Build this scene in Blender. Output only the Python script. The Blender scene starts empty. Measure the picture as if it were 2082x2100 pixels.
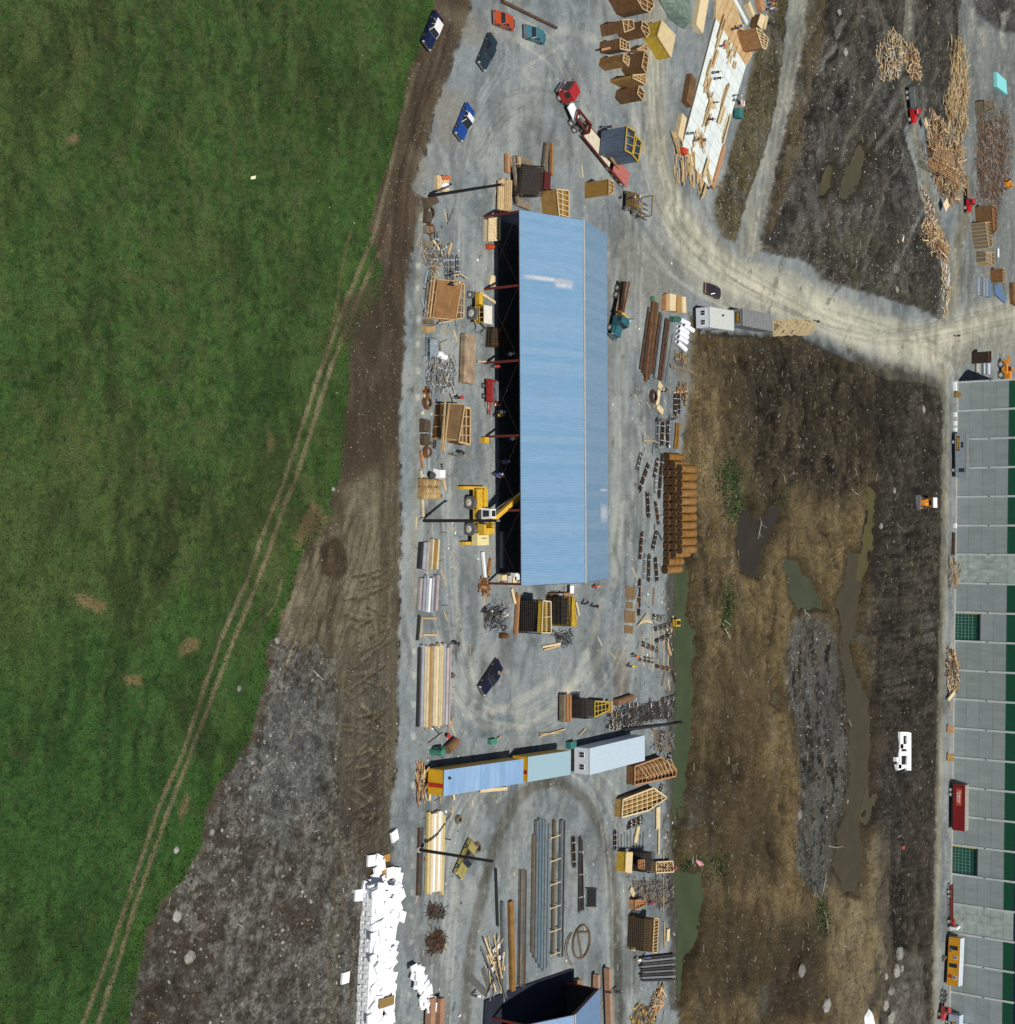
import bpy, math, random
import numpy as np
from mathutils import Vector, Matrix
random.seed(7); RNG = np.random.RandomState(11)
S = bpy.context.scene
COL = S.collection
# ------------------------------------------------------------- camera, sky, sun, exposure
H = 119.0; FPX = 3100.0; CX, CY = 1041.0, 1050.0
TH = math.radians(55.1); ROLL = math.radians(-0.32)
F_ = np.array([math.sin(TH), 0, -math.cos(TH)])
R0 = np.array([math.cos(TH), 0, math.sin(TH)]); U0 = np.array([0, 1.0, 0])
R_ = R0 * math.cos(ROLL) + U0 * math.sin(ROLL); U_ = -R0 * math.sin(ROLL) + U0 * math.cos(ROLL)
cam = bpy.data.cameras.new('camera'); camo = bpy.data.objects.new('camera', cam); COL.objects.link(camo)
cam.sensor_fit = 'AUTO'; cam.sensor_width = 56; cam.lens = FPX / 2100 * 56
cam.clip_start = 1; cam.clip_end = 6000
m4 = Matrix.Identity(4)
for i in range(3):
    m4[i][0] = R_[i]; m4[i][1] = U_[i]; m4[i][2] = -F_[i]
m4[2][3] = H; camo.matrix_world = m4
S.camera = camo
SUNV = Vector((0.43, 0.21, -1.0)).normalized()       # direction the light travels
sd = bpy.data.lights.new('sun', 'SUN'); sd.energy = 4.4; sd.angle = math.radians(0.5); sd.color = (1, .955, .88)
so = bpy.data.objects.new('sun', sd); COL.objects.link(so); so.location = (100, 0, 200)
so.rotation_euler = SUNV.to_track_quat('-Z', 'Y').to_euler()
W = bpy.data.worlds.new('World'); S.world = W; W.use_nodes = True
nt = W.node_tree; bg = nt.nodes['Background']; sky = nt.nodes.new('ShaderNodeTexSky'); sky.sky_type = 'NISHITA'
sky.sun_disc = False; sky.sun_elevation = math.asin(-SUNV.z)
sky.sun_rotation = math.atan2(-SUNV.x, -SUNV.y)
nt.links.new(sky.outputs[0], bg.inputs[0]); bg.inputs[1].default_value = 0.05
S.view_settings.view_transform = 'Standard'; S.view_settings.look = 'None'; S.view_settings.exposure = 0.0
S.view_settings.gamma = 1; S.view_settings.use_curve_mapping = False

def P(x, y, z=0.0):
    """world point at height z seen at photo pixel x,y (full size photo)"""
    d = F_ + R_ * ((x - CX) / FPX) + U_ * (-(y - CY) / FPX)
    t = (z - H) / d[2]
    return Vector((d[0] * t, d[1] * t, z))

# ------------------------------------------------------------- numpy noise
def _h(ix, iy, s):
    n = (ix.astype(np.int64) * 374761393 + iy.astype(np.int64) * 668265263 + s * 1442695041) & 0x7fffffff
    n = ((n ^ (n >> 13)) * 1274126177) & 0x7fffffff
    return ((n ^ (n >> 16)) & 0xffff) / 65535.0
def vn(x, y, s=0):
    ix = np.floor(x); iy = np.floor(y); fx = x - ix; fy = y - iy
    fx = fx * fx * (3 - 2 * fx); fy = fy * fy * (3 - 2 * fy)
    a = _h(ix, iy, s); b = _h(ix + 1, iy, s); c = _h(ix, iy + 1, s); d = _h(ix + 1, iy + 1, s)
    return (a * (1 - fx) + b * fx) * (1 - fy) + (c * (1 - fx) + d * fx) * fy
def fbm(x, y, sc, o=4, s=0, g=.5):
    r = 0; a = 1; t = 0
    for k in range(o):                                 # every octave turned, so no grid shows
        ca, sa = math.cos(.6 + 1.1 * k), math.sin(.6 + 1.1 * k)
        r = r + a * vn((x * ca - y * sa) / sc * 2 ** k + 13.7 * k, (x * sa + y * ca) / sc * 2 ** k - 7.1 * k, s + k); t += a; a *= g
    return r / t                                       # 0..1
def ss(v, a, b):
    t = np.clip((v - a) / (b - a), 0, 1); return t * t * (3 - 2 * t)

# ------------------------------------------------------------- materials
MATS = {}
def newmat(name):
    m = bpy.data.materials.new(name); m.use_nodes = True
    n = m.node_tree.nodes; b = n['Principled BSDF']; return m, n, m.node_tree.links, b
def mat(name, col, rough=.7, var=.25, sc=3.0, metal=0.0, rnd=.0, bump=.0, bsc=30.0, stretch=None, col2=None, spec=.5, emit=0):
    """procedural surface: base colour broken by two noises, per object tint"""
    if name in MATS: return MATS[name]
    m, n, l, b = newmat(name)
    tc = n.new('ShaderNodeNewGeometry'); mp = n.new('ShaderNodeMapping'); mp.vector_type = 'POINT'
    l.new(tc.outputs['Position'], mp.inputs[0])
    if stretch: mp.inputs['Scale'].default_value = stretch
    nz = n.new('ShaderNodeTexNoise'); nz.inputs['Scale'].default_value = sc; nz.inputs['Detail'].default_value = 6; nz.inputs['Roughness'].default_value = .65
    l.new(mp.outputs[0], nz.inputs['Vector'])
    mr = n.new('ShaderNodeMapRange'); mr.inputs[1].default_value = .3; mr.inputs[2].default_value = .7
    mr.inputs[3].default_value = 0; mr.inputs[4].default_value = 1; l.new(nz.outputs[0], mr.inputs[0])
    mx = n.new('ShaderNodeMix'); mx.data_type = 'RGBA'
    c2 = col2 or tuple(c * (1 - var) for c in col); c1 = col if col2 else tuple(min(1, c * (1 + var * .5)) for c in col)
    mx.inputs[6].default_value = (*c2, 1); mx.inputs[7].default_value = (*c1, 1); l.new(mr.outputs[0], mx.inputs[0])
    out = mx.outputs[2]
    if rnd > 0:
        oi = n.new('ShaderNodeObjectInfo'); r2 = n.new('ShaderNodeMapRange'); r2.inputs[3].default_value = 1 - rnd; r2.inputs[4].default_value = 1 + rnd * .6
        l.new(oi.outputs['Random'], r2.inputs[0]); hs = n.new('ShaderNodeHueSaturation'); l.new(r2.outputs[0], hs.inputs['Value'])
        r3 = n.new('ShaderNodeMapRange'); r3.inputs[3].default_value = 1.06; r3.inputs[4].default_value = .95
        l.new(oi.outputs['Random'], r3.inputs[0]); l.new(r3.outputs[0], hs.inputs['Saturation'])
        l.new(out, hs.inputs['Color']); out = hs.outputs[0]
    l.new(out, b.inputs['Base Color'])
    b.inputs['Roughness'].default_value = rough; b.inputs['Metallic'].default_value = metal
    b.inputs['Specular IOR Level'].default_value = spec
    if bump:
        n2 = n.new('ShaderNodeTexNoise'); n2.inputs['Scale'].default_value = bsc; n2.inputs['Detail'].default_value = 4
        l.new(mp.outputs[0], n2.inputs['Vector'])
        bp = n.new('ShaderNodeBump'); bp.inputs['Strength'].default_value = bump; bp.inputs['Distance'].default_value = .05
        l.new(n2.outputs[0], bp.inputs['Height']); l.new(bp.outputs[0], b.inputs['Normal'])
    MATS[name] = m; return m
def groundmat(name, fine=6.0, amt=.5, speck=0.0, bump=.5, rough=.95, speckcol=(.55, .55, .5), sps=2.2, bs=9.0, dark=.0):
    """surface paint comes from the painted soil map; grain, specks and relief are procedural"""
    m, n, l, b = newmat(name)
    at = n.new('ShaderNodeAttribute'); at.attribute_name = 'soil'
    g = n.new('ShaderNodeNewGeometry')
    nz = n.new('ShaderNodeTexNoise'); nz.inputs['Scale'].default_value = fine; nz.inputs['Detail'].default_value = 8; nz.inputs['Roughness'].default_value = .75
    l.new(g.outputs['Position'], nz.inputs['Vector'])
    mr = n.new('ShaderNodeMapRange'); mr.inputs[1].default_value = .3; mr.inputs[2].default_value = .7; mr.inputs[3].default_value = 1 - amt; mr.inputs[4].default_value = 1 + amt
    l.new(nz.outputs[0], mr.inputs[0])
    vm = n.new('ShaderNodeVectorMath'); vm.operation = 'SCALE'; l.new(at.outputs['Color'], vm.inputs[0]); l.new(mr.outputs[0], vm.inputs['Scale'])
    out = vm.outputs[0]
    if speck > 0:
        v = n.new('ShaderNodeTexVoronoi'); v.inputs['Scale'].default_value = sps; l.new(g.outputs['Position'], v.inputs['Vector'])
        sc_ = n.new('ShaderNodeSeparateColor'); l.new(v.outputs['Color'], sc_.inputs[0])
        cm = n.new('ShaderNodeMath'); cm.operation = 'LESS_THAN'; l.new(sc_.outputs[0], cm.inputs[0]); cm.inputs[1].default_value = speck
        dm = n.new('ShaderNodeMath'); dm.operation = 'LESS_THAN'; l.new(v.outputs['Distance'], dm.inputs[0]); dm.inputs[1].default_value = .17
        mm = n.new('ShaderNodeMath'); mm.operation = 'MULTIPLY'; l.new(cm.outputs[0], mm.inputs[0]); l.new(dm.outputs[0], mm.inputs[1])
        mx = n.new('ShaderNodeMix'); mx.data_type = 'RGBA'; l.new(mm.outputs[0], mx.inputs[0]); l.new(out, mx.inputs[6]); mx.inputs[7].default_value = (*speckcol, 1)
        out = mx.outputs[2]
    l.new(out, b.inputs['Base Color']); b.inputs['Roughness'].default_value = rough; b.inputs['Specular IOR Level'].default_value = .15
    n2 = n.new('ShaderNodeTexNoise'); n2.inputs['Scale'].default_value = bs; n2.inputs['Detail'].default_value = 8; n2.inputs['Roughness'].default_value = .7
    l.new(g.outputs['Position'], n2.inputs['Vector'])
    bp = n.new('ShaderNodeBump'); bp.inputs['Strength'].default_value = bump; bp.inputs['Distance'].default_value = .12
    l.new(n2.outputs[0], bp.inputs['Height']); l.new(bp.outputs[0], b.inputs['Normal'])
    return m

# ------------------------------------------------------------- tags and objects
def tag(o, label=None, cat=None, group=None, kind=None):
    if label: o['label'] = label
    if cat: o['category'] = cat
    if group: o['group'] = group
    if kind: o['kind'] = kind
    return o
def thing(name, label, cat, loc=(0, 0, 0), rz=0.0, group=None):
    o = bpy.data.objects.new(name, None); COL.objects.link(o); o.empty_display_size = .5
    o.location = loc; o.rotation_euler = (0, 0, rz); return tag(o, label, cat, group)
class MB:
    """collects shapes, links them as one mesh object"""
    def __init__(s): s.v = []; s.f = []; s.mi = []
    def add(s, vs, fs, mi=0):
        k = len(s.v); s.v += [tuple(p) for p in vs]; s.f += [tuple(i + k for i in f) for f in fs]; s.mi += [mi] * len(fs); return s
    def box(s, x0, x1, y0, y1, z0, z1, mi=0, tx=0, ty=0):
        v = [(x0, y0, z0), (x1, y0, z0), (x1, y1, z0), (x0, y1, z0), (x0 + tx, y0 + ty, z1), (x1 - tx, y0 + ty, z1), (x1 - tx, y1 - ty, z1), (x0 + tx, y1 - ty, z1)]
        return s.add(v, [(3, 2, 1, 0), (4, 5, 6, 7), (0, 1, 5, 4), (1, 2, 6, 5), (2, 3, 7, 6), (3, 0, 4, 7)], mi)
    def bar(s, a, b, w=.1, h=None, mi=0):
        a = Vector(a); b = Vector(b); d = b - a
        if d.length < 1e-6: return s
        h = w if h is None else h
        d.normalize(); up = Vector((0, 0, 1)) if abs(d.z) < .95 else Vector((1, 0, 0))
        sx = d.cross(up).normalized() * w / 2; sy = sx.cross(d).normalized() * h / 2
        v = [a - sx - sy, a + sx - sy, a + sx + sy, a - sx + sy, b - sx - sy, b + sx - sy, b + sx + sy, b - sx + sy]
        return s.add(v, [(0, 1, 2, 3), (7, 6, 5, 4), (0, 4, 5, 1), (1, 5, 6, 2), (2, 6, 7, 3), (3, 7, 4, 0)], mi)
    def cyl(s, a, b, r, r2=None, n=10, mi=0, caps=True):
        a = Vector(a); b = Vector(b); d = (b - a).normalized(); r2 = r if r2 is None else r2
        up = Vector((0, 0, 1)) if abs(d.z) < .95 else Vector((1, 0, 0)); sx = d.cross(up).normalized(); sy = sx.cross(d)
        v = []
        for c, q in ((a, r), (b, r2)):
            for k in range(n):
                t = 2 * math.pi * k / n; v.append(c + (sx * math.cos(t) + sy * math.sin(t)) * q)
        f = [(k, (k + 1) % n, n + (k + 1) % n, n + k) for k in range(n)]
        if caps: f += [tuple(range(n - 1, -1, -1)), tuple(range(n, 2 * n))]
        return s.add(v, f, mi)
    def pipe(s, a, b, r, t=.04, n=14, mi=0):
        a = Vector(a); b = Vector(b); d = (b - a).normalized()
        up = Vector((0, 0, 1)) if abs(d.z) < .95 else Vector((1, 0, 0)); sx = d.cross(up).normalized(); sy = sx.cross(d)
        v = []
        for c, q in ((a, r), (b, r), (b, r - t), (a, r - t)):
            for k in range(n):
                u = 2 * math.pi * k / n; v.append(c + (sx * math.cos(u) + sy * math.sin(u)) * q)
        f = []
        for j in range(4):
            for k in range(n):
                f.append((j * n + k, j * n + (k + 1) % n, ((j + 1) % 4) * n + (k + 1) % n, ((j + 1) % 4) * n + k))
        return s.add(v, f, mi)
    def prism(s, pts, z0, z1, mi=0, ins=0):
        n = len(pts); c = sum((Vector((p[0], p[1])) for p in pts), Vector((0, 0))) / n
        top = [Vector((p[0], p[1])) + (c - Vector((p[0], p[1]))) * ins for p in pts]
        v = [(p[0], p[1], z0) for p in pts] + [(p[0], p[1], z1) for p in top]
        ar = sum(pts[i][0] * pts[(i + 1) % n][1] - pts[(i + 1) % n][0] * pts[i][1] for i in range(n))
        f = [tuple(range(n - 1, -1, -1)), tuple(range(n, 2 * n))] + [(k, (k + 1) % n, n + (k + 1) % n, n + k) for k in range(n)]
        if ar < 0: f = [tuple(reversed(q)) for q in f]
        return s.add(v, f, mi)
    def side(s, prof, y0, y1, mi=0, ty=0):
        """profile in x,z extruded across y"""
        n = len(prof); v = [(p[0], y0 + (p[2] if len(p) > 2 else 0), p[1]) for p in prof] + [(p[0], y1 - (p[2] if len(p) > 2 else 0), p[1]) for p in prof]
        f = [tuple(range(n)), tuple(range(2 * n - 1, n - 1, -1))] + [((k + 1) % n, k, n + k, n + (k + 1) % n) for k in range(n)]
        ar = sum(prof[i][0] * prof[(i + 1) % n][1] - prof[(i + 1) % n][0] * prof[i][1] for i in range(n))
        if ar < 0: f = [tuple(reversed(q)) for q in f]
        return s.add(v, f, mi)
    def quad(s, a, b, c, d, t=.03, mi=0):
        a, b, c, d = map(Vector, (a, b, c, d)); n = (b - a).cross(d - a).normalized() * t
        return s.add([a, b, c, d, a - n, b - n, c - n, d - n], [(0, 1, 2, 3), (7, 6, 5, 4), (0, 4, 5, 1), (1, 5, 6, 2), (2, 6, 7, 3), (3, 7, 4, 0)], mi)
    def mesh(s, name, mats):
        me = bpy.data.meshes.new(name); me.from_pydata(s.v, [], s.f)
        for m in (mats if isinstance(mats, (list, tuple)) else [mats]): me.materials.append(m)
        if isinstance(mats, (list, tuple)) and len(mats) > 1: me.polygons.foreach_set('material_index', s.mi)
        me.update(); return me
    def build(s, name, mats, parent=None, loc=None, rz=None, label=None, smooth=False):
        me = s.mesh(name, mats)
        if smooth: me.polygons.foreach_set('use_smooth', [True] * len(me.polygons))
        o = bpy.data.objects.new(name, me); COL.objects.link(o)
        if parent: o.parent = parent
        if loc is not None: o.location = loc
        if rz is not None: o.rotation_euler = (0, 0, rz)
        if label: o['label'] = label
        return o
_U = {}
def ucube(m):
    if m.name not in _U: _U[m.name] = MB().box(-.5, .5, -.5, .5, -.5, .5).mesh('block', m)
    return _U[m.name]
def piece(name, m, c, size, rot=(0, 0, 0), parent=None):
    o = bpy.data.objects.new(name, ucube(m)); COL.objects.link(o); o.location = c; o.scale = size; o.rotation_euler = rot
    if parent: o.parent = parent
    return o
def beam(name, m, a, b, w, h=None, parent=None):
    """straight board or beam from a to b"""
    a = Vector(a); b = Vector(b); d = b - a
    o = bpy.data.objects.new(name, ucube(m)); COL.objects.link(o)
    o.rotation_euler = (0, -math.asin(max(-1, min(1, d.z / max(d.length, 1e-6)))), math.atan2(d.y, d.x))
    o.location = (a + b) / 2; o.scale = (d.length, w, h or w)
    if parent: o.parent = parent
    return o
def copy_tree(o, parent=None):
    c = o.copy(); COL.objects.link(c)
    if parent: c.parent = parent
    for ch in o.children: copy_tree(ch, c)
    return c
def ang(p, q, z=0):
    a = P(*p, z); b = P(*q, z); return math.atan2(b.y - a.y, b.x - a.x)
# ------------------------------------------------------------- terrain: one fan shaped grid split into zones
def d_of(px):                                           # ground distance for photo column px
    return P(px, CY).x
xs = [-600, -200, 0] + [10 + k * 4 for k in range(18)] + [d_of(v) for v in np.arange(-60, 2150, 3.2)] + [d_of(2150) + 5 + k * 7 for k in range(40)] + [760, 850, 1000, 1600, 3000]
fine = np.arange(-1.04, 1.0401, .00305)
ts = np.concatenate([[-40, -12, -5, -3.4], np.arange(-2.6, -1.7, .06), np.arange(-1.66, -1.05, .012), fine, np.arange(1.052, 1.66, .012), np.arange(1.7, 2.6, .06), [3.4, 5, 12, 40]])
xs = np.array(xs); NX = len(xs); NT = len(ts)
hw = np.maximum(40, np.array([(1062 / FPX) * (H * math.cos(TH) + max(x, 40) * math.sin(TH)) for x in xs]))
GX = np.repeat(xs[:, None], NT, 1); GY = hw[:, None] * ts[None, :]
gx = GX.ravel(); gy = GY.ravel()
def proj(x, y, z=0):
    dx = x; dz = z - H
    w = dx * F_[0] + y * F_[1] + dz * F_[2]
    w = np.where(w < 5, 5, w)
    return CX + FPX * (dx * R_[0] + y * R_[1] + dz * R_[2]) / w, CY - FPX * (dx * U_[0] + y * U_[1] + dz * U_[2]) / w
px, py = proj(gx, gy)
px = np.clip(px, -3000, 5000); py = np.clip(py, -6000, 8000)
def sdpoly(pts):
    """signed distance in photo pixels, positive inside"""
    pts = np.array(pts, float); lo = pts.min(0) - 40; hi = pts.max(0) + 40
    out = np.full(len(px), -40.0); idx = np.where((px > lo[0]) & (px < hi[0]) & (py > lo[1]) & (py < hi[1]))[0]
    x = px[idx]; y = py[idx]; dm = np.full(len(idx), 1e9); ins = np.zeros(len(idx), bool)
    for i in range(len(pts)):
        a = pts[i]; b = pts[(i + 1) % len(pts)]; e = b - a; L = max(e @ e, 1e-9)
        t = np.clip(((x - a[0]) * e[0] + (y - a[1]) * e[1]) / L, 0, 1)
        dm = np.minimum(dm, (x - a[0] - t * e[0]) ** 2 + (y - a[1] - t * e[1]) ** 2)
        c = ((a[1] > y) != (b[1] > y))
        with np.errstate(all='ignore'): xi = (b[0] - a[0]) * (y - a[1]) / (b[1] - a[1] + 1e-12) + a[0]
        ins ^= c & (x < xi)
    out[idx] = np.sqrt(dm) * np.where(ins, 1, -1); return out
def dline(pts):
    pts = np.array(pts, float); dm = np.full(len(px), 1e4)
    lo = pts.min(0) - 60; hi = pts.max(0) + 60
    idx = np.where((px > lo[0]) & (px < hi[0]) & (py > lo[1]) & (py < hi[1]))[0]
    x = px[idx]; y = py[idx]; q = np.full(len(idx), 1e8)
    for a, b in zip(pts[:-1], pts[1:]):
        e = b - a; L = max(e @ e, 1e-9); t = np.clip(((x - a[0]) * e[0] + (y - a[1]) * e[1]) / L, 0, 1)
        q = np.minimum(q, (x - a[0] - t * e[0]) ** 2 + (y - a[1] - t * e[1]) ** 2)
    dm[idx] = np.sqrt(q); return dm
BIG = 3000
n1 = fbm(gx, gy, 2.2, 4, 1) - .5; n2 = fbm(gx, gy, 9, 4, 20) - .5; n3 = fbm(gx, gy, .7, 3, 40) - .5; n4 = fbm(gx, gy, 25, 3, 60) - .5
nlong = fbm(gx * 1.0, gy * .16, 1.6, 4, 80) - .5        # streaks running across the photo's height
nyard = (fbm(gx * 1.0 + gy * .12, gy * .16, 1.0, 5, 90, .7) - .5) * .45 + (fbm(gx, gy, 7, 4, 95) - .5) * .8
def ridg(x, y, sc, o, sd_, g=.55):
    r = 0; a = 1; t = 0
    for k in range(o): ca, sa = math.cos(.4 + .9 * k), math.sin(.4 + .9 * k); r = r + a * (1 - np.abs(2 * vn((x * ca - y * sa) / sc * 2.03 ** k + 3.1 * k, (x * sa + y * ca) / sc * 2.03 ** k + 9.7 * k, sd_ + k) - 1)); t += a; a *= g
    return r / t
_w = (fbm(gx, gy, 5, 3, 700) - .5) * 6; _w2 = (fbm(gx, gy, 5, 3, 720) - .5) * 6
churn = ridg(gx + _w, gy * .55 + _w2, 2.6, 6, 740, .62); churn = np.clip((churn - .33) / .36, 0, 1)
churn3 = ridg(gx * .9 + _w * .5, gy * .22 + _w2 * .3, 2.2, 6, 860, .62); churn3 = np.clip((churn3 - .33) / .36, 0, 1)
churn2 = ridg(gx * .8 + _w2, gy * .9 + _w, 7, 5, 780, .6); churn2 = np.clip((churn2 - .33) / .36, 0, 1)
nroad = fbm(gx * .16 + _w * .3, gy * .9 + gx * .42, 1.5, 5, 800, .6) - .5
gr = fbm(gx, gy, .9, 4, 820, .8) - .5
C = np.zeros((len(px), 3)); Z = np.zeros(len(px)); ZONE = np.zeros(len(px), int)
def paint(mask, col, col2=None, nz=None):
    global C
    c = np.array(col)[None, :] * np.ones((len(px), 1))
    if col2 is not None:
        t = np.clip((nz if nz is not None else n1) * 2.2 + .5, 0, 1)[:, None]; c = c * (1 - t) + np.array(col2)[None, :] * t
    C = C * (1 - mask[:, None]) + c * mask[:, None]
def region(pts, col, col2=None, nz=None, soft=5, rag=10, zone=None, k=1.0):
    s = sdpoly(pts) + n1 * rag + n3 * rag * .8
    m = ss(s, -soft, soft) * k
    paint(m, col, col2, nz)
    if zone is not None: ZONE[m > .5] = zone
    return m
def stroke(pts, w, col, k=1.0, soft=.6, rag=3, col2=None, nz=None, zone=None, dz=0):
    global Z
    d = dline(pts) + n1 * rag + n3 * rag
    m = (1 - ss(d, w * (1 - soft) / 2, w * (1 + soft) / 2)) * k
    paint(m, col, col2, nz)
    if zone is not None: ZONE[m > .5] = zone
    if dz: Z += dz * m
    return m
Z_DIRT, Z_GRASS, Z_GRAVEL, Z_ROAD, Z_MUD, Z_RUB, Z_STRIP, Z_FIELD = range(8)
# base soil everywhere
paint(np.ones(len(px)), (.085, .07, .048), (.15, .13, .095), n2)
grass_edge = [(898, -20), (880, 60), (860, 105), (846, 122), (832, 180), (818, 235), (799, 329), (774, 400), (758, 470), (782, 540), (780, 611), (735, 660), (719, 691), (719, 761), (710, 870), (703, 937), (700, 970), (683, 1013), (678, 1060), (652, 1102), (623, 1130), (610, 1165), (603, 1200), (587, 1240), (569, 1294), (545, 1335), (548, 1388), (520, 1470), (515, 1520), (480, 1560), (446, 1613), (416, 1670), (412, 1740), (371, 1801), (329, 1848), (301, 1914), (287, 1975), (280, 2036), (262, 2100), (250, 2400)]
# dirt strip between the field and the gravel
strip = region([(-3000, -3000), (1100, -3000), (973, -20), (954, 54), (929, 129), (888, 230), (875, 300), (845, 386), (869, 405), (852, 481), (842, 540), (833, 600), (831, 700), (823, 838), (821, 963), (820, 1221), (813, 1529), (803, 1670), (800, 2100), (800, 5000), (-3000, 5000)],
               (.075, .058, .040), (.115, .092, .062), nlong, soft=4, rag=9, zone=Z_STRIP)
tan = region([(700, 985), (760, 960), (815, 990), (815, 1250), (808, 1700), (700, 1760), (640, 1560), (700, 1420), (650, 1350), (550, 1330), (560, 1240), (620, 1150), (655, 1100), (690, 1050)], (.115, .098, .066), (.205, .185, .132), nlong + gr * .8, soft=30, rag=34, zone=Z_STRIP)
rub = region([(550, 1290), (600, 1320), (660, 1330), (705, 1400), (715, 1600), (745, 1750), (740, 2400), (100, 2400), (262, 2060), (290, 1950), (329, 1848), (412, 1740), (446, 1613), (515, 1520), (548, 1388)], (.062, .055, .046), (.125, .125, .118), n2 * .6 + gr * 1.6, soft=18, rag=34, zone=Z_RUB)
region([(640, 1360), (700, 1500), (640, 1640), (580, 1700), (500, 1650), (520, 1560), (560, 1440)], (.11, .118, .12), soft=40, rag=40, k=.6)
for q in ([(330, 1850), (420, 1830), (470, 1930), (400, 2000), (310, 1960)], [(290, 2010), (400, 2020), (430, 2100), (270, 2150)], [(560, 1850), (640, 1830), (660, 1900), (600, 1960), (550, 1920)]):
    region(q, (.055, .045, .034), soft=22, rag=26, k=.75)
region([(690, 1400), (715, 1330), (800, 1330), (800, 1740), (735, 1760), (700, 1700)], (.14, .13, .105), (.085, .075, .056), nlong + gr, soft=26, rag=30, zone=Z_STRIP)
# field
field = region([(-3000, -3000), (898, -3000)] + grass_edge + [(-3000, 2400)], (.030, .066, .019), (.060, .112, .034), fbm(gx, gy, .8, 4, 5, .7) - .5, soft=4, rag=12, zone=Z_GRASS)
fm = ZONE == Z_GRASS
dry = np.clip((fbm(gx + gy * .3, gy * .7, 1.5, 6, 200, .82) - .42) * 5, 0, 1) * (.3 + .7 * ss(fbm(gx, gy, 16, 3, 210), .34, .6)) * ss(1750 - py + px * .4 + n4 * 400, 200, 900)
paint(dry * fm * .30, (.125, .100, .058), (.085, .085, .045), n1)
paint(fm * ss(n4 + n2 * .6, .02, .2) * .3, (.085, .095, .04)); paint(fm * ss(py, 1200, 1500) * ss(900 - px, 0, 400) * .35, (.028, .085, .024))
paint(fm * ss(-n3 + n1 * .4, .12, .26) * .5, (.014, .034, .010))
# lusher grass near the edge and lower left
edge = ss(sdpoly([(-3000, -3000), (898, -3000)] + grass_edge + [(-3000, 2400)]), 38, 10) * fm
paint(edge * .55, (.05, .115, .022), (.035, .082, .018), n1)
for q in ([(368, 1330), (385, 1305), (412, 1310), (405, 1330), (370, 1345)], [(255, 1388), (290, 1385), (292, 1402), (260, 1404)], [(545, 870), (560, 900), (552, 950), (548, 920)], [(370, 1665), (385, 1620), (388, 1640), (372, 1690)], [(140, 285), (155, 275), (158, 290), (142, 296)], [(640, 1030), (675, 1060), (655, 1105), (610, 1130), (600, 1100)], [(150, 1215), (220, 1235), (215, 1260), (160, 1240)]):
    region(q, (.17, .13, .075), soft=7, rag=12, k=.75)
rutL = [(171, 2100), (226, 1952), (263, 1844), (329, 1646), (376, 1543), (413, 1430), (451, 1317), (503, 1200), (550, 1068), (574, 1010), (611, 900), (658, 761), (695, 658), (733, 564), (771, 470), (799, 352), (827, 235), (856, 131)]
rutR = [(202, 2100), (249, 1952), (277, 1858), (348, 1656), (390, 1548), (428, 1449), (479, 1317), (526, 1200), (554, 1128), (579, 1050), (601, 997), (634, 900), (677, 761), (710, 672), (747, 587), (775, 520)]
for r_, kk in ((rutL, .9), (rutR, .9)):
    stroke([(r_[0][0] - 60, 2260)] + r_, 8.5, (.19, .17, .11), k=kk, rag=2.5, soft=.6, col2=(.14, .12, .075), nz=n1, dz=-.10)
stroke([(720, 470), (700, 560), (690, 640), (660, 740)], 5, (.15, .12, .07), k=.6)
# dark wheel marks on the dirt strip
for pts, w, k in (([(905, 60), (880, 150), (850, 240), (825, 340), (795, 450), (760, 560)], 7, .5), ([(925, 50), (900, 140), (868, 220), (838, 300), (815, 400), (800, 560)], 9, .55), ([(870, 250), (848, 330), (835, 400), (830, 520)], 8, .5), ([(880, 180), (830, 260), (790, 300)], 4, .5), ([(820, 230), (800, 330), (775, 430)], 5, .4)):
    stroke(pts, w, (.048, .036, .025), k=k, dz=-.05)
region([(690, 620), (800, 560), (828, 640), (820, 900), (740, 980), (700, 1000), (705, 900), (720, 760)], (.066, .050, .036), (.095, .075, .052), n2, soft=14, rag=16, k=.8)
region([(652, 1120), (690, 1100), (712, 1140), (712, 1175), (690, 1190), (655, 1175)], (.05, .04, .028), (.09, .07, .045), n3, soft=4, rag=10)
# churned tracks in the tan soil
random.seed(3)
TR = []
for k in range(62):
    y0 = 1180 + random.uniform(0, 1); y0 = 1180 + k * 9.3 + random.uniform(-6, 6); x0 = random.uniform(705, 760); L = random.uniform(30, 85); s_ = random.uniform(-1.1, -.1) if random.random() < .6 else random.uniform(.1, .9)
    TR.append([(x0, y0), (x0 + L * .5, y0 + L * .5 * s_ + random.uniform(-5, 5)), (min(800, x0 + L), y0 + L * s_)])
for t in TR:
    k_ = random.uniform(.35, .85); stroke(t, random.uniform(3, 6), (.062, .05, .034), k=k_, rag=6, dz=-.2 * k_, soft=.4); stroke([(a, b - 5) for a, b in t], 3, (.25, .22, .15), k=k_ * .7, rag=6, dz=.06)
for k in range(46):
    x0 = random.uniform(560, 790); y0 = random.uniform(1010, 1420) if x0 > 650 else random.uniform(1150, 1330); L = random.uniform(50, 190); sl = -.42 if y0 < 1330 else -.1; c_ = random.uniform(-.1, .1)
    q = [(x0 + sl * L * u + c_ * L * math.sin(u * 3), y0 + L * u) for u in (0, .33, .66, 1)]; stroke(q, random.uniform(2.5, 5), random.choice([(.06, .05, .034), (.08, .068, .045), (.24, .215, .15)]), k=random.uniform(.25, .6), rag=5, dz=random.uniform(-.08, .02))
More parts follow.
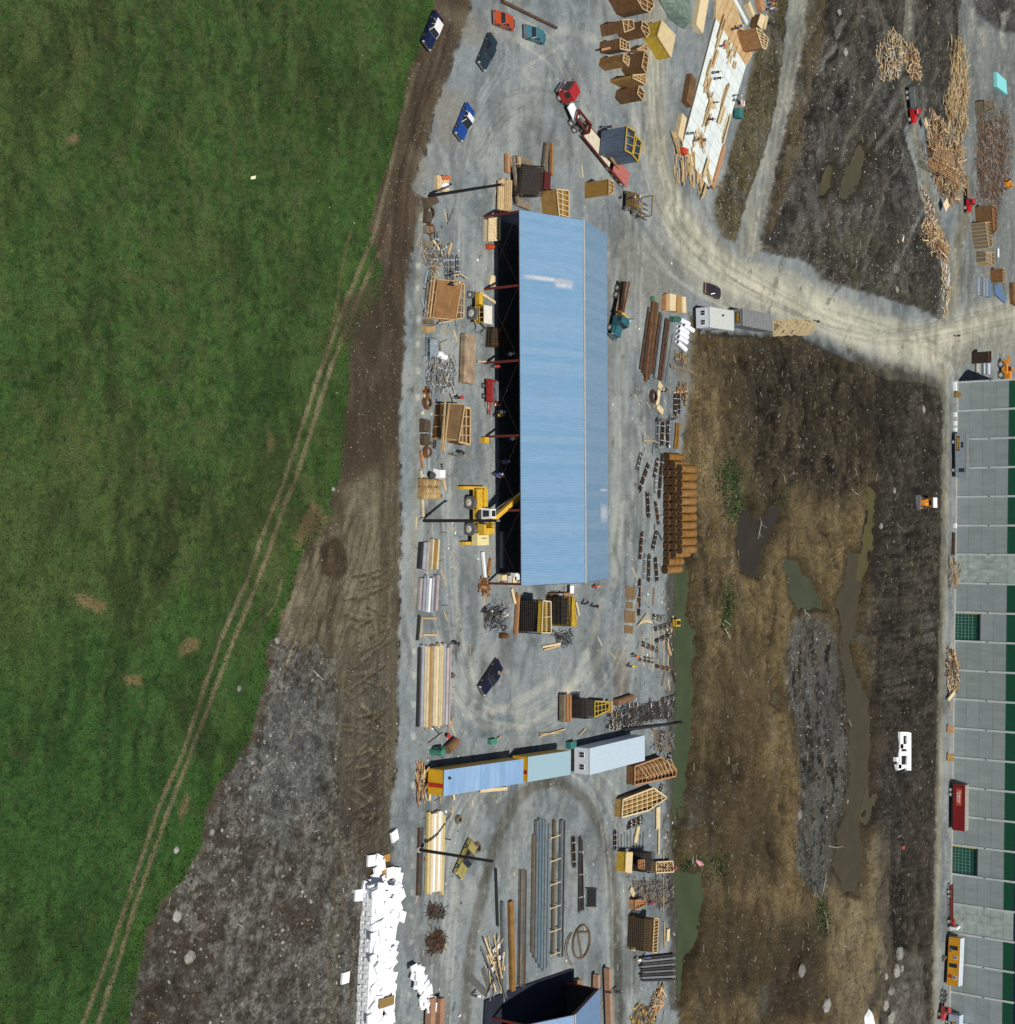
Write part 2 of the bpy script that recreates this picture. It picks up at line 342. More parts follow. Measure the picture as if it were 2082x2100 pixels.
for k in range(30):
    x0 = random.uniform(690, 805); y0 = random.uniform(1400, 2000); x0 = x0 - (y0 - 1400) * .06; L = random.uniform(60, 220); stroke([(x0, y0), (x0 - 4, y0 + L * .5), (x0 - L * .07, y0 + L)], random.uniform(2.5, 5), random.choice([(.05, .042, .03), (.16, .145, .11)]), k=random.uniform(.2, .5), rag=4, dz=-.04)
for k in range(11):
    x0 = 600 + k * 13; TRR = [(x0 + 60, 1010 + k * 8), (x0 + 35, 1110 + k * 9), (x0 - 10, 1230 + k * 12), (x0 - 25, 1290 + k * 12)]
    stroke(TRR, 4, (.09, .078, .05), k=.5, rag=4, dz=-.07)
for x0 in (775, 790, 803): stroke([(x0 + 12, 900), (x0 + 8, 1100), (x0, 1350), (x0 - 4, 1700)], 5, (.085, .07, .047), k=.5, dz=-.05)
for x0 in (712, 728): stroke([(x0 + 6, 1360), (x0, 1560), (x0 - 25, 1800), (x0 - 45, 2120)], 8, (.12, .103, .07), k=.6, col2=(.075, .062, .042), nz=n3)
# ---- yard gravel
GR1 = (.175, .20, .215); GR2 = (.235, .255, .26)
yard_edge_r = [(1419, 640), (1420, 725), (1417, 796), (1409, 859), (1400, 896), (1398, 932), (1402, 1000), (1400, 1080), (1386, 1148), (1384, 1200), (1385, 1305), (1387, 1400), (1386, 1530), (1382, 1613), (1380, 1697), (1382, 1742), (1388, 1846), (1392, 1909), (1392, 2100), (1392, 2600)]
yard = region([(973, -20), (954, 54), (929, 129), (888, 230), (875, 300), (846, 386), (869, 405), (852, 481), (842, 540), (833, 600), (831, 700), (823, 838), (821, 963), (820, 1221), (813, 1529), (803, 1670), (800, 2100), (800, 2600)] + yard_edge_r[::-1] + [(1440, 680), (1570, 692), (1626, 686), (1695, 720), (1751, 745), (1814, 779), (1898, 789), (1930, 800), (1925, 1200), (1915, 1700), (1905, 2300), (2500, 2300), (2500, 600), (2090, 560), (2000, 540), (1985, 420), (1990, 200), (2000, 40), (2010, -3000), (3200, -3000), (3000, -3200), (1100, -3200), (1000, -300)], GR1, GR2, nyard, soft=6, rag=13, zone=Z_GRAVEL)
gm = ZONE == Z_GRAVEL
# the piece north of the road that is not gravel: dark soil
dark = region([(1690, -60), (1675, 60), (1655, 200), (1620, 330), (1575, 470), (1554, 513), (1600, 524), (1651, 535), (1682, 569), (1773, 601), (1883, 632), (1935, 663), (1945, 600), (1935, 560), (1900, 470), (1880, 370), (1850, 260), (1900, 240), (1945, 330), (1975, 420), (1990, 200), (1960, 90), (2040, 60), (2060, -200), (1690, -400)], (.052, .047, .040), (.10, .094, .078), fbm(gx * 1.0, gy * .45, 2.6, 5, 300, .6) - .5, soft=3, rag=10, zone=Z_DIRT)
region([(1640, 500), (1700, 470), (1790, 490), (1860, 540), (1920, 640), (1780, 597), (1690, 570)], (.105, .10, .068), (.07, .064, .045), n2, soft=24, rag=22, k=.85)
region([(1700, 250), (1740, 240), (1730, 420), (1690, 500), (1600, 510), (1640, 400)], (.125, .115, .085), (.08, .074, .06), nlong, soft=20, rag=24, k=.7)
region([(1730, 0), (1770, 0), (1760, 200), (1740, 300), (1720, 200)], (.12, .118, .085), (.075, .07, .055), nlong, soft=10, rag=12, k=.8)
for pts, w in (([(1775, -20), (1790, 40), (1805, 95)], 6), ([(1790, -20), (1806, 60), (1815, 110)], 5), ([(1755, 120), (1740, 210), (1720, 330)], 6), ([(1765, 150), (1755, 260), (1700, 330)], 5)): stroke(pts, w, (.17, .17, .135), k=.6)
stroke([(1862, -20), (1858, 60), (1845, 150), (1870, 250), (1890, 340), (1915, 430), (1945, 520)], 17, (.16, .165, .15), k=.85, col2=(.12, .12, .10), nz=nlong, zone=Z_ROAD)
region([(1715, 150), (1735, 60), (1750, 180), (1735, 260), (1712, 330)], (.045, .042, .037), soft=10, rag=14, k=.8)
region([(1975, -200), (2400, -200), (2400, 600), (1940, 650), (1935, 560), (1962, 480), (1945, 330), (1940, 200), (1965, 90)], (.14, .155, .16), (.20, .21, .20), nlong * .6, soft=4, rag=8, zone=Z_GRAVEL)
region([(1985, -60), (2300, -60), (2300, 60), (2060, 70), (2000, 30)], (.06, .055, .05), (.13, .13, .12), n2, soft=8, rag=16, zone=Z_DIRT)
for q in ([(1990, 20), (2000, 15), (2002, 60), (1992, 90)], [(2048, 30), (2062, 25), (2060, 110), (2050, 80)], [(2010, 50), (2020, 60), (2020, 100), (2010, 90)]): region(q, (.36, .36, .33), (.2, .2, .17), n3, soft=4, rag=9, k=.9)
# brown shoulder, diagonal gravel lane and olive wedge
region([(1655, -300), (1712, -300), (1690, 60), (1660, 200), (1622, 330), (1583, 470), (1560, 512), (1553, 480), (1580, 380), (1610, 250), (1640, 110)], (.15, .118, .068), (.10, .078, .048), nlong, soft=4, rag=8, zone=Z_DIRT)
region([(1615, -300), (1660, -300), (1650, 60), (1618, 230), (1590, 350), (1562, 470), (1556, 530), (1510, 520), (1525, 430), (1560, 330), (1590, 220), (1612, 60)], (.16, .185, .20), (.24, .25, .235), nlong, soft=3, rag=6, zone=Z_ROAD)
region([(1608, -300), (1622, -300), (1612, 60), (1590, 220), (1560, 330), (1525, 430), (1505, 497), (1482, 487), (1464, 450), (1462, 420), (1490, 340), (1520, 230), (1545, 110), (1590, -20)], (.105, .09, .048), (.15, .13, .072), nlong, soft=3, rag=7, zone=Z_DIRT)
# pale hauling road
PALE = (.50, .49, .41); PALE2 = (.36, .37, .33)
def pale(pts, w, k, rag=8, c=PALE, c2=PALE2): return stroke(pts, w, c, k=k, soft=.9, rag=rag, col2=c2, nz=nroad + gr * .5, zone=None)
roadc = [(1345, -40), (1340, 120), (1345, 260), (1362, 360), (1400, 440), (1460, 520), (1560, 590), (1700, 660), (1830, 705), (1925, 715), (2000, 690), (2100, 670)]
region([(1315, -60), (1370, -60), (1365, 150), (1372, 330), (1400, 420), (1455, 470), (1515, 525), (1640, 555), (1700, 600), (1850, 655), (1940, 660), (2120, 590), (2120, 730), (2000, 735), (1935, 790), (1900, 775), (1760, 725), (1620, 665), (1480, 640), (1410, 590), (1360, 470), (1325, 330), (1318, 150)], (.22, .232, .222), (.26, .26, .235), n2, soft=16, rag=14, k=.7, zone=Z_ROAD)
pale([(1380, 420), (1430, 500), (1500, 565), (1640, 620), (1790, 685), (1900, 715)], 62, .75, rag=14)
pale([(1350, 250), (1362, 350), (1395, 440)], 22, .6); pale([(1335, 60), (1338, 200), (1350, 300)], 12, .35)
pale([(1900, 715), (1980, 665), (2050, 640), (2110, 640)], 55, .6, rag=12); pale([(1945, 600), (1940, 680)], 34, .5)
pale([(1400, 470), (1480, 560), (1600, 615)], 14, .5); pale([(1290, 120), (1310, 300), (1345, 420), (1400, 520)], 8, .35)
stroke([(1985, 420), (1965, 500), (1960, 580), (1940, 660)], 26, (.16, .155, .125), k=.6, zone=Z_ROAD)
stroke([(2010, 700), (2000, 690), (1990, 715), (1978, 740)], 14, (.17, .165, .14), k=.5)
for x0, w, k in ((1944, 9, .75), (1936, 6, .45)):
    pale([(x0 - 8, 760), (x0 - 2, 830), (x0 - 4, 1100), (x0 - 14, 1500), (x0 - 20, 1800), (x0 - 26, 2140)], w, k, rag=3, c=(.30, .275, .20), c2=(.2, .185, .14))
stroke([(1932, 800), (1930, 1200), (1918, 1600), (1908, 2100)], 12, (.11, .10, .075), k=.6)
# lower yard marks
arc = [(938, 2260), (955, 2080), (965, 1950), (990, 1820), (1020, 1720), (1055, 1645), (1098, 1608), (1150, 1602), (1200, 1640), (1235, 1700), (1255, 1780), (1264, 1900), (1270, 2100), (1272, 2260)]
stroke(arc, 21, (.15, .15, .135), k=.85, soft=.4, rag=4, col2=(.11, .108, .095), nz=n1)
stroke([(a + (18 if i < 7 else -14), b + 14) for i, (a, b) in enumerate(arc)], 8, (.25, .26, .25), k=.35)
paint(gm * ss(nyard, .06, .2) * .25, (.30, .31, .295))
for pts, w, k in (([(900, 1300), (925, 1420), (985, 1490), (1080, 1490), (1160, 1430), (1210, 1330), (1235, 1230)], 12, .4), ([(930, 1150), (940, 1280), (975, 1400)], 7, .35), ([(960, 1470), (1040, 1450), (1130, 1400)], 16, .4), ([(1255, 1310), (1210, 1380), (1140, 1430)], 14, .35), ([(1010, 60), (1080, 90), (1160, 60), (1250, 90), (1300, 250), (1330, 330)], 16, .3), ([(900, 500), (915, 800), (900, 1050)], 14, .25), ([(1275, 500), (1275, 700), (1270, 900), (1262, 1200)], 20, .3), ([(1150, 160), (1090, 170), (1075, 140), (1160, 90)], 6, .3)):
    pale(pts, w, k, rag=10)
region([(1270, 440), (1400, 520), (1410, 600), (1330, 640), (1280, 600), (1262, 500)], (.17, .168, .145), (.2, .2, .18), n2, soft=26, rag=20, k=.7)
region([(1090, 250), (1180, 260), (1180, 330), (1090, 330)], (.15, .155, .155), soft=30, rag=30, k=.5)
for q in ([(905, 20), (960, 20), (1000, 40), (985, 90), (945, 80)], [(895, 180), (955, 190), (930, 300), (890, 290)], [(840, 300), (880, 340), (870, 390), (850, 385)], [(1040, 0), (1080, 0), (1070, 12)]):
    region(q, (.20, .175, .125), soft=14, rag=20, k=.45)
stroke([(862, 430), (858, 700), (852, 1000), (848, 1250)], 15, (.22, .21, .165), k=.45, rag=10)
region([(1258, 1330), (1288, 1330), (1290, 1430), (1262, 1430)], (.19, .17, .14), soft=5, rag=5, k=.7)
stroke([(1250, 500), (1246, 900), (1240, 1200)], 6, (.22, .19, .15), k=.4)
random.seed(99)
LOOP = [(930, 420), (912, 560), (905, 760), (900, 950), (905, 1150), (925, 1330), (975, 1440), (1060, 1480), (1150, 1450), (1225, 1350), (1262, 1200), (1275, 1000), (1272, 800), (1268, 620), (1275, 480), (1310, 360), (1330, 220), (1320, 80), (1310, -40)]
ARCS = [LOOP] * 16 + [[(900, 2100), (905, 1900), (935, 1700), (1010, 1580), (1120, 1540), (1230, 1600), (1270, 1750), (1280, 2100)]] * 5 + [[(960, 300), (1020, 220), (1110, 200), (1200, 260), (1260, 400), (1275, 560)]] * 5 + [[(1060, 60), (1130, 120), (1180, 230), (1230, 320), (1300, 440), (1400, 560), (1560, 640)]] * 5 + [[(1330, -20), (1330, 200), (1350, 360), (1420, 500), (1560, 600), (1800, 690), (2090, 640)]] * 14 + [[(1945, 2100), (1955, 1500), (1958, 900), (1945, 760), (1900, 715), (1700, 650)]] * 4 + [[(985, 20), (1010, 120), (960, 220), (930, 330)]] * 3 + [[(1640, -20), (1600, 200), (1560, 380), (1530, 540)]] * 7
for P_ in ARCS:
    ox, oy = random.gauss(0, 20 if P_ is LOOP else 14), random.gauss(0, 22 if P_ is LOOP else 14); a0 = random.randrange(0, max(1, len(P_) - 3)) if P_ is LOOP else 0; a1 = min(len(P_), a0 + random.randrange(4, 10)) if P_ is LOOP else len(P_)
    q = [(a + ox + random.gauss(0, 5), b + oy + random.gauss(0, 5)) for a, b in P_[a0:a1]]
    if len(q) < 3: continue
    Q_ = []                                              # smooth the line
    for i_ in range(len(q) - 1):
        p0, p1, p2, p3 = q[max(0, i_ - 1)], q[i_], q[i_ + 1], q[min(len(q) - 1, i_ + 2)]
        for u in (0, .25, .5, .75): Q_.append(tuple(.5 * (2 * p1[c] + (p2[c] - p0[c]) * u + (2 * p0[c] - 5 * p1[c] + 4 * p2[c] - p3[c]) * u * u + (3 * p1[c] - p0[c] - 3 * p2[c] + p3[c]) * u ** 3) for c in (0, 1)))
    Q_.append(q[-1]); cl = random.choice([(.40, .41, .38), (.36, .37, .35), (.33, .33, .29), (.13, .135, .13), (.15, .15, .14)]); kk = random.uniform(.12, .38)
    stroke(Q_, random.uniform(2.5, 5), cl, k=kk, rag=3); stroke([(a + random.uniform(9, 11), b + 5) for a, b in Q_], random.uniform(2.5, 5), cl, k=kk, rag=3)
for P_ in [(857, 545), (857, 590), (858, 655), (857, 705), (857, 760), (857, 815), (848, 1335), (848, 1385), (848, 1445), (847, 1510), (846, 1610), (846, 1720), (846, 1775), (845, 1830), (845, 1880), (842, 1932), (843, 1985), (841, 2040), (840, 2090)]:
    region([(P_[0] - 4, P_[1] - 6), (P_[0] + 4, P_[1] - 5), (P_[0] + 4, P_[1] + 6), (P_[0] - 3, P_[1] + 6)], (.42, .43, .40), soft=3, rag=4, k=.7)
paint((ZONE == Z_GRAVEL) * ss(gr + n3 * .5, .06, .3) * .4, (.34, .35, .335)); paint((ZONE == Z_GRAVEL) * ss(-gr - n3 * .5, .08, .3) * .35, (.10, .105, .10))
paint((ZONE == Z_ROAD) * ss(gr + n3 * .5, .08, .3) * .35, (.48, .48, .42)); paint((ZONE == Z_ROAD) * ss(-gr - n3 * .5, .1, .3) * .3, (.16, .165, .15))
for k in range(60):                                     # oil drips and stains
    x0 = random.uniform(890, 1300); y0 = random.uniform(40, 2050); 
    region([(x0 - 2, y0 - 4), (x0 + 3, y0 - 2), (x0 + 2, y0 + 4), (x0 - 2, y0 + 3)], (.07, .07, .065), soft=2, rag=2, k=.55)
# mud pit
MUD = region([(1412, 640), (1420, 690), (1417, 796), (1409, 859), (1398, 932), (1402, 1060), (1386, 1148), (1384, 1305), (1387, 1400), (1386, 1530), (1381, 1650), (1388, 1846), (1392, 2100), (1392, 2600), (1905, 2600), (1905, 2100), (1912, 1800), (1920, 1500), (1928, 1100), (1930, 830), (1905, 792), (1814, 782), (1751, 748), (1695, 724), (1626, 690), (1500, 694), (1431, 690)], (.105, .082, .045), (.155, .125, .072), fbm(gx, gy * .7, 2.4, 5, 400, .6) - .5, soft=2, rag=5, zone=Z_MUD)
mudm = ZONE == Z_MUD
region([(1520, 700), (1640, 690), (1760, 750), (1800, 800), (1780, 960), (1740, 1040), (1640, 1000), (1560, 1040), (1525, 900), (1500, 780)], (.026, .024, .020), (.075, .068, .052), churn - .5 + n2 * .6, soft=30, rag=44, k=.92)
region([(1745, 720), (1930, 780), (1928, 1100), (1920, 1500), (1905, 2050), (1830, 2020), (1815, 1780), (1840, 1600), (1800, 1480), (1770, 1320), (1745, 1250), (1770, 1180), (1800, 1050), (1785, 900)], (.048, .042, .032), (.105, .095, .07), fbm(gx * .9, gy * 1.5, 2.2, 5, 430, .6) - .5, soft=12, rag=16, k=.92)
tr2 = (fbm(gx * .12 + 50, gy * 1.1, 1.1, 3, 440) - .5)
region([(1770, 1090), (1920, 1060), (1920, 1500), (1830, 1440), (1760, 1280)], (.05, .045, .034), (.13, .12, .088), tr2 * 1.6, soft=20, rag=20, k=.7)
isl = region([(1645, 1250), (1690, 1270), (1715, 1330), (1730, 1420), (1745, 1520), (1742, 1620), (1722, 1700), (1700, 1770), (1690, 1840), (1660, 1830), (1630, 1770), (1640, 1700), (1640, 1600), (1635, 1500), (1612, 1420), (1610, 1340), (1625, 1280)], (.035, .035, .034), (.17, .172, .165), (churn3 - .5) * 1.5 + n3 * .9, soft=13, rag=26, zone=Z_RUB)
region([(1800, 1560), (1850, 1500), (1862, 1560), (1850, 1700), (1815, 1740), (1800, 1650)], (.045, .045, .045), (.09, .09, .09), n3, soft=8, rag=10, k=.9)
region([(1820, 1790), (1850, 1790), (1860, 1950), (1830, 1960), (1818, 1900)], (.028, .026, .024), (.06, .055, .05), n3, soft=5, rag=7)
region([(1725, 1800), (1800, 1700), (1815, 1800), (1825, 1980), (1790, 2140), (1700, 2140), (1690, 1960)], (.155, .13, .085), (.20, .175, .12), nlong, soft=10, rag=14, k=.9)
region([(1415, 690), (1500, 720), (1530, 900), (1540, 1000), (1500, 1030), (1440, 900), (1430, 800)], (.12, .098, .062), (.17, .145, .10), nlong, soft=24, rag=26, k=.5)
region([(1395, 1630), (1440, 1600), (1460, 1660), (1430, 1700), (1390, 1700)], (.15, .17, .18), (.09, .085, .07), n1, soft=5, rag=18, k=.9)
region([(1550, 2020), (1600, 2010), (1590, 2070), (1545, 2100)], (.16, .17, .165), (.1, .09, .07), n1, soft=8, rag=16, k=.8)
region([(1630, 1680), (1660, 1660), (1655, 1800), (1630, 1790)], (.16, .17, .17), (.09, .085, .07), n1, soft=5, rag=12, k=.9)
region([(1850, 1950), (1890, 1960), (1895, 2110), (1800, 2140), (1810, 2050)], (.30, .30, .28), (.13, .12, .09), n1, soft=6, rag=14, k=.9)
region([(1880, 1265), (1918, 1260), (1915, 1330), (1890, 1320)], (.2, .21, .2), (.09, .085, .07), n1, soft=4, rag=14, k=.8)
region([(1748, 1290), (1775, 1290), (1770, 1320), (1745, 1320)], (.2, .21, .2), (.09, .085, .07), n1, soft=4, rag=10, k=.8)
for q in ([(1480, 940), (1500, 920), (1520, 1000), (1515, 1080), (1490, 1060)], [(1475, 1200), (1500, 1190), (1500, 1290), (1480, 1280)], [(1400, 1760), (1450, 1750), (1500, 1740), (1495, 1770), (1430, 1785), (1400, 1780)], [(1675, 1850), (1690, 1870), (1685, 1930), (1672, 1920)]):
    region(q, (.045, .08, .025), (.08, .075, .045), n1, soft=12, rag=22, k=.75)
for k in range(26):
    y0 = 1045 + k * 18; stroke([(1800 + random.uniform(-20, 10), y0 + random.uniform(-4, 12)), (1860, y0 - 4), (1915, y0 - random.uniform(6, 26))], 3.5, (.028, .024, .019), k=.5, dz=-.08)
paint(mudm * ss(n3 + n1, .12, .3) * .5, (.21, .175, .11)); paint(mudm * ss(-n3 - n1 * .8, .12, .3) * .5, (.035, .029, .02))
paint((ZONE == Z_DIRT) * ss(n3 + n1, .14, .3) * .5, (.19, .18, .15)); paint((ZONE == Z_RUB) * ss(n3 + n1, .15, .3) * .45, (.22, .22, .21))
paint((ZONE == Z_DIRT) * ss(-n3 - n1, .12, .28) * .5, (.025, .022, .02)); paint((ZONE == Z_RUB) * ss(-n3 - n1, .14, .28) * .5, (.03, .027, .022))
random.seed(55)
for k in range(170):
    x0 = random.uniform(1400, 1735); y0 = random.uniform(700, 2080); L = random.uniform(40, 200); c_ = random.uniform(-18, 18)
    q = [(x0 + c_ * math.sin(u * 2.5) + u * random.uniform(-14, 14), y0 + L * u) for u in (0, .3, .6, 1)]; stroke(q, random.uniform(3, 9), random.choice([(.03, .025, .018), (.04, .034, .025), (.17, .14, .095), (.13, .12, .095)]), k=random.uniform(.2, .6), rag=9, dz=random.uniform(-.12, .1))
for k in range(70):
    x0 = random.uniform(1600, 1930); y0 = random.uniform(-10, 560); L = random.uniform(40, 160); sl = random.uniform(-.75, -.2)
    if x0 + sl * L < 1560 + (560 - y0) * .12: continue
    q = [(x0 + sl * L * u, y0 + L * u) for u in (0, .5, 1)]; stroke(q, random.uniform(3, 8), random.choice([(.018, .017, .015), (.025, .023, .021), (.19, .18, .145), (.24, .24, .22)]), k=random.uniform(.3, .8) * .9, rag=9, dz=random.uniform(-.3, .25))
for k in range(60):
    x0 = random.uniform(1770, 1900); y0 = random.uniform(800, 2080); L = random.uniform(20, 90); q = [(x0, y0), (x0 + L * .5, y0 - L * .1 + random.uniform(-5, 5)), (min(1918, x0 + L), y0 - L * random.uniform(.0, .35))]; stroke(q, random.uniform(2.5, 6), random.choice([(.02, .018, .015), (.03, .027, .022), (.15, .135, .10), (.12, .12, .115)]), k=random.uniform(.2, .55), rag=6, dz=random.uniform(-.12, .06))
for q, c_ in (([(1420, 700), (1400, 760), (1412, 900), (1425, 760)], (.15, .125, .08)), ([(1600, 1010), (1640, 1000), (1690, 1100), (1640, 1130)], (.12, .10, .062)), ([(1440, 1390), (1520, 1300), (1580, 1420), (1540, 1560), (1450, 1540)], (.085, .068, .042)), ([(1420, 1560), (1560, 1600), (1600, 1800), (1480, 1830), (1400, 1700)], (.065, .052, .034)), ([(1480, 1840), (1560, 1850), (1560, 2000), (1440, 2080), (1420, 1960)], (.06, .048, .032)), ([(1590, 1900), (1680, 1880), (1690, 2090), (1560, 2090)], (.045, .038, .028))): region(q, c_, soft=30, rag=46, k=.75)
# heights
rough_m = np.zeros(len(px))
for z_, a_ in ((Z_MUD, .55), (Z_DIRT, .42), (Z_RUB, .30), (Z_STRIP, .13), (Z_GRASS, .16)): rough_m[ZONE == z_] = a_
near = ss(np.abs(gx - 245), 175, 160)
Z += rough_m * 1.35 * (n1 * 1.3 + n3 * .55 + (fbm(gx, gy, .45, 2, 500) - .5) * .5)
Z[ZONE == Z_RUB] += .10 * (fbm(gx * .9 + gy * .5, gy * .25, 1.0, 3, 910)[ZONE == Z_RUB] - .5)
Z += (ZONE == Z_MUD) * (-.02 + n2 * .4 + .08)
Z[(ZONE == Z_DIRT)] += (fbm(gx, gy * .5, 3, 4, 520)[ZONE == Z_DIRT] - .45) * .9
Z[(ZONE == Z_GRAVEL) | (ZONE == Z_ROAD)] += (n3[(ZONE == Z_GRAVEL) | (ZONE == Z_ROAD)]) * .03 - .02
# mounds
def mound(x, y, r, h):
    global Z
    c = P(x, y); d = np.hypot(gx - c.x, gy - c.y) + n1 * r * .6; Z += h * (1 - ss(d, 0, r))
mound(684, 1148, 3.4, .8)
for q in ((1850, 1860, 4, .8), (1665, 1430, 6, .5), (1665, 1600, 6, .6), (1640, 300, 7, .9), (1660, 400, 6, .8), (1830, 330, 6, .7), (1700, 90, 5, .7), (1860, 40, 7, .8), (1830, 470, 8, .5), (1870, 900, 9, .6), (1590, 820, 9, .5), (1870, 2040, 8, .9)): mound(*q)
for z_, a_ in ((Z_MUD, 1.05), (Z_DIRT, 1.4), (Z_RUB, .34), (Z_STRIP, .06)): Z[ZONE == z_] += a_ * (churn[ZONE == z_] * .4 + churn2[ZONE == z_] * .4 + churn3[ZONE == z_] * .45 - .62)
# ponds
WATER = {
 'moat': ([(1386, 1140), (1408, 1135), (1412, 1180), (1411, 1260), (1430, 1300), (1429, 1340), (1420, 1380), (1425, 1440), (1420, 1480), (1412, 1520), (1414, 1590), (1403, 1640), (1391, 1700), (1388, 1790), (1442, 1792), (1444, 1860), (1430, 1930), (1404, 1960), (1396, 2050), (1387, 2060), (1382, 1900), (1376, 1742), (1376, 1613), (1380, 1400), (1378, 1250)], -.34),
 'dark_pond': ([(1530, 1030), (1548, 1060), (1560, 1075), (1590, 1030), (1600, 1060), (1590, 1090), (1570, 1110), (1560, 1150), (1555, 1180), (1520, 1170), (1512, 1110)], -.32),
 'green_pond': ([(1612, 1150), (1630, 1150), (1650, 1180), (1675, 1210), (1690, 1250), (1640, 1252), (1622, 1220)], -.32),
 'long_pond': ([(1742, 1130), (1770, 1140), (1768, 1200), (1755, 1270), (1745, 1330), (1752, 1370), (1780, 1430), (1790, 1470), (1786, 1560), (1780, 1620), (1768, 1690), (1766, 1790), (1755, 1830), (1738, 1830), (1712, 1780), (1722, 1710), (1735, 1660), (1745, 1600), (1748, 1520), (1740, 1440), (1735, 1370), (1728, 1330), (1730, 1260), (1715, 1230), (1735, 1200)], -.34),
 'edge_pond': ([(1782, 1000), (1794, 1010), (1792, 1110), (1778, 1180), (1768, 1185), (1775, 1110), (1780, 1060)], -.34),
 'upper_puddle': ([(1762, 300), (1780, 310), (1760, 370), (1735, 410), (1720, 405), (1740, 340)], -.20),
 'shaded_puddle': ([(1700, 340), (1712, 345), (1700, 385), (1682, 395), (1690, 360)], -.20),
 'small_puddle': ([(1590, 1415), (1597, 1425), (1592, 1450), (1583, 1440)], -.30),
 'mud_puddle': ([(1500, 1570), (1520, 1562), (1515, 1585), (1505, 1592)], -.30),
 'brown_puddle': ([(1782, 1640), (1800, 1630), (1796, 1660), (1778, 1690), (1772, 1680)], -.30),
}
for k, (pts, lv) in WATER.items():
    s = sdpoly(pts) + n1 * 17 + n3 * 12 + (churn - .5) * 9
    lv += {'edge_pond': .03, 'green_pond': .02, 'brown_puddle': .01}.get(k, 0); WATER[k] = (pts, lv); w = ss(s, -7, 5)
    Z = Z * (1 - w) + (lv - .25) * w
    paint(ss(s, -16, -2) * .7, (.045, .037, .022))
C = np.clip(C, 0, 1) ** 1.18
gain = np.ones(len(px))
for z_, g_, lo_, hi_ in ((Z_MUD, .76, .0, 2.0), (Z_DIRT, .62, .15, 1.85), (Z_RUB, 1.22, .6, 1.4), (Z_STRIP, 1.05, .8, 1.2), (Z_GRASS, 1.42, .99, 1.01), (Z_GRAVEL, 1.33, 1, 1), (Z_ROAD, 1.38, 1, 1)):
    q = ZONE == z_; gain[q] = g_ * (lo_ + (hi_ - lo_) * (churn[q] * .35 + churn2[q] * .25 + churn3[q] * .40))
gain *= 1 - .56 * ss(sdpoly([(1645, 1250), (1690, 1270), (1715, 1330), (1730, 1420), (1745, 1520), (1742, 1620), (1722, 1700), (1700, 1770), (1690, 1840), (1660, 1830), (1630, 1770), (1640, 1600), (1612, 1420), (1610, 1340)]) + n1 * 26, -14, 10)
for q_, k_ in (([(1440, 720), (1540, 690), (1700, 725), (1800, 790), (1770, 960), (1680, 1010), (1600, 960), (1560, 1040), (1520, 980), (1500, 820)], .52), ([(1400, 1980), (1480, 1880), (1600, 1900), (1690, 1950), (1680, 2120), (1400, 2120)], .2)): gain *= 1 - k_ * ss(sdpoly(q_) + (churn3 - .5) * 70 + n2 * 40, -24, 22)
farstrip = ss(px - 1755 - (churn2 - .5) * 30 + np.clip(py - 1600, 0, 400) * -.05, 0, 30) * (ZONE == Z_MUD); gain *= 1 - .42 * farstrip
gain = gain.reshape(NX, NT); g2 = gain.copy(); g2[1:-1, 1:-1] = (gain[1:-1, 1:-1] * 2 + gain[:-2, 1:-1] + gain[2:, 1:-1] + gain[1:-1, :-2] + gain[1:-1, 2:]) / 6; C *= g2.ravel()[:, None]
tint = np.ones((len(px), 3)); tint[ZONE == Z_RUB] = (.99, 1.0, .95); tint[ZONE == Z_ROAD] = (1.03, 1.0, .90); tint[ZONE == Z_GRAVEL] = (.985, .99, .965); tint[ZONE == Z_MUD] = (1.0, .965, .88); tint[ZONE == Z_GRASS] = (1.03, 1.0, .97); tint[ZONE == Z_DIRT] = (.96, .98, 1.0); C *= tint
C = C * (1 - farstrip[:, None] * .5) + C.mean(1)[:, None] * np.array([[1.06, 1.0, .9]]) * farstrip[:, None] * .5
ZONE2 = ZONE.reshape(NX, NT); Zg = Z.reshape(NX, NT).copy(); Zg[1:-1, 1:-1] = (Zg[1:-1, 1:-1] * 4 + Zg[:-2, 1:-1] + Zg[2:, 1:-1] + Zg[1:-1, :-2] + Zg[1:-1, 2:]) / 8; Z = Zg.ravel()
yz = ((ZONE == Z_GRAVEL) | (ZONE == Z_ROAD)).reshape(NX, NT).astype(float)
for _ in range(5): yz[1:-1, 1:-1] = (yz[1:-1, 1:-1] + yz[:-2, 1:-1] + yz[2:, 1:-1] + yz[1:-1, :-2] + yz[1:-1, 2:]) / 5
yz = yz.ravel(); Z = Z * (1 - np.minimum(1, yz * 1.6) * .8)
names = {Z_DIRT: ('ground', 'dark_soil'), Z_GRASS: ('grass_field', 'grass'), Z_GRAVEL: ('gravel_yard', 'gravel'), Z_ROAD: ('gravel_road', 'road_gravel'), Z_MUD: ('mud_pit', 'mud'), Z_RUB: ('rubble_ground', 'rubble'), Z_STRIP: ('dirt_strip', 'dirt')}
